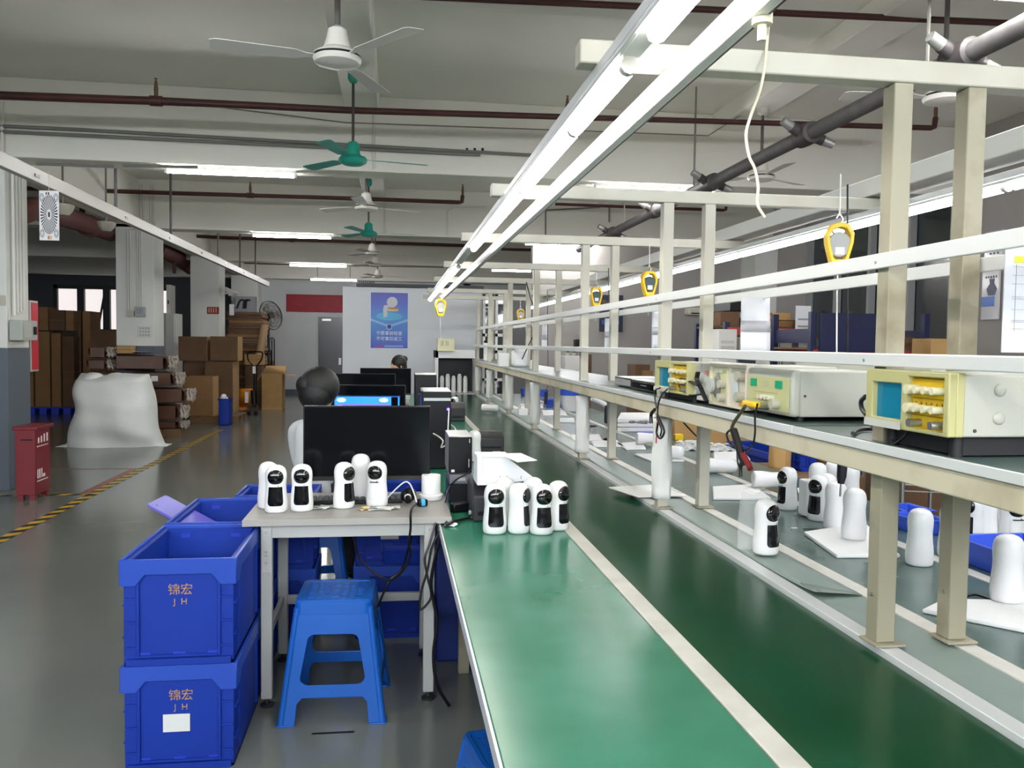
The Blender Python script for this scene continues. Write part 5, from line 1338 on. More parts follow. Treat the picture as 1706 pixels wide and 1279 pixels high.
# camera in a clear bag on the centre board
p = P(1275, 926, Z=BZ)
K_screen((p.x, p.y, BZ+.011), radians(24), 'white camera standing before its clear bag on the middle board', g3)
t = thing('plastic_bag', 'clear plastic bag standing open behind the camera on the middle board', 'bag', (p.x-.012, p.y+.075, BZ+.01))
def bagf(u, v):
    a = 2*pi*u; return (.062*cos(a)*(1-.12*v)+.004*sin(5*a+6*v), .018*sin(a)*(1+.3*v)+.004*sin(3*a+9*v), .21*v+.006*sin(4*a)*v)
B().grid(bagf, 24, 10).build('film', pglass, t, ang=80)
p = pr_((1311, 848)); put(K_screen, (1311, 848), BZ, -80, 'white camera turned sideways, beside the white lying body on its foam board', g3)
put(K_screen, (1363, 866), BZ, -62, 'white camera with a white strip, front left of the crowd behind the near posts', g3)
put(K_back, (1391, 880), BZ, 170, 'plain white camera seen from behind at the edge of the large foam board', g3)
def foam(label, poly, h=.018, z=BZ, zr=None, name='foam_board', grp='white foam boards on the bench', r=.01, m=None):
    pts = [P(x, y, Z=(zr or z)+h*.5) for x, y in poly]; cx = sum(p.x for p in pts)/len(pts); cy_ = sum(p.y for p in pts)/len(pts)
    b = B(); b.plate([(p.x-cx, p.y-cy_) for p in pts], [], h)
    o = b.build(name, m or foam_m, None, loc=(cx, cy_, z+.0006), bevel=min(.006, h*.3)); return tag(o, label, 'foam board', grp)
def quad_from(px_near_l, px_near_r, px_far_r, px_far_l): return [px_near_l, px_near_r, px_far_r, px_far_l]
foam('large white foam board under the standing camera between posts', [(1394, 927), (1500, 927), (1440, 872), (1339, 888)], .014)
p = P(1422, 897, Z=BZ+.015); K_back((p.x, p.y, BZ+.0155), radians(180), 'white camera standing on the large foam board', g3)
put(K_back, (1375, 862), BZ, 120, 'white camera head behind the sideways ones, leftmost of the far trio', g3, dz=0)
put(K_back, (1361, 838), BZ, 20, 'white camera at the back left of the crowd behind the near posts', g3)
put(K_back, (1388, 832), BZ, 200, 'white camera at the back middle of the crowd behind the near posts', g3)
put(K_back, (1416, 840), BZ, 75, 'white camera at the back right of the crowd, behind the dark tool', g3)
foam('thin white foam strip at the far strip edge, behind the sideways camera', [(1330, 822), (1362, 822), (1362, 812), (1328, 814)], .012)
p = P(1436, 866, Z=BZ)
t = tag(B().box(-.05, .05, -.04, .04, 0, .16).build('white_carton', white_m, loc=(1.86, p.y+.10, BZ+.004), bevel=.008), 'white box with rounded edges standing behind the camera on the large board', 'box')
put(K_back, (1531, 940), BZ, 200, 'plain white camera alone between the two near posts', g3)
put(K_back, (1584, 928), BZ, 90, 'white camera half hidden by the right near post', g3)
put(K_screen, (1618, 905), BZ, -75, 'white camera turned sideways just right of the near right post', g3)
put(K_back, (1640, 905), BZ, 160, 'white camera seen from behind over the blue tray', g3)
put(K_screen, (1668, 893), BZ, 30, 'white camera with lens tilted up in the back row at the picture edge', g3, rot=None)
put(K_blank, (1684, 910), BZ, -6, 'white camera with big lens and blank front over the blue tray', g3)
put(K_back, (1706, 900), BZ, 140, 'white camera in the back row beyond the picture edge', g3)
foam('big white foam board nearest at the right edge of the view', [(1536, 1018), (1760, 1062), (1800, 1005), (1572, 1000)], .012)
pq = P(1677, 1000, Z=BZ+.013); K_back((pq.x, pq.y, BZ+.0135), radians(185), 'plain white camera on the big foam board nearest the viewer', g3)
cable([P(x, y, Z=BZ+.008) for x, y in ((1610, 993), (1625, 990), (1645, 996), (1660, 1000))], .004, cable_m, 'usb_cable', 'short black cable tail beside the big foam board')
cable([P(x, y, Z=BZ+.004) for x, y in ((1338, 880), (1360, 881), (1378, 884))], .003, cable_m, 'usb_cable', 'thin black lead lying before the plain camera')
tag(B().box(-.012, .012, -.006, .006, 0, .006).build('usb_plug', M('plug_silver', (200, 200, 198), .35, .4), loc=(P(1323, 881, Z=BZ).x, P(1323, 881, Z=BZ).y, BZ+.0006)), 'tiny silver plug lying on the dull belt', 'plug')
# lying white bodies on foam boards
def lying(label, px, rz, z, s=1.0):
    p = P(px[0], px[1], Z=z)
    return K_back((p.x, p.y, z+.0445), 0, label, 'white camera bodies lying on the bench', (radians(90), 0, radians(rz)))
foam('white foam board with a lying body, beside the third post', [(1188, 831), (1284, 831), (1254, 808), (1187, 812)], .014)
lying('white camera body lying on the foam board below the hanging red lead', (1254, 812), 80, BZ+.015)
lying('white camera body lying directly on the belt beside the third post', (1172, 787), 75, BZ)
foam('small foam board half hidden by the wrapped second post', [(1085, 768), (1140, 768), (1125, 756), (1056, 757)], .012)
K_back((P(1090, 762, Z=BZ+.013).x, P(1090, 762, Z=BZ+.013).y, BZ+.0575), 0, 'white camera body lying on the small board by the wrapped post', 'white camera bodies lying on the bench', (radians(90), 0, radians(60)))
foam('foam board with a lying body left of the wrapped second post', [(1043, 749), (1076, 748), (1070, 736), (1027, 739)], .012)
lying('white camera body lying on the foam board left of the wrapped second post', (1060, 740), 85, BZ+.013)
# stack of slabs with tray
for i, (lab, zz_) in enumerate((('lowest white foam slab of the stack by the third posts', 0), ('middle white foam slab of the stack by the third posts', .04), ('top white foam slab of the stack by the third posts', .08))):
    foam(lab, [(1028, 716), (1092, 716), (1100, 704), (1034, 704)], .036, BZ+zz_, BZ, 'foam_slab', 'stacked foam slabs')
b = B(); rnd = random.Random(3); p = P(1066, 705, Z=BZ+.12)
for i in range(40):
    b.cb((p.x+rnd.uniform(-.07, .07), p.y+rnd.uniform(-.05, .05), BZ+.124+rnd.uniform(0, .01)), (rnd.uniform(.01, .03), rnd.uniform(.01, .03), .01), None)
tag(b.build('loose_parts', M('loose_parts_grey', (160, 158, 150), .5, c2=(60, 58, 56), scale=60)), 'heap of small loose parts on the top foam slab', 'parts', kind='stuff')
def tray(label, px, Y_z, w, d, h, m, rz=0.0, grp='blue parts trays on the bench', name='parts_tray'):
    p = P(px[0], px[1], Z=Y_z)
    t = thing(name, label, 'tray', (p.x, p.y, Y_z+.0006), rz, grp); tray_parts(t, w, d, h, m); return t
tray('flat blue tray in front of the stacked foam slabs', (1072, 716), BZ, .16, .13, .035, blued_m)
foam('violet plastic sheet lying under the flat blue tray', [(1070, 731), (1093, 731), (1093, 718), (1060, 718)], .004, name='plastic_sheet', m=violet_m)
tag(B().box(-.05, .05, -.04, .04, 0, .03).build('pink_box', M('pink_plastic', (226, 36, 110), .4), loc=(P(1086, 712, Z=BZ).x, P(1086, 712, Z=BZ).y+.12, BZ+.0006), bevel=.01), 'bright pink box behind the flat blue tray', 'box')
# plastic bags full of parts
for lab, px, s in (('clear bag of white parts at the third post, fuller one', (1150, 748), 1.0), ('clear bag of white parts right of the third post', (1198, 750), .8)):
    p = P(*px, Z=BZ); t = thing('parts_bag', lab, 'bag', (p.x, p.y, BZ+.0006))
    B().grid(lambda u, v: ((u-.5)*.26*s, (v-.5)*.2*s, (.05*sin(pi*u)*sin(pi*v)+.008*sin(19*u+7*v))*s+.004), 20, 14).build('bag', M('bag_grey_white', (214, 216, 214), .35, c2=(150, 152, 150), scale=40, bump=.5, bscale=40), t, solid=.002)
    bb = B(); rnd = random.Random(int(px[0]))
    for i in range(14): a_ = rnd.uniform(0, 6); bb.cb(((rnd.uniform(-.4, .4))*.22*s, rnd.uniform(-.4, .4)*.16*s, .052*s+rnd.uniform(0, .01)), (.03*s, .012*s, .008))
    o = bb.build('contents', M('white_parts_mix', (226, 226, 220), .5), t); o['kind'] = 'stuff'
foam('white foam block lying behind the third post', [(1190, 767), (1250, 768), (1240, 755), (1189, 756)], .03)
tag(B().box(-.035, .035, -.03, .03, 0, .05).build('yellow_box', yellow_m, loc=(2.26, 6.45, BZ+.0006), bevel=.006), 'small yellow box behind the bags of parts', 'box')
tag(B().box(-.025, .025, -.03, .03, 0, .055).build('blue_box', tray_m, loc=(2.18, 6.5, BZ+.0006), bevel=.006), 'small blue box beside the yellow box', 'box')
# bright blue open trays
tray('bright blue parts tray seen between the two near posts, front one', (1530, 884), BZ, .11, .16, .06, tray_m, .1)
tray('bright blue parts tray seen between the two near posts, back one', (1512, 868), BZ, .11, .14, .06, tray_m, .1)
t = tray('large blue tray at the right edge with a green label', (1688, 945), BZ, .26, .24, .085, tray_m, .0)
B().box(-.02, .035, -.1365, -.1335, .022, .058).build('label', M('tray_label_green', (150, 160, 110), .6, c2=(60, 90, 50), scale=60), t)
B().box(-.1, -.085, -.1365, -.132, .035, .05).build('hole', black_m, t)
# white foam sheet across the rail
foam('white sheet lying across the guide rail at the wrapped second post', [(1014, 812), (1063, 828), (1145, 826), (1087, 808)], .006, BZ+.012, None, 'foam_sheet')
# boards, trays and tools farther up the line
foam('white foam board by the third posts, with a black cap', [(990, 744), (1040, 744), (1025, 732), (985, 736)], .012)
foam('white foam board beyond the third posts', [(955, 734), (1003, 733), (998, 724), (950, 725)], .012)
foam('white foam board between third and fourth posts, left', [(905, 692), (945, 692), (940, 684), (903, 684)], .012)
foam('white foam board between third and fourth posts, right', [(928, 703), (958, 704), (956, 697), (925, 697)], .012)
foam('white foam board far up the bench', [(868, 680), (905, 680), (905, 673), (866, 673)], .014)
for lab, px in (('black round cap lying on the foam board by the third posts', (1012, 733)), ('black round cap lying beside the fourth post', (988, 711))):
    p = P(*px, Z=BZ+.014); tag(B().lathe([(0, 0), (.03, 0), (.034, .01), (.02, .02), (0, .02)], (0, 0, 0), 16).build('black_cap', black_m, loc=(p.x, p.y, BZ+.014)), lab, 'cap')
p = P(872, 692, Z=BZ); tag(B().box(-.05, .05, 0, .1, 0, .07).build('white_box', white_m, loc=(p.x, p.y, BZ+.0006), bevel=.004), 'white box standing between the fourth and fifth posts', 'box')
for lab, px, s in (('blue parts tray with a black tool, between fourth posts', (922, 677), 1), ('blue parts tray far up the right belt, near the fifth posts', (834, 640), 1.2), ('blue parts tray behind the fifth posts', (912, 652), 1.0)):
    p = P(*px, Z=BZ); t = thing('parts_tray', lab, 'tray', (min(p.x, 2.12), min(p.y, 11.8+.3*s), BZ+.0006), 0, 'blue parts trays on the bench'); tray_parts(t, .2*s, .16*s, .09*s, tray_m)
for i, (px, lab) in enumerate((((1011, 693), 'black electric screwdriver hanging by the third posts'), ((1404, 780), 'dark electric screwdriver hanging under the near shelf'), ((910, 665), 'black electric screwdriver hanging by the fourth posts'))):
    p = P(px[0], px[1], X=1.75); t = thing('hanging_screwdriver', lab, 'screwdriver', (p.x, p.y, p.z), 0, 'hanging electric screwdrivers')
    s = p.y/3.2 if i != 1 else 1.0; k = .055
    B().tube([(0, 0, k*1.6), (0, 0, k), (-.004, 0, -k*.6), (-.006, 0, -k*1.1)], .02, 12, True, [.017, .021, .018, .012]).build('body', M('tool_dark', (28, 30, 38), .4), t)
    B().tube([(-.006, 0, -k*1.1), (-.007, 0, -k*1.1-.05)], .004, 8).build('bit', steel_m, t)
    B().tube(arc([(0, 0, k*1.6), (.02, .02, k*1.6+.2), (.0, .03, 2.14-p.z)], 6), .004, 6).build('cord', cable_m, t)
for lab, px, w_ in (('white plastic rest with rounded arm on the bench by the third posts', (1000, 672), .09),):
    p = P(*px, Z=BZ+.09); t = tag(B().tube(arc([(-.1, 0, .12), (0, .02, .08), (.1, .0, .02)], 5), .03, 10, True, None).build('white_handset', white_m, loc=(p.x, p.y, BZ+.03)), lab, 'handset')
p = P(1000, 668, Z=BZ); tag(B().box(-.06, .06, 0, .12, 0, .1).build('blue_case', tray_m, loc=(2.2, min(p.y, 10.6), BZ+.0006), bevel=.02), 'bright blue case behind the white rounded arm', 'case')
t = thing('lined_bin', 'blue rimmed bin with a white bag liner past the fourth posts', 'bin', (2.0, 9.4, BZ+.0006))
B().lathe([(.0, 0), (.09, 0), (.13, .2), (.12, .2), (.085, .01), (0, .01)], (0, 0, 0), 20).build('liner', M('bag_white', (232, 232, 232), .4, bump=.4, bscale=20), t)
B().lathe([(.125, .18), (.142, .18), (.15, .25), (.135, .25)], (0, 0, 0), 20).build('rim', tray_m, t)
# ------------------------------------------------------------------ background on the right
# big cartons and crates standing behind the bench
def solid(name, label, cat, x0, x1, y0, y1, z0, z1, m, bev=.006, group=None):
    t = thing(name, label, cat, ((x0+x1)/2, y0, z0), 0, group)
    B().box(-(x1-x0)/2, (x1-x0)/2, 0, y1-y0, 0, z1-z0).build('body', m, t, bevel=bev); return t
def seams(t, w, d, h, m=None):
    B().box(-.025, .025, -.002, d+.002, h-.001, h+.002).box(-.025, .025, -.003, .0, h*.75, h).build('packing_tape', m or M('packing_tape', (176, 140, 92), .35), t)
t = solid('carton', 'large light cardboard carton behind the bags of parts', 'carton', 2.42, 3.35, 7.0, 7.55, 0, 1.12, cardl_m); seams(t, .93, .55, 1.12)
pc = P(1212, 742, X=2.45); pd = P(1328, 778, X=2.45)
t = thing('blue_crate', 'blue crate standing behind the bench below the near oscilloscope shelf', 'crate', (3.07, 5.93, .305), 0, 'blue stacking crates'); crate_parts(t, .5, .9, .395, False)
t = thing('blue_crate', 'lower blue crate on the floor behind the bench', 'crate', (3.07, 5.93, .0), 0, 'blue stacking crates'); crate_parts(t, .5, .9, .30, False)
t = thing('paper_sack', 'crumpled brown paper bag with white cap beside the blue crate behind the bench', 'bag', (2.545, 5.25, .691))
B().grid(lambda u, v: (.07*cos(2*pi*u)*(1+.05*sin(2*pi*u*5+5*v)), .07*sin(2*pi*u)*(1+.05*sin(2*pi*u*7)), .26*v), 24, 8).build('paper', cardl_m, t, solid=.003)
solid('low_bench', 'low wooden platform behind the workbench', 'platform', 2.44, 2.98, 4.95, 5.6, 0, .69, wood_m)
# chrome wire shelf with blue crates
ws = thing('wire_shelf_trolley', 'chrome wire shelf trolley with blue crates behind the bench', 'trolley', (3.24, 4.80, 0), radians(-19.3))
tw, tl = .22, .53
for x in (-tw, tw):
    for y in (-tl, tl):
        B().cyl((x, y, .08), (x, y, 1.15), .013, 10).build('post', steel_m, ws)
        B().cyl((x-.012, y, .045), (x+.012, y, .045), .045, 14).build('castor', black_m, ws)
for z in (.22, .70):
    b = B()
    for zz_ in (z, z+.035):
        for x in (-tw, tw): b.tube([(x, -tl, zz_), (x, tl, zz_)], .004, 6)
        for y in (-tl, tl): b.tube([(-tw, y, zz_), (tw, y, zz_)], .004, 6)
    for x in (-tw, tw):
        k = -tl; i = 0
        while k < tl-.02: b.tube([(x, k, z+(.035 if i % 2 else 0)), (x, k+.03, z+(0 if i % 2 else .035))], .0025, 4); k += .03; i += 1
    k = -tl
    while k < tl: b.tube([(-tw, k, z+.037), (tw, k, z+.037)], .0025, 4); k += .035
    b.build('wire_shelf', steel_m, ws)
mws = Matrix.Translation((3.24, 4.80, 0)) @ Matrix.Rotation(radians(-19.3), 4, 'Z')
for i, (yy, lab) in enumerate(((-.5, 'blue crate on the wire trolley, near one'), (.02, 'blue crate on the wire trolley, far one with a white tag'))):
    q = mws @ V((0, yy, .742)); t = thing('blue_crate', lab, 'crate', q, radians(-19.3), 'blue stacking crates'); crate_parts(t, .38, .48, .30, False, i == 1)
t = solid('carton', 'low cardboard carton with printed letters behind the crowd of cameras', 'carton', 2.785, 2.97, 5.02, 5.3, .691, .93, card_m)
pb_ = B()
for i in range(4):
    for j in range(2): pb_.box(-.03+.03*i, -.01+.03*i, -.002, 0, .02+.035*j, .045+.035*j)
pb_.build('print', black_m, t)
t = thing('blue_crate', 'blue crate beyond the wire trolley, left of the printed carton', 'crate', (2.70, 5.15, .691), 0, 'blue stacking crates'); crate_parts(t, .14, .25, .25, False)
# heavy red and blue storage racking
def racking(label, x0, x1, y, d, zs, ztop):
    t = thing('storage_rack', label, 'rack', ((x0+x1)/2, y, 0))
    for x in (x0, x1):
        for yy in (y, y+d):
            B().box(x-.03, x+.03, yy-.03, yy+.03, 0, ztop).build('upright', navy_m, t, world=True, bevel=.003)
        B().box(x-.006, x+.006, y, y+d, ztop-.3, ztop-.16).build('brace', navy_m, t, world=True)
    for z in zs:
        B().box(x0-.02, x1+.02, y-.02, y+d+.02, z, z+.02).build('shelf_board', cardd_m, t, world=True)
        for yy in (y-.03, y+d+.01): B().box(x0, x1, yy-.015, yy+.02, z-.09, z).build('beam', redsteel_m, t, world=True, bevel=.003)
    return t
a = P(1196, 545, Y=9.0); c = P(1348, 545, Y=9.0)
racking('red beamed blue storage rack holding flat cartons, behind the folded white sheet', a.x+.1, c.x, 9.0, .9, (.4, 1.72), 1.78)
a2 = P(1352, 585, Y=7.6); c2 = P(1540, 585, Y=7.6)
racking('red beamed navy storage rack in front of the dark window', a2.x, c2.x, 7.6, .8, (.4, P(1400, 583, Y=7.6).z), P(1400, 520, Y=7.6).z)
B_n = tag(B().box(a2.x+.04, a2.x+.75, 7.52, 7.545, 1.47, P(1400, 522, Y=7.6).z).build('rack_mount_panel', navy_m, bevel=.003), 'navy steel panel fixed on the racking before the dark window', 'panel')
zs = P(1400, 583, Y=7.6).z+.02
rnd = random.Random(11)
for i, (px0, px1, h_, mm, lab) in enumerate(((1358, 1368, .09, white_m, 'white roll box at the left end of the navy rack shelf'), (1370, 1384, .07, whitepap_m, 'white low box, second on the navy rack shelf'), (1386, 1412, .12, cardd_m, 'dark brown box on the navy rack shelf'),
        (1414, 1440, .10, film_m, 'reddish brown packet on the navy rack shelf'), (1442, 1458, .08, black_m, 'black case on the navy rack shelf'), (1506, 1530, .12, cardd_m, 'dark box on the navy rack shelf right of the near post'))):
    q0, q1 = P(px0, 580, Y=7.75), P(px1, 580, Y=7.75)
    solid('stored_box', lab, 'box', q0.x, q1.x, 7.75, 8.1, zs+.001, zs+h_, mm, .006, 'boxes on the navy rack')
zf = 1.74
for i, (px0, px1, z0, z1, mm, lab) in enumerate(((1200, 1232, 0, .16, cardd_m, 'brown box on the red beam behind the posts, left'), (1216, 1250, .17, .34, black_m, 'black bundle on the red rack'), (1238, 1262, 0, .1, film_m, 'brown packet beside the folded white sheet'),
        (1282, 1322, 0, .07, card_m, 'flat folded cartons on the red rack, lower pile'), (1286, 1318, .075, .16, cardl_m, 'bent flat carton on top of the pile on the red rack'), (1322, 1346, 0, .08, cardd_m, 'dark flat carton at the right end of the red rack'))):
    q0, q1 = P(px0, 540, Y=9.1), P(px1, 540, Y=9.1)
    solid('stored_carton', lab, 'carton', q0.x, q1.x, 9.1, 9.6, zf+z0+.0006, zf+z1, mm, .006, 'cartons on the red rack')
# white louvred cabinets under the red beam
t = solid('louvred_cabinet', 'white louvred cabinet below the red beamed rack', 'cabinet', P(1197, 560, Y=8.6).x, P(1228, 560, Y=8.6).x, 8.6, 8.9, 0, P(1200, 548, Y=8.6).z, whitemetal_m)
lb = B(); w = (P(1228, 560, Y=8.6).x-P(1197, 560, Y=8.6).x)/2
for i in range(9): lb.box(-w+.03, w-.03, -.008, 0, 1.1+.055*i, 1.13+.055*i)
lb.build('louvres', M('louvre_grey', (196, 196, 190), .5), t)
t = solid('steel_locker', 'pale steel locker right of the folded white sheet', 'locker', P(1283, 560, Y=8.5).x, P(1320, 560, Y=8.5).x, 8.5, 8.85, 0, P(1290, 548, Y=8.5).z, whitemetal_m)
B().box(-.02, -.012, -.003, 0, .2, 1.55).build('door_gap', M('gap_dark', (90, 90, 88), .8), t); B().box(.0, .02, -.012, 0, 1.3, 1.38).build('handle', steel_m, t)
t = thing('hanging_tag', 'white paper tag hung on the red rack end', 'tag', P(1337, 563, Y=8.9)); B().box(-.09, .09, 0, .002, 0, .36).build('paper', whitepap_m, t); B().box(-.06, .06, -.001, .0, .2, .22).box(-.06, .06, -.001, 0, .12, .14).build('print', M('print_grey', (150, 150, 150)), t)
solid('carton', 'light cardboard carton on the rack right of the navy upright', 'carton', P(1552, 568, Y=7.2).x, P(1592, 568, Y=7.2).x, 7.2, 7.5, 0, P(1570, 564, Y=7.2).z, cardl_m)
solid('carton', 'brown carton behind the near oscilloscope top', 'carton', P(1500, 600, Y=5.6).x, P(1588, 600, Y=5.6).x, 5.6, 6.0, 0, P(1550, 606, Y=5.6).z, cardd_m)
solid('cabinet', 'white low cabinet past the rack on the right', 'cabinet', P(1615, 610, Y=6.1).x, P(1690, 610, Y=6.1).x, 6.1, 6.5, 0, P(1650, 603, Y=6.1).z, whitemetal_m)
# white cabinet with plants, carton, notice board on the grey end wall
t = solid('cabinet', 'white cabinet with small things on top, seen past the fourth posts', 'cabinet', P(942, 600, Y=12.9).x, P(973, 600, Y=12.9).x, 12.9, 13.3, 0, P(955, 593, Y=12.9).z, whitemetal_m)
for k, (u, lab) in enumerate(((-.08, 'little potted succulent on the white cabinet, left'), (.02, 'little potted succulent on the white cabinet, middle'), (.12, 'little potted succulent on the white cabinet, right'))):
    q = thing('potted_plant', lab, 'plant', (t.location.x+u, 13.05, t['label'] and P(955, 593, Y=12.9).z+.0006), 0, 'small plants on the cabinet')
    B().lathe([(0, 0), (.025, 0), (.035, .05), (.03, .05), (0, .045)], (0, 0, 0), 12).build('pot', cream_m, q)
    b = B()
    for i in range(8): a_ = i*.8; b.tube([(0, 0, .045), (.03*cos(a_), .03*sin(a_), .08), (.045*cos(a_), .045*sin(a_), .10)], .008, 5, True, [.008, .009, .002])
    b.build('leaves', M('leaf_green', (74, 96, 56), .6), q)
t = solid('carton', 'brown carton standing on the floor beside the white cabinet', 'carton', P(976, 600, Y=12.7).x, P(986, 600, Y=12.7).x, 12.7, 13.1, 0, P(980, 590, Y=12.7).z, cardd_m)
t = solid('carton', 'brown open carton behind the flat recorder boxes', 'carton', P(1058, 620, Y=11.5).x, P(1083, 620, Y=11.5).x, 11.5, 11.9, 0, P(1070, 607, Y=11.5).z, cardd_m)
B().box(-.02, .12, -.1, -.005, .9, P(1070, 617, Y=11.5).z).build('flap_box', card_m, t)
def board(label, px0, px1, py0, py1, Y, name='notice_board'):
    a, c = P(px0, py0, Y=Y), P(px1, py1, Y=Y)
    t = thing(name, label, 'poster', ((a.x+c.x)/2, Y, c.z)); w = (c.x-a.x)/2; h = a.z-c.z
    return t, w, h
t, w, h = board('dark navy poster with a coloured band on the grey end wall', 999, 1037, 491, 553, 14.28)
B().box(-w, w, -.012, 0, 0, h).build('board', M('poster_navy', (26, 34, 60), .4), t)
B().box(-w*.9, w*.9, -.014, -.012, h*.68, h*.86).build('picture_band', M('poster_band', (120, 96, 60), .5, c2=(40, 40, 50), scale=14), t)
pp = B()
for i in range(3):
    for j in range(2): pp.box(-w*.8+w*.55*i, -w*.8+w*.55*i+w*.4, -.014, -.012, h*(.2+.18*j), h*(.32+.18*j))
pp.build('picture_row', M('poster_blue_row', (60, 90, 150), .5), t)
# posters on the right wall between windows
for lab, px0, px1, py0, py1, low in (('glossy white poster with a blue figure on the right wall, low one', 1636, 1664, 449, 532, 1), ('glossy white poster with grey letters on the right wall, high one', 1638, 1668, 385, 430, 0)):
    X = 6.46; ya_, yb_ = P(px1, 480, X=X).y, P(px0, 480, X=X).y; z0, z1 = P((px0+px1)/2, py1, X=X).z, P((px0+px1)/2, py0, X=X).z
    t = thing('wall_poster', lab, 'poster', (X, (ya_+yb_)/2, z0)); w = (yb_-ya_)/2; h = z1-z0
    B().box(0, .02, -w, w, 0, h).build('board', M('poster_gloss_white', (206, 206, 208), .12), t)
    if low:
        B().box(-.003, 0, -w*.55, w*.98, h*.26, h*.46).build('blue_field', M('poster_blue', (40, 110, 200), .2), t)
        B().plate([(-.05, 0), (.05, 0), (.08, .07), (.03, .13), (.04, .18), (-.04, .18), (-.03, .13), (-.08, .07)], [], .002, LEFTF(-.003, -w*.2, h*.48)).build('figure', M('poster_figure', (90, 92, 120), .4), t)
        q_ = B()
        for i in range(5): q_.box(-.003, 0, -w*.75+w*.3*i, -w*.75+w*.3*i+w*.15, h*.83, h*.87)
        q_.build('lettering', M('poster_ink', (80, 76, 76), .5), t)
    else:
        q_ = B()
        for i in range(3): q_.box(-.003, 0, -w*.6+w*.4*i, -w*.6+w*.4*i+w*.2, h*.14, h*.2)
        q_.plate([(-.12, .1), (0, -.05), (.12, .1), (.08, .14), (0, .04), (-.08, .14)], [], .002, LEFTF(-.002, 0, h*.5))
        q_.build('lettering', M('poster_ink', (80, 76, 76)), t)
# split air conditioner, loudspeaker and curtain strips on the end wall
a, c = P(1149, 511, Y=14.0), P(1190, 525, Y=14.0)
t = thing('air_conditioner', 'rounded cream air conditioner on the grey end wall', 'air conditioner', ((a.x+c.x)/2, 14.05, c.z)); w = (c.x-a.x)/2; h = a.z-c.z
B().plate([(0, 0), (.2, 0), (.24, h*.6), (.24, h), (0, h)], [], 2*w, frame((-w, .24, 0), (0, -1, 0), (0, 0, 1)) ).v
b = B(); b.box(-w, w, .0, .24, 0, h); b.build('housing', M('ac_cream', (214, 210, 190), .4), t, bevel=.04, seg=4)
B().box(-w+.05, w-.05, -.004, .02, .02, .04).build('air_vent', black_m, t)
p = P(912, 572, Y=14.1); tag(B().box(-.06, .06, 0, .18, -.08, .08).build('wall_speaker', black_m, loc=(p.x+.55, 14.1, p.z), bevel=.01), 'small black speaker on the grey end wall', 'speaker')
fl = B()
# ------------------------------------------------------------------ left side
def carton(label, px0, px1, pyt, pyb, Y, depth, m, z0=None, grp=None, tape=True, name='carton', top=None):
    a, c = P(px0, pyt, Y=Y), P(px1, pyb, Y=Y); zb = c.z if z0 is None else z0
    t = thing(name, label, 'carton', ((a.x+c.x)/2, Y, zb), 0, grp); w = (c.x-a.x)/2; h = a.z-zb
    B().box(-w, w, 0, depth, 0, h).build('box', m, t, bevel=.008)
    if tape: B().box(-w-.0015, w+.0015, -.0015, depth+.0015, h*.5-.004, h*.5+.004).box(-.03, .03, -.002, depth, h-.001, h+.0015).build('packing_tape', M('packing_tape_dull', (128, 100, 68), .4), t)
    return t, w, h
gl_ = 'tall stacked cartons in the store room'
Yl = 17.6
pl = thing('plastic_pallet', 'blue plastic pallet under the tall store room cartons', 'pallet', (P(90, 690, Y=Yl).x, Yl, 0), 0)
pw = B(); L0, L1 = P(42, 600, Y=Yl).x, P(122, 600, Y=Yl).x; cx = pl.location.x
pw.box(L0-cx, L1-cx, 0, 1.2, .12, .15)
for k in range(4):
    x = L0-cx+(L1-L0)*(k+.1)/4; pw.box(x, x+.14, 0, 1.2, 0, .12)
pw.build('deck', blued_m, pl, bevel=.004)
zp = .151
for lab, px0, px1, yt, yb_, d, mm, Y in (
 ('narrow brown carton beside the red cabinet, in the left stack', 40, 56, 556, 681, .7, card_m, Yl-.02),
 ('tall brown carton with a handle slot in the left stack', 57, 84, 552, 680, .7, card_m, Yl),
 ('brown carton third from the left in the store room stack', 85, 102, 555, 678, .7, card_m, Yl+.01),
 ('dark brown carton fourth in the store room stack', 103, 124, 560, 676, .8, cardd_m, Yl+.02)):
    t, w, h = carton(lab, px0, px1, yt, yb_, Y, d, mm, zp, gl_)
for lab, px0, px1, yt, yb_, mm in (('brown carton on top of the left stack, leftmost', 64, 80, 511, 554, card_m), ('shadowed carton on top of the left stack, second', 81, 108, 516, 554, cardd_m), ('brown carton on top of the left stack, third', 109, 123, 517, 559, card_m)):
    zt_ = P(px0, {64: 552, 81: 552, 109: 560}[px0], Y=Yl).z+.0
    carton(lab, px0, px1, yt, 550, Yl+.05, .5, mm, max(P(60, 551, Y=Yl).z, P(110, 553, Y=Yl).z)+.01, gl_)
carton('dark tall carton right of the stack, under the bright window', 129, 136, 517, 672, Yl+.3, .6, cardd_m, 0, gl_)
carton('brown tall carton at the right end of the store room stack', 137, 152, 518, 670, Yl+.3, .6, card_m, 0, gl_)
carton('dark low carton behind the brown parcels', 151, 193, 549, 600, 16.6, .6, cardd_m, 0, gl_)
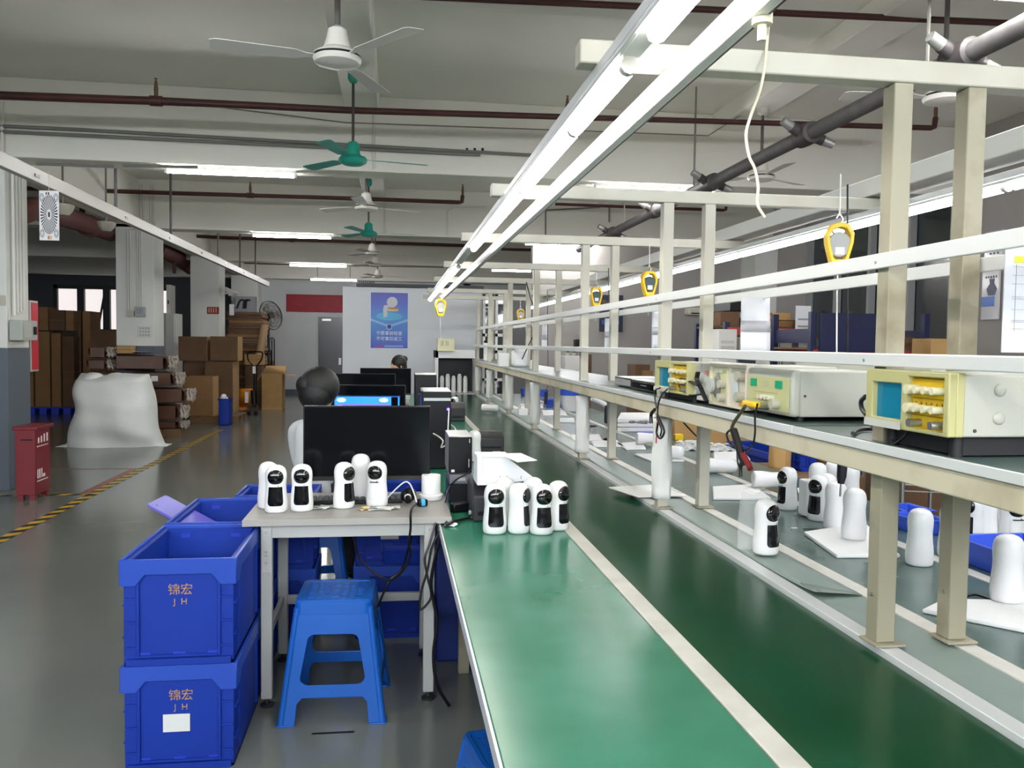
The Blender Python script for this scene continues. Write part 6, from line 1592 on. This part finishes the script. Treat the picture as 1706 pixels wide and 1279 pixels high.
# stack of film-wrapped brown parcels on a wooden pallet
def pallet(label, x0, x1, y0, d):
    t = thing('wooden_pallet', label, 'pallet', ((x0+x1)/2, y0, 0)); w = (x1-x0)/2; b = B()
    for k in range(5): b.box(-w+2*w*k/5+.01, -w+2*w*(k+1)/5-.01, 0, d, .10, .122)
    b.build('deck_boards', wood_m, t); c = B()
    for y in (0, d/2-.05, d-.1): c.box(-w, w, y, y+.1, 0, .10)
    c.build('bearers', wood_m, t); return t
YP = 13.55
q0, q1 = P(246, 727, Y=YP), P(330, 727, Y=YP)
pallet('wooden pallet under the film wrapped brown parcels', P(150, 700, Y=YP).x, P(302, 700, Y=YP).x, YP, .33)
def parcel(label, px0, px1, pyt, pyb, Y, d, sag=.02, zz=None):
    a, c = P(px0, pyt, Y=Y), P(px1, pyb, Y=Y); w = (c.x-a.x)/2; zb = max(c.z, .1245); h = a.z-zb
    t = thing('wrapped_parcel', label, 'parcel', ((a.x+c.x)/2, Y, zb), 0, 'film wrapped brown parcels'); rnd = random.Random(px0*7+pyt)
    ph = [rnd.uniform(0, 6) for _ in range(6)]
    n = 40
    def f(u, v):
        # rounded box profile in xz swept along y
        A = 2*pi*u; e = .42
        cx_ = abs(cos(A))**e*(1 if cos(A) >= 0 else -1); cz_ = abs(sin(A))**e*(1 if sin(A) >= 0 else -1)
        k = min(1, 8*v, 8*(1-v)); k = .93+.07*k
        wob = .012*sin(3*A+ph[0]+5*v)+.008*sin(7*A+ph[1]+9*v)
        return (w*cx_*k+wob, d*v, h/2+ (h/2-.004)*cz_*k + (.006*sin(4*u*6+ph[2]) if cz_ > 0 else 0))
    b = B().grid(f, n, 14)
    b.build('bundle', film_m, t, ang=60)
    for yv in (.0, d): B().add([(w*.8*sx_, yv, h*zz_) for sx_, zz_ in ((-1, .1), (1, .1), (1, .9), (-1, .9))], [(0, 1, 2, 3)]).build('end_face', film_m, t)
    # crumpled transparent film tail on the right end
    fl = B(); 
    for i in range(5):
        def g(u, v, i=i): 
            return (w*.96+.10*u+.02*sin(9*v+i), .0+d*.8*i/5+.10*v+.02*sin(7*u+i), h*(.15+.7*abs(sin(2.2*v+i*1.3)))+.03*sin(11*u+3*i))
        fl.grid(g, 5, 5)
    o = fl.build('film_tail', M('shiny_clear_film', (206, 196, 184), .15, alpha=.55, spec=.8), t, solid=.001)
    return t, w, h
zb0 = .1225
hts = [(249, 300, 702, 727), (252, 300, 673, 701), (256, 311, 645, 672), (231, 293, 618, 644), (184, 281, 590, 617)]
labs = ['brown wrapped parcel at the bottom of the stack', 'brown wrapped parcel second from the bottom', 'brown wrapped parcel in the middle of the stack', 'brown wrapped parcel with a small white label', 'long brown wrapped parcel on top of the stack']
for (x0, x1, yt, yb_), lab in zip(hts, labs):
    t, w, h = parcel(lab, x0 if x0 < 220 else x0-30, x1, yt, yb_, YP+.02, .30)
    if yt == 618: B().box(w*.1, w*.1+.1, -.004, -.001, h*.35, h*.7).build('label', whitepap_m, t)
for lab, x0, x1, yt, yb_ in (('short wrapped parcel on the left, upper one', 147, 177, 577, 597), ('short wrapped parcel on the left, lower one', 144, 177, 598, 616), ('wrapped parcel under the left ones, mostly hidden by the white sack', 146, 185, 617, 672), ('lowest wrapped parcel behind the white sack', 150, 185, 673, 727)):
    parcel(lab, x0, x1, yt, yb_, YP+.03, .29)
t, w, h = carton('light crushed carton lying on the top parcel', 194, 219, 576, 589, YP+.06, .22, cardl_m)
tag(B().grid(lambda u, v: ((u-.5)*.5, v*.25, .02*sin(6*u)*v), 8, 4).build('white_sheet', whitepap_m, loc=(P(212, 590, Y=YP).x, YP+.1, P(212, 588, Y=YP).z+.02), solid=.002), 'white sheet lying on the top brown parcel', 'sheet')
# white sack
ba, bc = P(112, 744, Z=0), P(258, 744, Z=0)
sw = (bc.x-ba.x)/2; sx_ = (ba.x+bc.x)/2; sY = 12.55; sh_ = P(190, 622, Y=12.7).z
sk = thing('woven_sack', 'big bulging white woven sack standing on the floor', 'sack', (sx_, sY, 0))
def sackf(u, v):
    A = 2*pi*u; e = .55
    cx_ = abs(cos(A))**e*(1 if cos(A) >= 0 else -1); cy_ = abs(sin(A))**.8*(1 if sin(A) >= 0 else -1)
    wid = (1.06-.19*v+.05*sin(3.0*v*pi)*(1-v))+ .10*math.exp(-v*9)
    top = 1.0 if v < .9 else sqrt(max(0, 1-((v-.9)/.1)**2))*.9+.1
    dep = (.34+.14*sin(pi*min(1, v*1.05)))*(top if v > .9 else 1)
    x = sw*.93*wid*cx_*(1 if v < .93 else .97)
    z = sh_*(v + (.014*sin(x*7)+.008*sin(x*13+1))*max(0, v-.6)*2.5)
    wob = .02*sin(5*x+9*v)+.012*sin(13*x+4*v+1)+.014*sin(17*v+3*x)
    return (x+.015*sin(11*v+2), dep*cy_*1.0+wob, max(.001, z))
b = B().grid(sackf, 72, 44); b.build('fabric', sack_m, sk, ang=80)
ta = B()
for u0, s_ in ((.08, 1), (-.45, -1)):
    ta.ball((sw*u0, -.1, sh_*.955), (.14, .16, .07), 14, 8)
ta.build('gathered_top', sack_m, sk)
ft = B()
for s_ in (-1, 1): ft.grid(lambda u, v: (s_*(sw*.98+.16*u), -.2+.3*v, .002+.09*(1-u)**2*v*(1-v)*4), 6, 5)
ft.build('corner', sack_m, sk, solid=.004)
# cartons right of the parcels
pallet('wooden pallet under the right hand cartons', P(318, 700, Y=16.0).x, P(398, 700, Y=16.0).x, 15.9, .95)
zc = .1225
gr_ = 'cartons stacked right of the parcels'
def carton2(label, px0, px1, pxs, pyt, pyb, Y, m, z0=None, grp=gr_):
    """front face px0..px1; pxs = right edge of the visible side"""
    a = P(px0, pyt, Y=Y); c = P(px1, pyb, Y=Y)
    k = (pxs-661)/(px1-661) if px1 != pxs else 1   # same X further away
    d = P(pxs, 600, X=c.x).y-Y if pxs > px1 else .5
    d = max(.3, min(d, 2.2))
    zb = c.z if z0 is None else z0
    t = thing('carton', label, 'carton', ((a.x+c.x)/2, Y, zb), 0, grp); w = (c.x-a.x)/2; h = a.z-zb
    B().box(-w, w, 0, d, 0, h).build('box', m, t, bevel=.006)
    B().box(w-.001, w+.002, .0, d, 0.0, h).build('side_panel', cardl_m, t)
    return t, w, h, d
carton2('large brown carton in front, right of the film tails', 305, 355, 364, 627, 697, 15.9, card_m, zc)
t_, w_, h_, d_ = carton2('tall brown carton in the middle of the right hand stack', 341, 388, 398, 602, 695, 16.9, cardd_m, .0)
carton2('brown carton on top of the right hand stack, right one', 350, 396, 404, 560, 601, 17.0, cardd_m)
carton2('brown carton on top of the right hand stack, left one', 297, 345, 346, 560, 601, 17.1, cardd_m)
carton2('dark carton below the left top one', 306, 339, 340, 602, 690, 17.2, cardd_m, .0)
carton('dark brown carton beyond the light side panels', 408, 437, 609, 672, 19.6, .33, cardd_m, 0, gr_)
carton('light carton on the dark one beyond the side panels', 407, 438, 590, 608, 19.6, .33, cardl_m, None, gr_)
# blue bin
a, c = P(364, 664, Y=15.4), P(382, 699, Y=15.4)
t = thing('waste_bin', 'small blue bin with white scraps beside the right hand cartons', 'bin', ((a.x+c.x)/2+.0, 15.4, 0)); w = (c.x-a.x)/2; h = a.z
B().plate(rrect(2*w, .3, .02, 3), [rrect(2*w-.02, .28, .015, 3)], h, Matrix.Translation((0, .15, 0))).plate(rrect(2*w, .3, .02, 3), [], .01, Matrix.Translation((0, .15, 0))).build('bin', blue_m, t)
B().plate(rrect(2*w+.03, .33, .02, 3), [rrect(2*w-.02, .28, .015, 3)], .03, Matrix.Translation((0, .15, h-.03))).build('rim', blue_m, t)
b = B()
for i in range(6): b.ball((random.uniform(-.06, .06), .15+random.uniform(-.07, .07), h-.02+random.uniform(0, .06)), (.05, .05, .04), 8, 6)
o = b.build('scraps', whitepap_m, t); o['kind'] = 'stuff'
# stack of flattened cartons
a, c = P(376, 519, Y=20.0), P(434, 590, Y=20.0)
t = thing('flat_carton_stack', 'high dark stack of flattened cartons behind the pallet jack', 'cartons', ((a.x+c.x)/2, 20.0, 0)); w = (c.x-a.x)/2; h = a.z
rnd = random.Random(5); n = 34; z = 0
b = B(); bb = B()
for i in range(n):
    dz = h/n; dx = rnd.uniform(-.04, .04)+.12*(i/n-.5); (b if i % 5 else bb).box(-w+dx, w+dx, rnd.uniform(-.03, .03), .9, z+.004, z+dz-.002); z += dz
o = b.build('sheets', cardd_m, t); o['kind'] = 'stuff'; o = bb.build('edge_sheets', card_m, t); o['kind'] = 'stuff'
# open carton
Yo = 18.9
a, c = P(436, 617, Y=Yo), P(470, 680, Y=Yo)
t = thing('open_carton', 'light open carton with raised flaps standing alone', 'carton', ((a.x+c.x)/2, Yo, 0)); w = (c.x-a.x)/2; h = P(450, 622, Y=Yo).z
B().plate(rect(-w, w, -.25, .25), [rect(-w+.01, w-.01, -.24, .24)], h, Matrix.Translation((0, .25, 0))).plate(rect(-w, w, -.25, .25), [], .01, Matrix.Translation((0, .25, 0))).build('box', cardl_m, t)
fl_ = M('carton_flap', (198, 160, 108), .85)
B().hexa([(-w, 0, h-.002), (w, 0, h-.002), (w, .006, h-.002), (-w, .006, h-.002)], [(-w-.05, -.19, h+.04), (w+.18, -.19, h-.06), (w+.18, -.184, h-.054), (-w-.05, -.184, h+.046)]).v
for nm, pts in (('flap', [(-w, 0, h), (w, 0, h), (w+.24, .02, h-.02), (-w+.10, .0, h+.17)]), ('flap', [(w, 0, h), (w, .5, h), (w+.24, .5, h-.05), (w+.24, 0, h-.05)]), ('flap', [(-w, .5, h), (-w, 0, h), (-w-.12, 0, h-.18), (-w-.12, .5, h-.18)]), ('flap', [(w, .5, h), (-w, .5, h), (-w, .66, h+.15), (w, .66, h+.15)])):
    B().add(pts, [(0, 1, 2, 3)]).build(nm, fl_, t, solid=.006)
B().box(-w-.002, w+.002, -.003, .0, .0, .05).build('base_band', fl_, t)
# pallet jack
Yj = 17.6
pj = thing('pallet_jack', 'yellow and black pallet jack parked before the cartons', 'pallet jack', (P(418, 688, Y=Yj).x, Yj, 0))
def jq(px, py, y=0): p = P(px, py, Y=Yj); return V((p.x-pj.location.x, y, p.z))
B().tube([jq(424, 668), jq(425, 640), jq(426, 612)], .035, 12).build('handle_shaft', black_m, pj)
B().tube(arc([jq(426, 612), jq(414, 600), jq(413, 588), jq(420, 586), jq(434, 586), jq(437, 588), jq(436, 598), jq(426, 612)], 5), .016, 8).build('handle_grip', black_m, pj)
B().box(jq(424, 0 or 620).x-.03, jq(424, 620).x+.03, -.05, -.03, jq(424, 622).z, jq(424, 610).z).build('label', whitepap_m, pj)
B().tube([jq(424, 672), jq(423, 650)], .07, 14).build('pump', black_m, pj)
for dx in (-.07, .07):
    q = jq(421, 682); B().cyl((q.x+dx-.03, 0, .10), (q.x+dx+.03, 0, .10), .10, 20).build('wheel', M('wheel_dark', (40, 36, 34), .5), pj)
x0, x1 = jq(391, 0).x, jq(418, 0).x
B().add([(x0, .3, .16), (x1-.06, .3, .16), (x1, .15, .52), (x1-.26, .15, .52)], [(0, 1, 2, 3)]).build('frame_plate', orange_m, pj, solid=.03)
for yy in (.25, .68): B().box(x0-.9, x1-.15, yy, yy+.16, .07, .13).build('fork', orange_m, pj, bevel=.01)
B().box(jq(405, 0).x, jq(411, 0).x, .1, .13, .24, .46).build('paper_note', whitepap_m, pj)
# industrial fan
Yf = 21.4
fp = P(452, 525, Y=Yf)
t = thing('industrial_fan', 'dark industrial fan on a stand above the flattened cartons', 'fan', (fp.x, Yf, 0))
R_ = Matrix.Translation((0, 0, fp.z)) @ Matrix.Rotation(radians(52), 4, 'Z') @ Matrix.Rotation(radians(78), 4, 'X')
b = B()
for rr, zz_ in ((.36, 0), (.3, .06), (.22, .085), (.12, .1), (.36, -.02), (.3, -.08), (.2, -.1)):
    b.tube([R_ @ V((rr*cos(2*pi*i/32), rr*sin(2*pi*i/32), zz_)) for i in range(33)], .005 if rr < .36 else .01, 5, False)
for i in range(28):
    a_ = 2*pi*i/28; b.tube([R_ @ V((.05*cos(a_), .05*sin(a_), .1)), R_ @ V((.22*cos(a_), .22*sin(a_), .085)), R_ @ V((.36*cos(a_), .36*sin(a_), 0)), R_ @ V((.2*cos(a_), .2*sin(a_), -.1))], .003, 4)
b.build('grille', M('fan_grille', (70, 68, 66), .4, .4), t)
b = B()
for k in range(3): 
    a_ = 2*pi*k/3; b.add([R_ @ V(q) for q in ((.04*cos(a_), .04*sin(a_), .02), (.3*cos(a_-.2), .3*sin(a_-.2), .03), (.3*cos(a_+.5), .3*sin(a_+.5), -.03), (.05*cos(a_+1), .05*sin(a_+1), -.02))], [(0, 1, 2, 3)])
b.build('blades', M('fan_blade_grey', (120, 118, 112), .4), t, solid=.004)
mo = R_ @ V((0, 0, -.1)); B().tube([R_ @ V((0, 0, -.26)), R_ @ V((0, 0, .02))], .085, 16).build('motor', M('fan_motor_dark', (44, 40, 40), .5), t)
B().cyl((mo.x, mo.y, 0.05), (mo.x, mo.y, mo.z), .03, 12).build('stand', M('fan_motor_dark', (44, 40, 40)), t)
B().cyl((mo.x, mo.y, 0), (mo.x, mo.y, .05), .28, 24).build('base', M('fan_motor_dark', (44, 40, 40)), t)
tag(B().tube(arc([P(x, y, Y=19.82) for x, y in ((441, 540), (438, 560), (434, 580), (432, 590))], 4), .09, 10, True, None).build('crumpled_paper', M('kraft_paper', (176, 146, 112), .85, bump=.4, bscale=20)), 'crumpled kraft paper hanging down the stack of flattened cartons', 'paper')
# folding chair at the back wall
Yc = 22.5; q = P(446, 605, Y=Yc); t = thing('folding_chair', 'black metal chair standing by the back wall', 'chair', (q.x, Yc, 0))
def cq(px, py): p = P(px, py, Y=Yc); return V((p.x-q.x, 0, p.z))
for px in (449, 453, 457): B().tube([cq(px, 640), cq(px, 565)], .014, 6).build('back_bar', black_m, t)
B().box(cq(438, 0).x, cq(452, 0).x, -.3, .05, cq(440, 592).z, cq(440, 583).z).build('seat', black_m, t, bevel=.01)
for px in (440, 451):
    for yy in (-.28, .03): B().cyl((cq(px, 0).x, yy, 0), (cq(px, 0).x, yy, cq(440, 592).z), .012, 6).build('leg', black_m, t)
B().tube([cq(449, 565), cq(453, 562), cq(457, 565)], .014, 6).build('top_rail', black_m, t)
carton('low carton behind the chair at the back wall', 437, 454, 601, 645, 23.0, .4, card_m, 0)
# white cupboards between the pillars
t, w, h = fbox('steel_cupboard', 'white steel cupboard with handles right of the second pillar', 'cupboard', 283, 294, 522, 610, 17.6, .5, whitemetal_m, 0)
B().box(-.004, .004, -.003, 0, .1, h-.05).build('door_gap', black_m, t); B().box(-.05, -.03, -.02, 0, 1.2, 1.32).build('handle', black_m, t)
t, w, h = fbox('steel_cupboard', 'tall narrow white cupboard above the other, by the second pillar', 'cupboard', 277, 284, 474, 521, 18.2, .4, whitemetal_m, 0)
B().box(-.01, .01, -.02, 0, h-.4, h-.32).build('handle', black_m, t)
# grey cabinet against pillar two
t, w, h = fbox('grey_cabinet', 'grey steel cabinet against the side of the second pillar', 'cabinet', 259, 277, 521, 590, 14.7, .5, M('cabinet_grey', (134, 136, 132), .5), 0)
# red hydrant cabinet and red extinguisher box
t = thing('hydrant_cabinet', 'tall red hydrant cabinet with silver edge behind the first pillar', 'cabinet', (-3.87, 9.33, P(48, 619, Y=9.33).z))
w = .14; h = P(48, 500, Y=9.33).z-P(48, 619, Y=9.33).z
B().box(-.4, -.141, 0, .2, .1, h-.1).build('wall_mount', M('hydrant_silver', (196, 190, 186), .35, .3), t)
B().box(-w, w, 0, .2, 0, h).build('box', M('hydrant_silver', (196, 190, 186), .35, .3), t, bevel=.004)
B().box(-w+.035, w-.012, -.004, .002, .02, h-.02).build('door', M('hydrant_red', (196, 20, 46), .35), t, bevel=.002)
B().box(w, w+.004, .03, .19, .02, h-.02).build('side_door', M('hydrant_red', (196, 20, 46)), t)
pa_, pb_ = P(27, 812, Z=0), P(59, 814, Z=0)
eb = thing('extinguisher_box', 'dark red extinguisher box on small feet by the first pillar', 'extinguisher box', (-3.52, 8.25, 0))
xl, xr = P(26, 815, Y=8.25).x+3.52, P(59, 815, Y=8.25).x+3.52
d_ = .34; h = P(40, 716, Y=8.25).z
B().box(xl, xr, 0, d_, .05, h).build('cabinet', red_m, eb, bevel=.004)
B().box(xl-.015, xr+.03, -.02, d_+.03, h, h+.03).build('lid', red_m, eb, bevel=.004)
for fx in (xl+.01, xr-.06):
    for fy in (.01, d_-.06): B().box(fx, fx+.05, fy, fy+.05, 0, .05).build('foot', red_m, eb)
B().box(xl+.05, xl+.15, -.003, .001, h-.10, h-.085).build('handle_slot', black_m, eb)
wp = M('white_print', (232, 220, 222), .6)
wb = B()
for k, hh in enumerate((.05, .06, .075, .08)): wb.box(xr+.0005, xr+.002, d_*(.2+.19*k), d_*(.2+.19*k)+.028, h*.80, h*.80+hh)
wb.build('faded_lettering', wp, eb)
wb = B()
for k in range(6): wb.box(xr+.0005, xr+.002, d_*(.14+.125*k), d_*(.14+.125*k)+.022, h*.745, h*.762)
wb.build('small_lettering', wp, eb)
wb = B()
for k, (u, w_) in enumerate(((.14, .02), (.25, .028), (.40, .02), (.50, .05))): wb.box(xr+.0005, xr+.002, d_*u, d_*u+w_, h*.30, h*.30+(.085 if k < 3 else .03))
wb.box(xr+.0005, xr+.0015, d_*.12, d_*.82, h*.255, h*.27)
wb.build('worn_lettering', wp, eb)
# wall things on pillars
def pbox(name, label, cat, px0, px1, pyt, pyb, Y, d, m, mk=None):
    a, c = P(px0, pyt, Y=Y), P(px1, pyb, Y=Y)
    t = thing(name, label, cat, ((a.x+c.x)/2, Y, c.z)); w = (c.x-a.x)/2; h = a.z-c.z
    B().box(-w, w, -d, 0, 0, h).build('box', m, t, bevel=.004); return t, w, h
t, w, h = pbox('meter_box', 'small grey meter box with a dark window on the second pillar', 'meter box', 227, 243, 511, 528, 13.89, .08, M('box_grey', (160, 162, 158), .45)); B().box(-w*.7, w*.7, -.084, -.08, h*.3, h*.85).build('window', M('meter_window', (90, 96, 96), .2), t)
pbox('light_switch', 'little cream switch box on the second pillar', 'switch box', 213, 225, 518, 527, 13.89, .06, cream_m)
t, w, h = pbox('socket_panel', 'white switch panel with small print low on the second pillar', 'switch panel', 231, 253, 543, 562, 13.89, .03, whitemetal_m)
b = B()
for i in range(4):
    for j in range(3): b.box(-w*.8+w*.42*i, -w*.8+w*.42*i+w*.3, -.033, -.03, h*(.1+.3*j), h*(.3+.3*j))
b.build('switch_keys', M('switch_keys_grey', (176, 178, 176), .5), t)
# boxes on pillar one (its side faces +X)
ya_, yb_ = P(13, 550, X=-3.72).y, P(34, 550, X=-3.72).y
t = thing('breaker_box', 'grey breaker box with black lever on the first pillar', 'breaker box', (-3.72, 9.0, P(22, 567, X=-3.72).z)); h = P(22, 533, X=-3.72).z-t.location.z
B().box(0, .01, -.15, .15, .03, h-.03).build('wall_mount', M('breaker_grey', (168, 172, 164), .45), t)
B().box(0.0, .12, -.18, .18, 0, h).build('box', M('breaker_grey', (168, 172, 164), .45), t, bevel=.008)
B().box(.12, .14, .08, .12, h*.3, h*.7).build('lever', black_m, t, bevel=.003); B().box(.12, .125, -.14, .03, h*.15, h*.85).build('cover', M('breaker_cover', (182, 186, 178), .4), t, bevel=.003)
q = P(2, 500, Y=8.79); tag(B().box(-.04, .04, -.02, 0, -.05, .05).build('wall_switch', cream_m, loc=(q.x, 8.798, q.z), bevel=.004), 'cream wall switch on the front of the first pillar', 'switch')
# plaque and bracket lamp on pillar three
t, w, h = pbox('red_sign', 'small red plaque with pale strokes on the third pillar', 'plaque', 345, 365, 511, 523, 18.84, .015, M('plaque_red', (150, 50, 42), .6)); b = B()
for i in range(4): b.box(-w*.75+w*.4*i, -w*.75+w*.4*i+w*.16, -.018, -.015, h*.2, h*.85)
b.build('strokes', M('plaque_pale', (216, 170, 150), .6), t)
q = P(374, 488, Y=18.7); t = thing('bracket_lamp', 'small white bracket fan on the side of the third pillar with a hanging tag', 'lamp', (-3.66, 19.1, q.z))
B().lathe([(0, 0), (.04, .02), (.12, .06), (.16, .14), (.14, .15), (0, .1)], (0.1, 0, 0), 16, 1, Matrix.Rotation(radians(25), 4, 'Y')).build('shade', white_m, t); B().box(-.08, .08, -.02, .02, .0, .03).build('arm', white_m, t)
B().tube([(.1, 0, -.02), (.16, -.02, -.22)], .008, 6).build('cord', black_m, t); B().box(.1, .2, -.022, -.018, -.46, -.22).build('tag', whitepap_m, t)
# small wall cupboard near the back
t, w, h = pbox('wall_cupboard', 'grey wall cupboard with dark brush strokes near the back wall', 'cupboard', 395, 428, 494, 520, 23.95, .3, M('cupboard_grey', (160, 160, 166), .5))
b = B()
for i, u in enumerate((-.5, -.05, .15)): b.tube(arc([(-w*.1+w*u-.06*(i == 0), -.305, h*.2), (w*u, -.305, h*.7), (w*u+.1, -.305, h*.75)], 4), .025, 6)
b.build('brush_strokes', black_m, t)
# red banner and blue poster
t, w, h = pbox('red_banner', 'red cloth banner with faint creases on the back wall', 'banner', 477, 590, 491, 521, 24.58, .01, redb_m)
B().box(-w, w, -.02, 0, h, h+.02).build('hanging_rail', redb_m, t)
for u0, v0, u1, v1 in ((.10, .55, .30, .35), (.62, .38, .72, .22), (.93, .62, .88, .35), (.93, .62, .97, .34), (.96, .45, 1.02, .44)):
    B().tube([(-w+2*w*u0*.84, -.0105, h*v0), (-w+2*w*u1*.84, -.0105, h*v1)], .006, 5).build('fold_crease', M('banner_faint', (186, 40, 44), .6), t)
a, c = P(616, 485.5, Y=PY-.015), P(680, 582, Y=PY-.015)
t = thing('blue_poster', 'blue notice poster with a white figure and two lines of writing on the partition', 'poster', ((a.x+c.x)/2, PY-.001, c.z)); w = (c.x-a.x)/2; h = a.z-c.z
B().box(-w, w, -.012, 0, 0, h).build('frame', M('poster_white_edge', (222, 226, 232), .4), t, bevel=.002)
pm_ = bpy.data.materials.new('poster_blue_print'); pm_.use_nodes = True
nt = pm_.node_tree; bs = nt.nodes['Principled BSDF']; bs.inputs['Roughness'].default_value = .35
tcn = nt.nodes.new('ShaderNodeTexCoord'); sp = nt.nodes.new('ShaderNodeSeparateXYZ'); rp_ = nt.nodes.new('ShaderNodeValToRGB'); nt.links.new(tcn.outputs['Generated'], sp.inputs[0]); nt.links.new(sp.outputs['Z'], rp_.inputs[0]); nt.links.new(rp_.outputs[0], bs.inputs['Base Color'])
e = rp_.color_ramp.elements; e[0].position = 0; e[0].color = (*lin((14, 52, 176)), 1); e[1].position = 1; e[1].color = (*lin((24, 40, 170)), 1)
for pos, col in ((.35, (14, 112, 202)), (.55, (16, 124, 206)), (.8, (24, 70, 190))): k = e.new(pos); k.color = (*lin(col), 1)
B().box(-w+.018, w-.010, -.0135, -.012, .018, h-.012).build('print_field', pm_, t)
def F_(u, v): return FRONT(-w+.018+(2*w-.028)*u, -.0136, .018+(h-.03)*v)
W_, H_ = 2*w-.028, h-.03
B().plate(circ(.35*W_, 28, 0, 0, .075*H_), [], .0006, F_(.5, .575)).build('disc', M('poster_cyan', (64, 172, 220), .4), t)
B().plate([(-.5*W_, .07*H_), (-.5*W_, .03*H_), (0, -.085*H_), (.5*W_, .03*H_), (.5*W_, .07*H_), (0, -.045*H_)], [], .0007, F_(.5, .46)).build('chevron', M('poster_pale_blue', (130, 186, 232), .4), t)
fw_ = M('poster_figure_white', (206, 204, 212), .5)
B().plate(circ(.145*W_, 26, 0, 0, .095*H_), [], .0012, F_(.575, .83)).build('figure_head', fw_, t)
B().plate([(-.10*W_, .06*H_), (.06*W_, .07*H_), (.10*W_, .0), (.0, -.03*H_), (-.01*W_, -.14*H_), (-.1*W_, -.16*H_), (-.12*W_, -.02*H_)], [], .0010, F_(.45, .71)).build('figure_body', fw_, t)
B().plate(rrect(.28*W_, .04*H_, .01, 3), [], .0014, F_(.6, .685)).build('book_pages', M('book_cream', (220, 200, 170), .6), t)
B().plate(rrect(.29*W_, .03*H_, .01, 3), [], .0016, F_(.6, .722)).build('book_cover', M('book_orange', (190, 130, 60), .6), t)
B().plate([(-.07*W_, .05*H_), (.07*W_, .05*H_), (.07*W_, -.03*H_), (0, -.06*H_), (-.07*W_, -.03*H_)], [], .0009, F_(.5, .385)).build('shield', M('shield_white', (190, 214, 240), .5), t)
B().plate([(-.055*W_, .04*H_), (.055*W_, .04*H_), (.055*W_, -.022*H_), (0, -.048*H_), (-.055*W_, -.022*H_)], [], .0012, F_(.5, .385)).build('shield_core', M('poster_deep_blue', (20, 60, 160), .5), t)
wt_ = M('poster_text_white', (226, 234, 246), .5)
text('宁愿事前检查', .118*W_, wt_, F_(.5, .265) @ Matrix.Translation((0, 0, .001)), t)
text('不可事后返工', .118*W_, wt_, F_(.5, .165) @ Matrix.Translation((0, 0, .001)), t)
B().box(-w+.018+W_*.12, -w+.018+W_*.34, -.0145, -.0136, .018+H_*.025, .018+H_*.045).build('pink_mark', M('poster_pink', (196, 50, 120), .5), t)
B().box(-w+.018+W_*.37, -w+.018+W_*.88, -.0145, -.0136, .018+H_*.02, .018+H_*.05).build('small_print', M('poster_small_print', (130, 160, 220), .5), t)
# ------------------------------------------------------------------ light and render settings
w = bpy.data.worlds.new('world'); S.world = w; w.use_nodes = True
w.node_tree.nodes['Background'].inputs[0].default_value = (.8, .85, .9, 1)
w.node_tree.nodes['Background'].inputs[1].default_value = .3
S.view_settings.view_transform = 'Standard'; S.view_settings.look = 'None'
S.view_settings.exposure = 1.0; S.view_settings.gamma = 1.0
S.view_settings.use_curve_mapping = False
S.cycles.use_denoising = True
S.cycles.max_bounces = 6
S.cycles.sample_clamp_indirect = 6
bpy.context.view_layer.update()
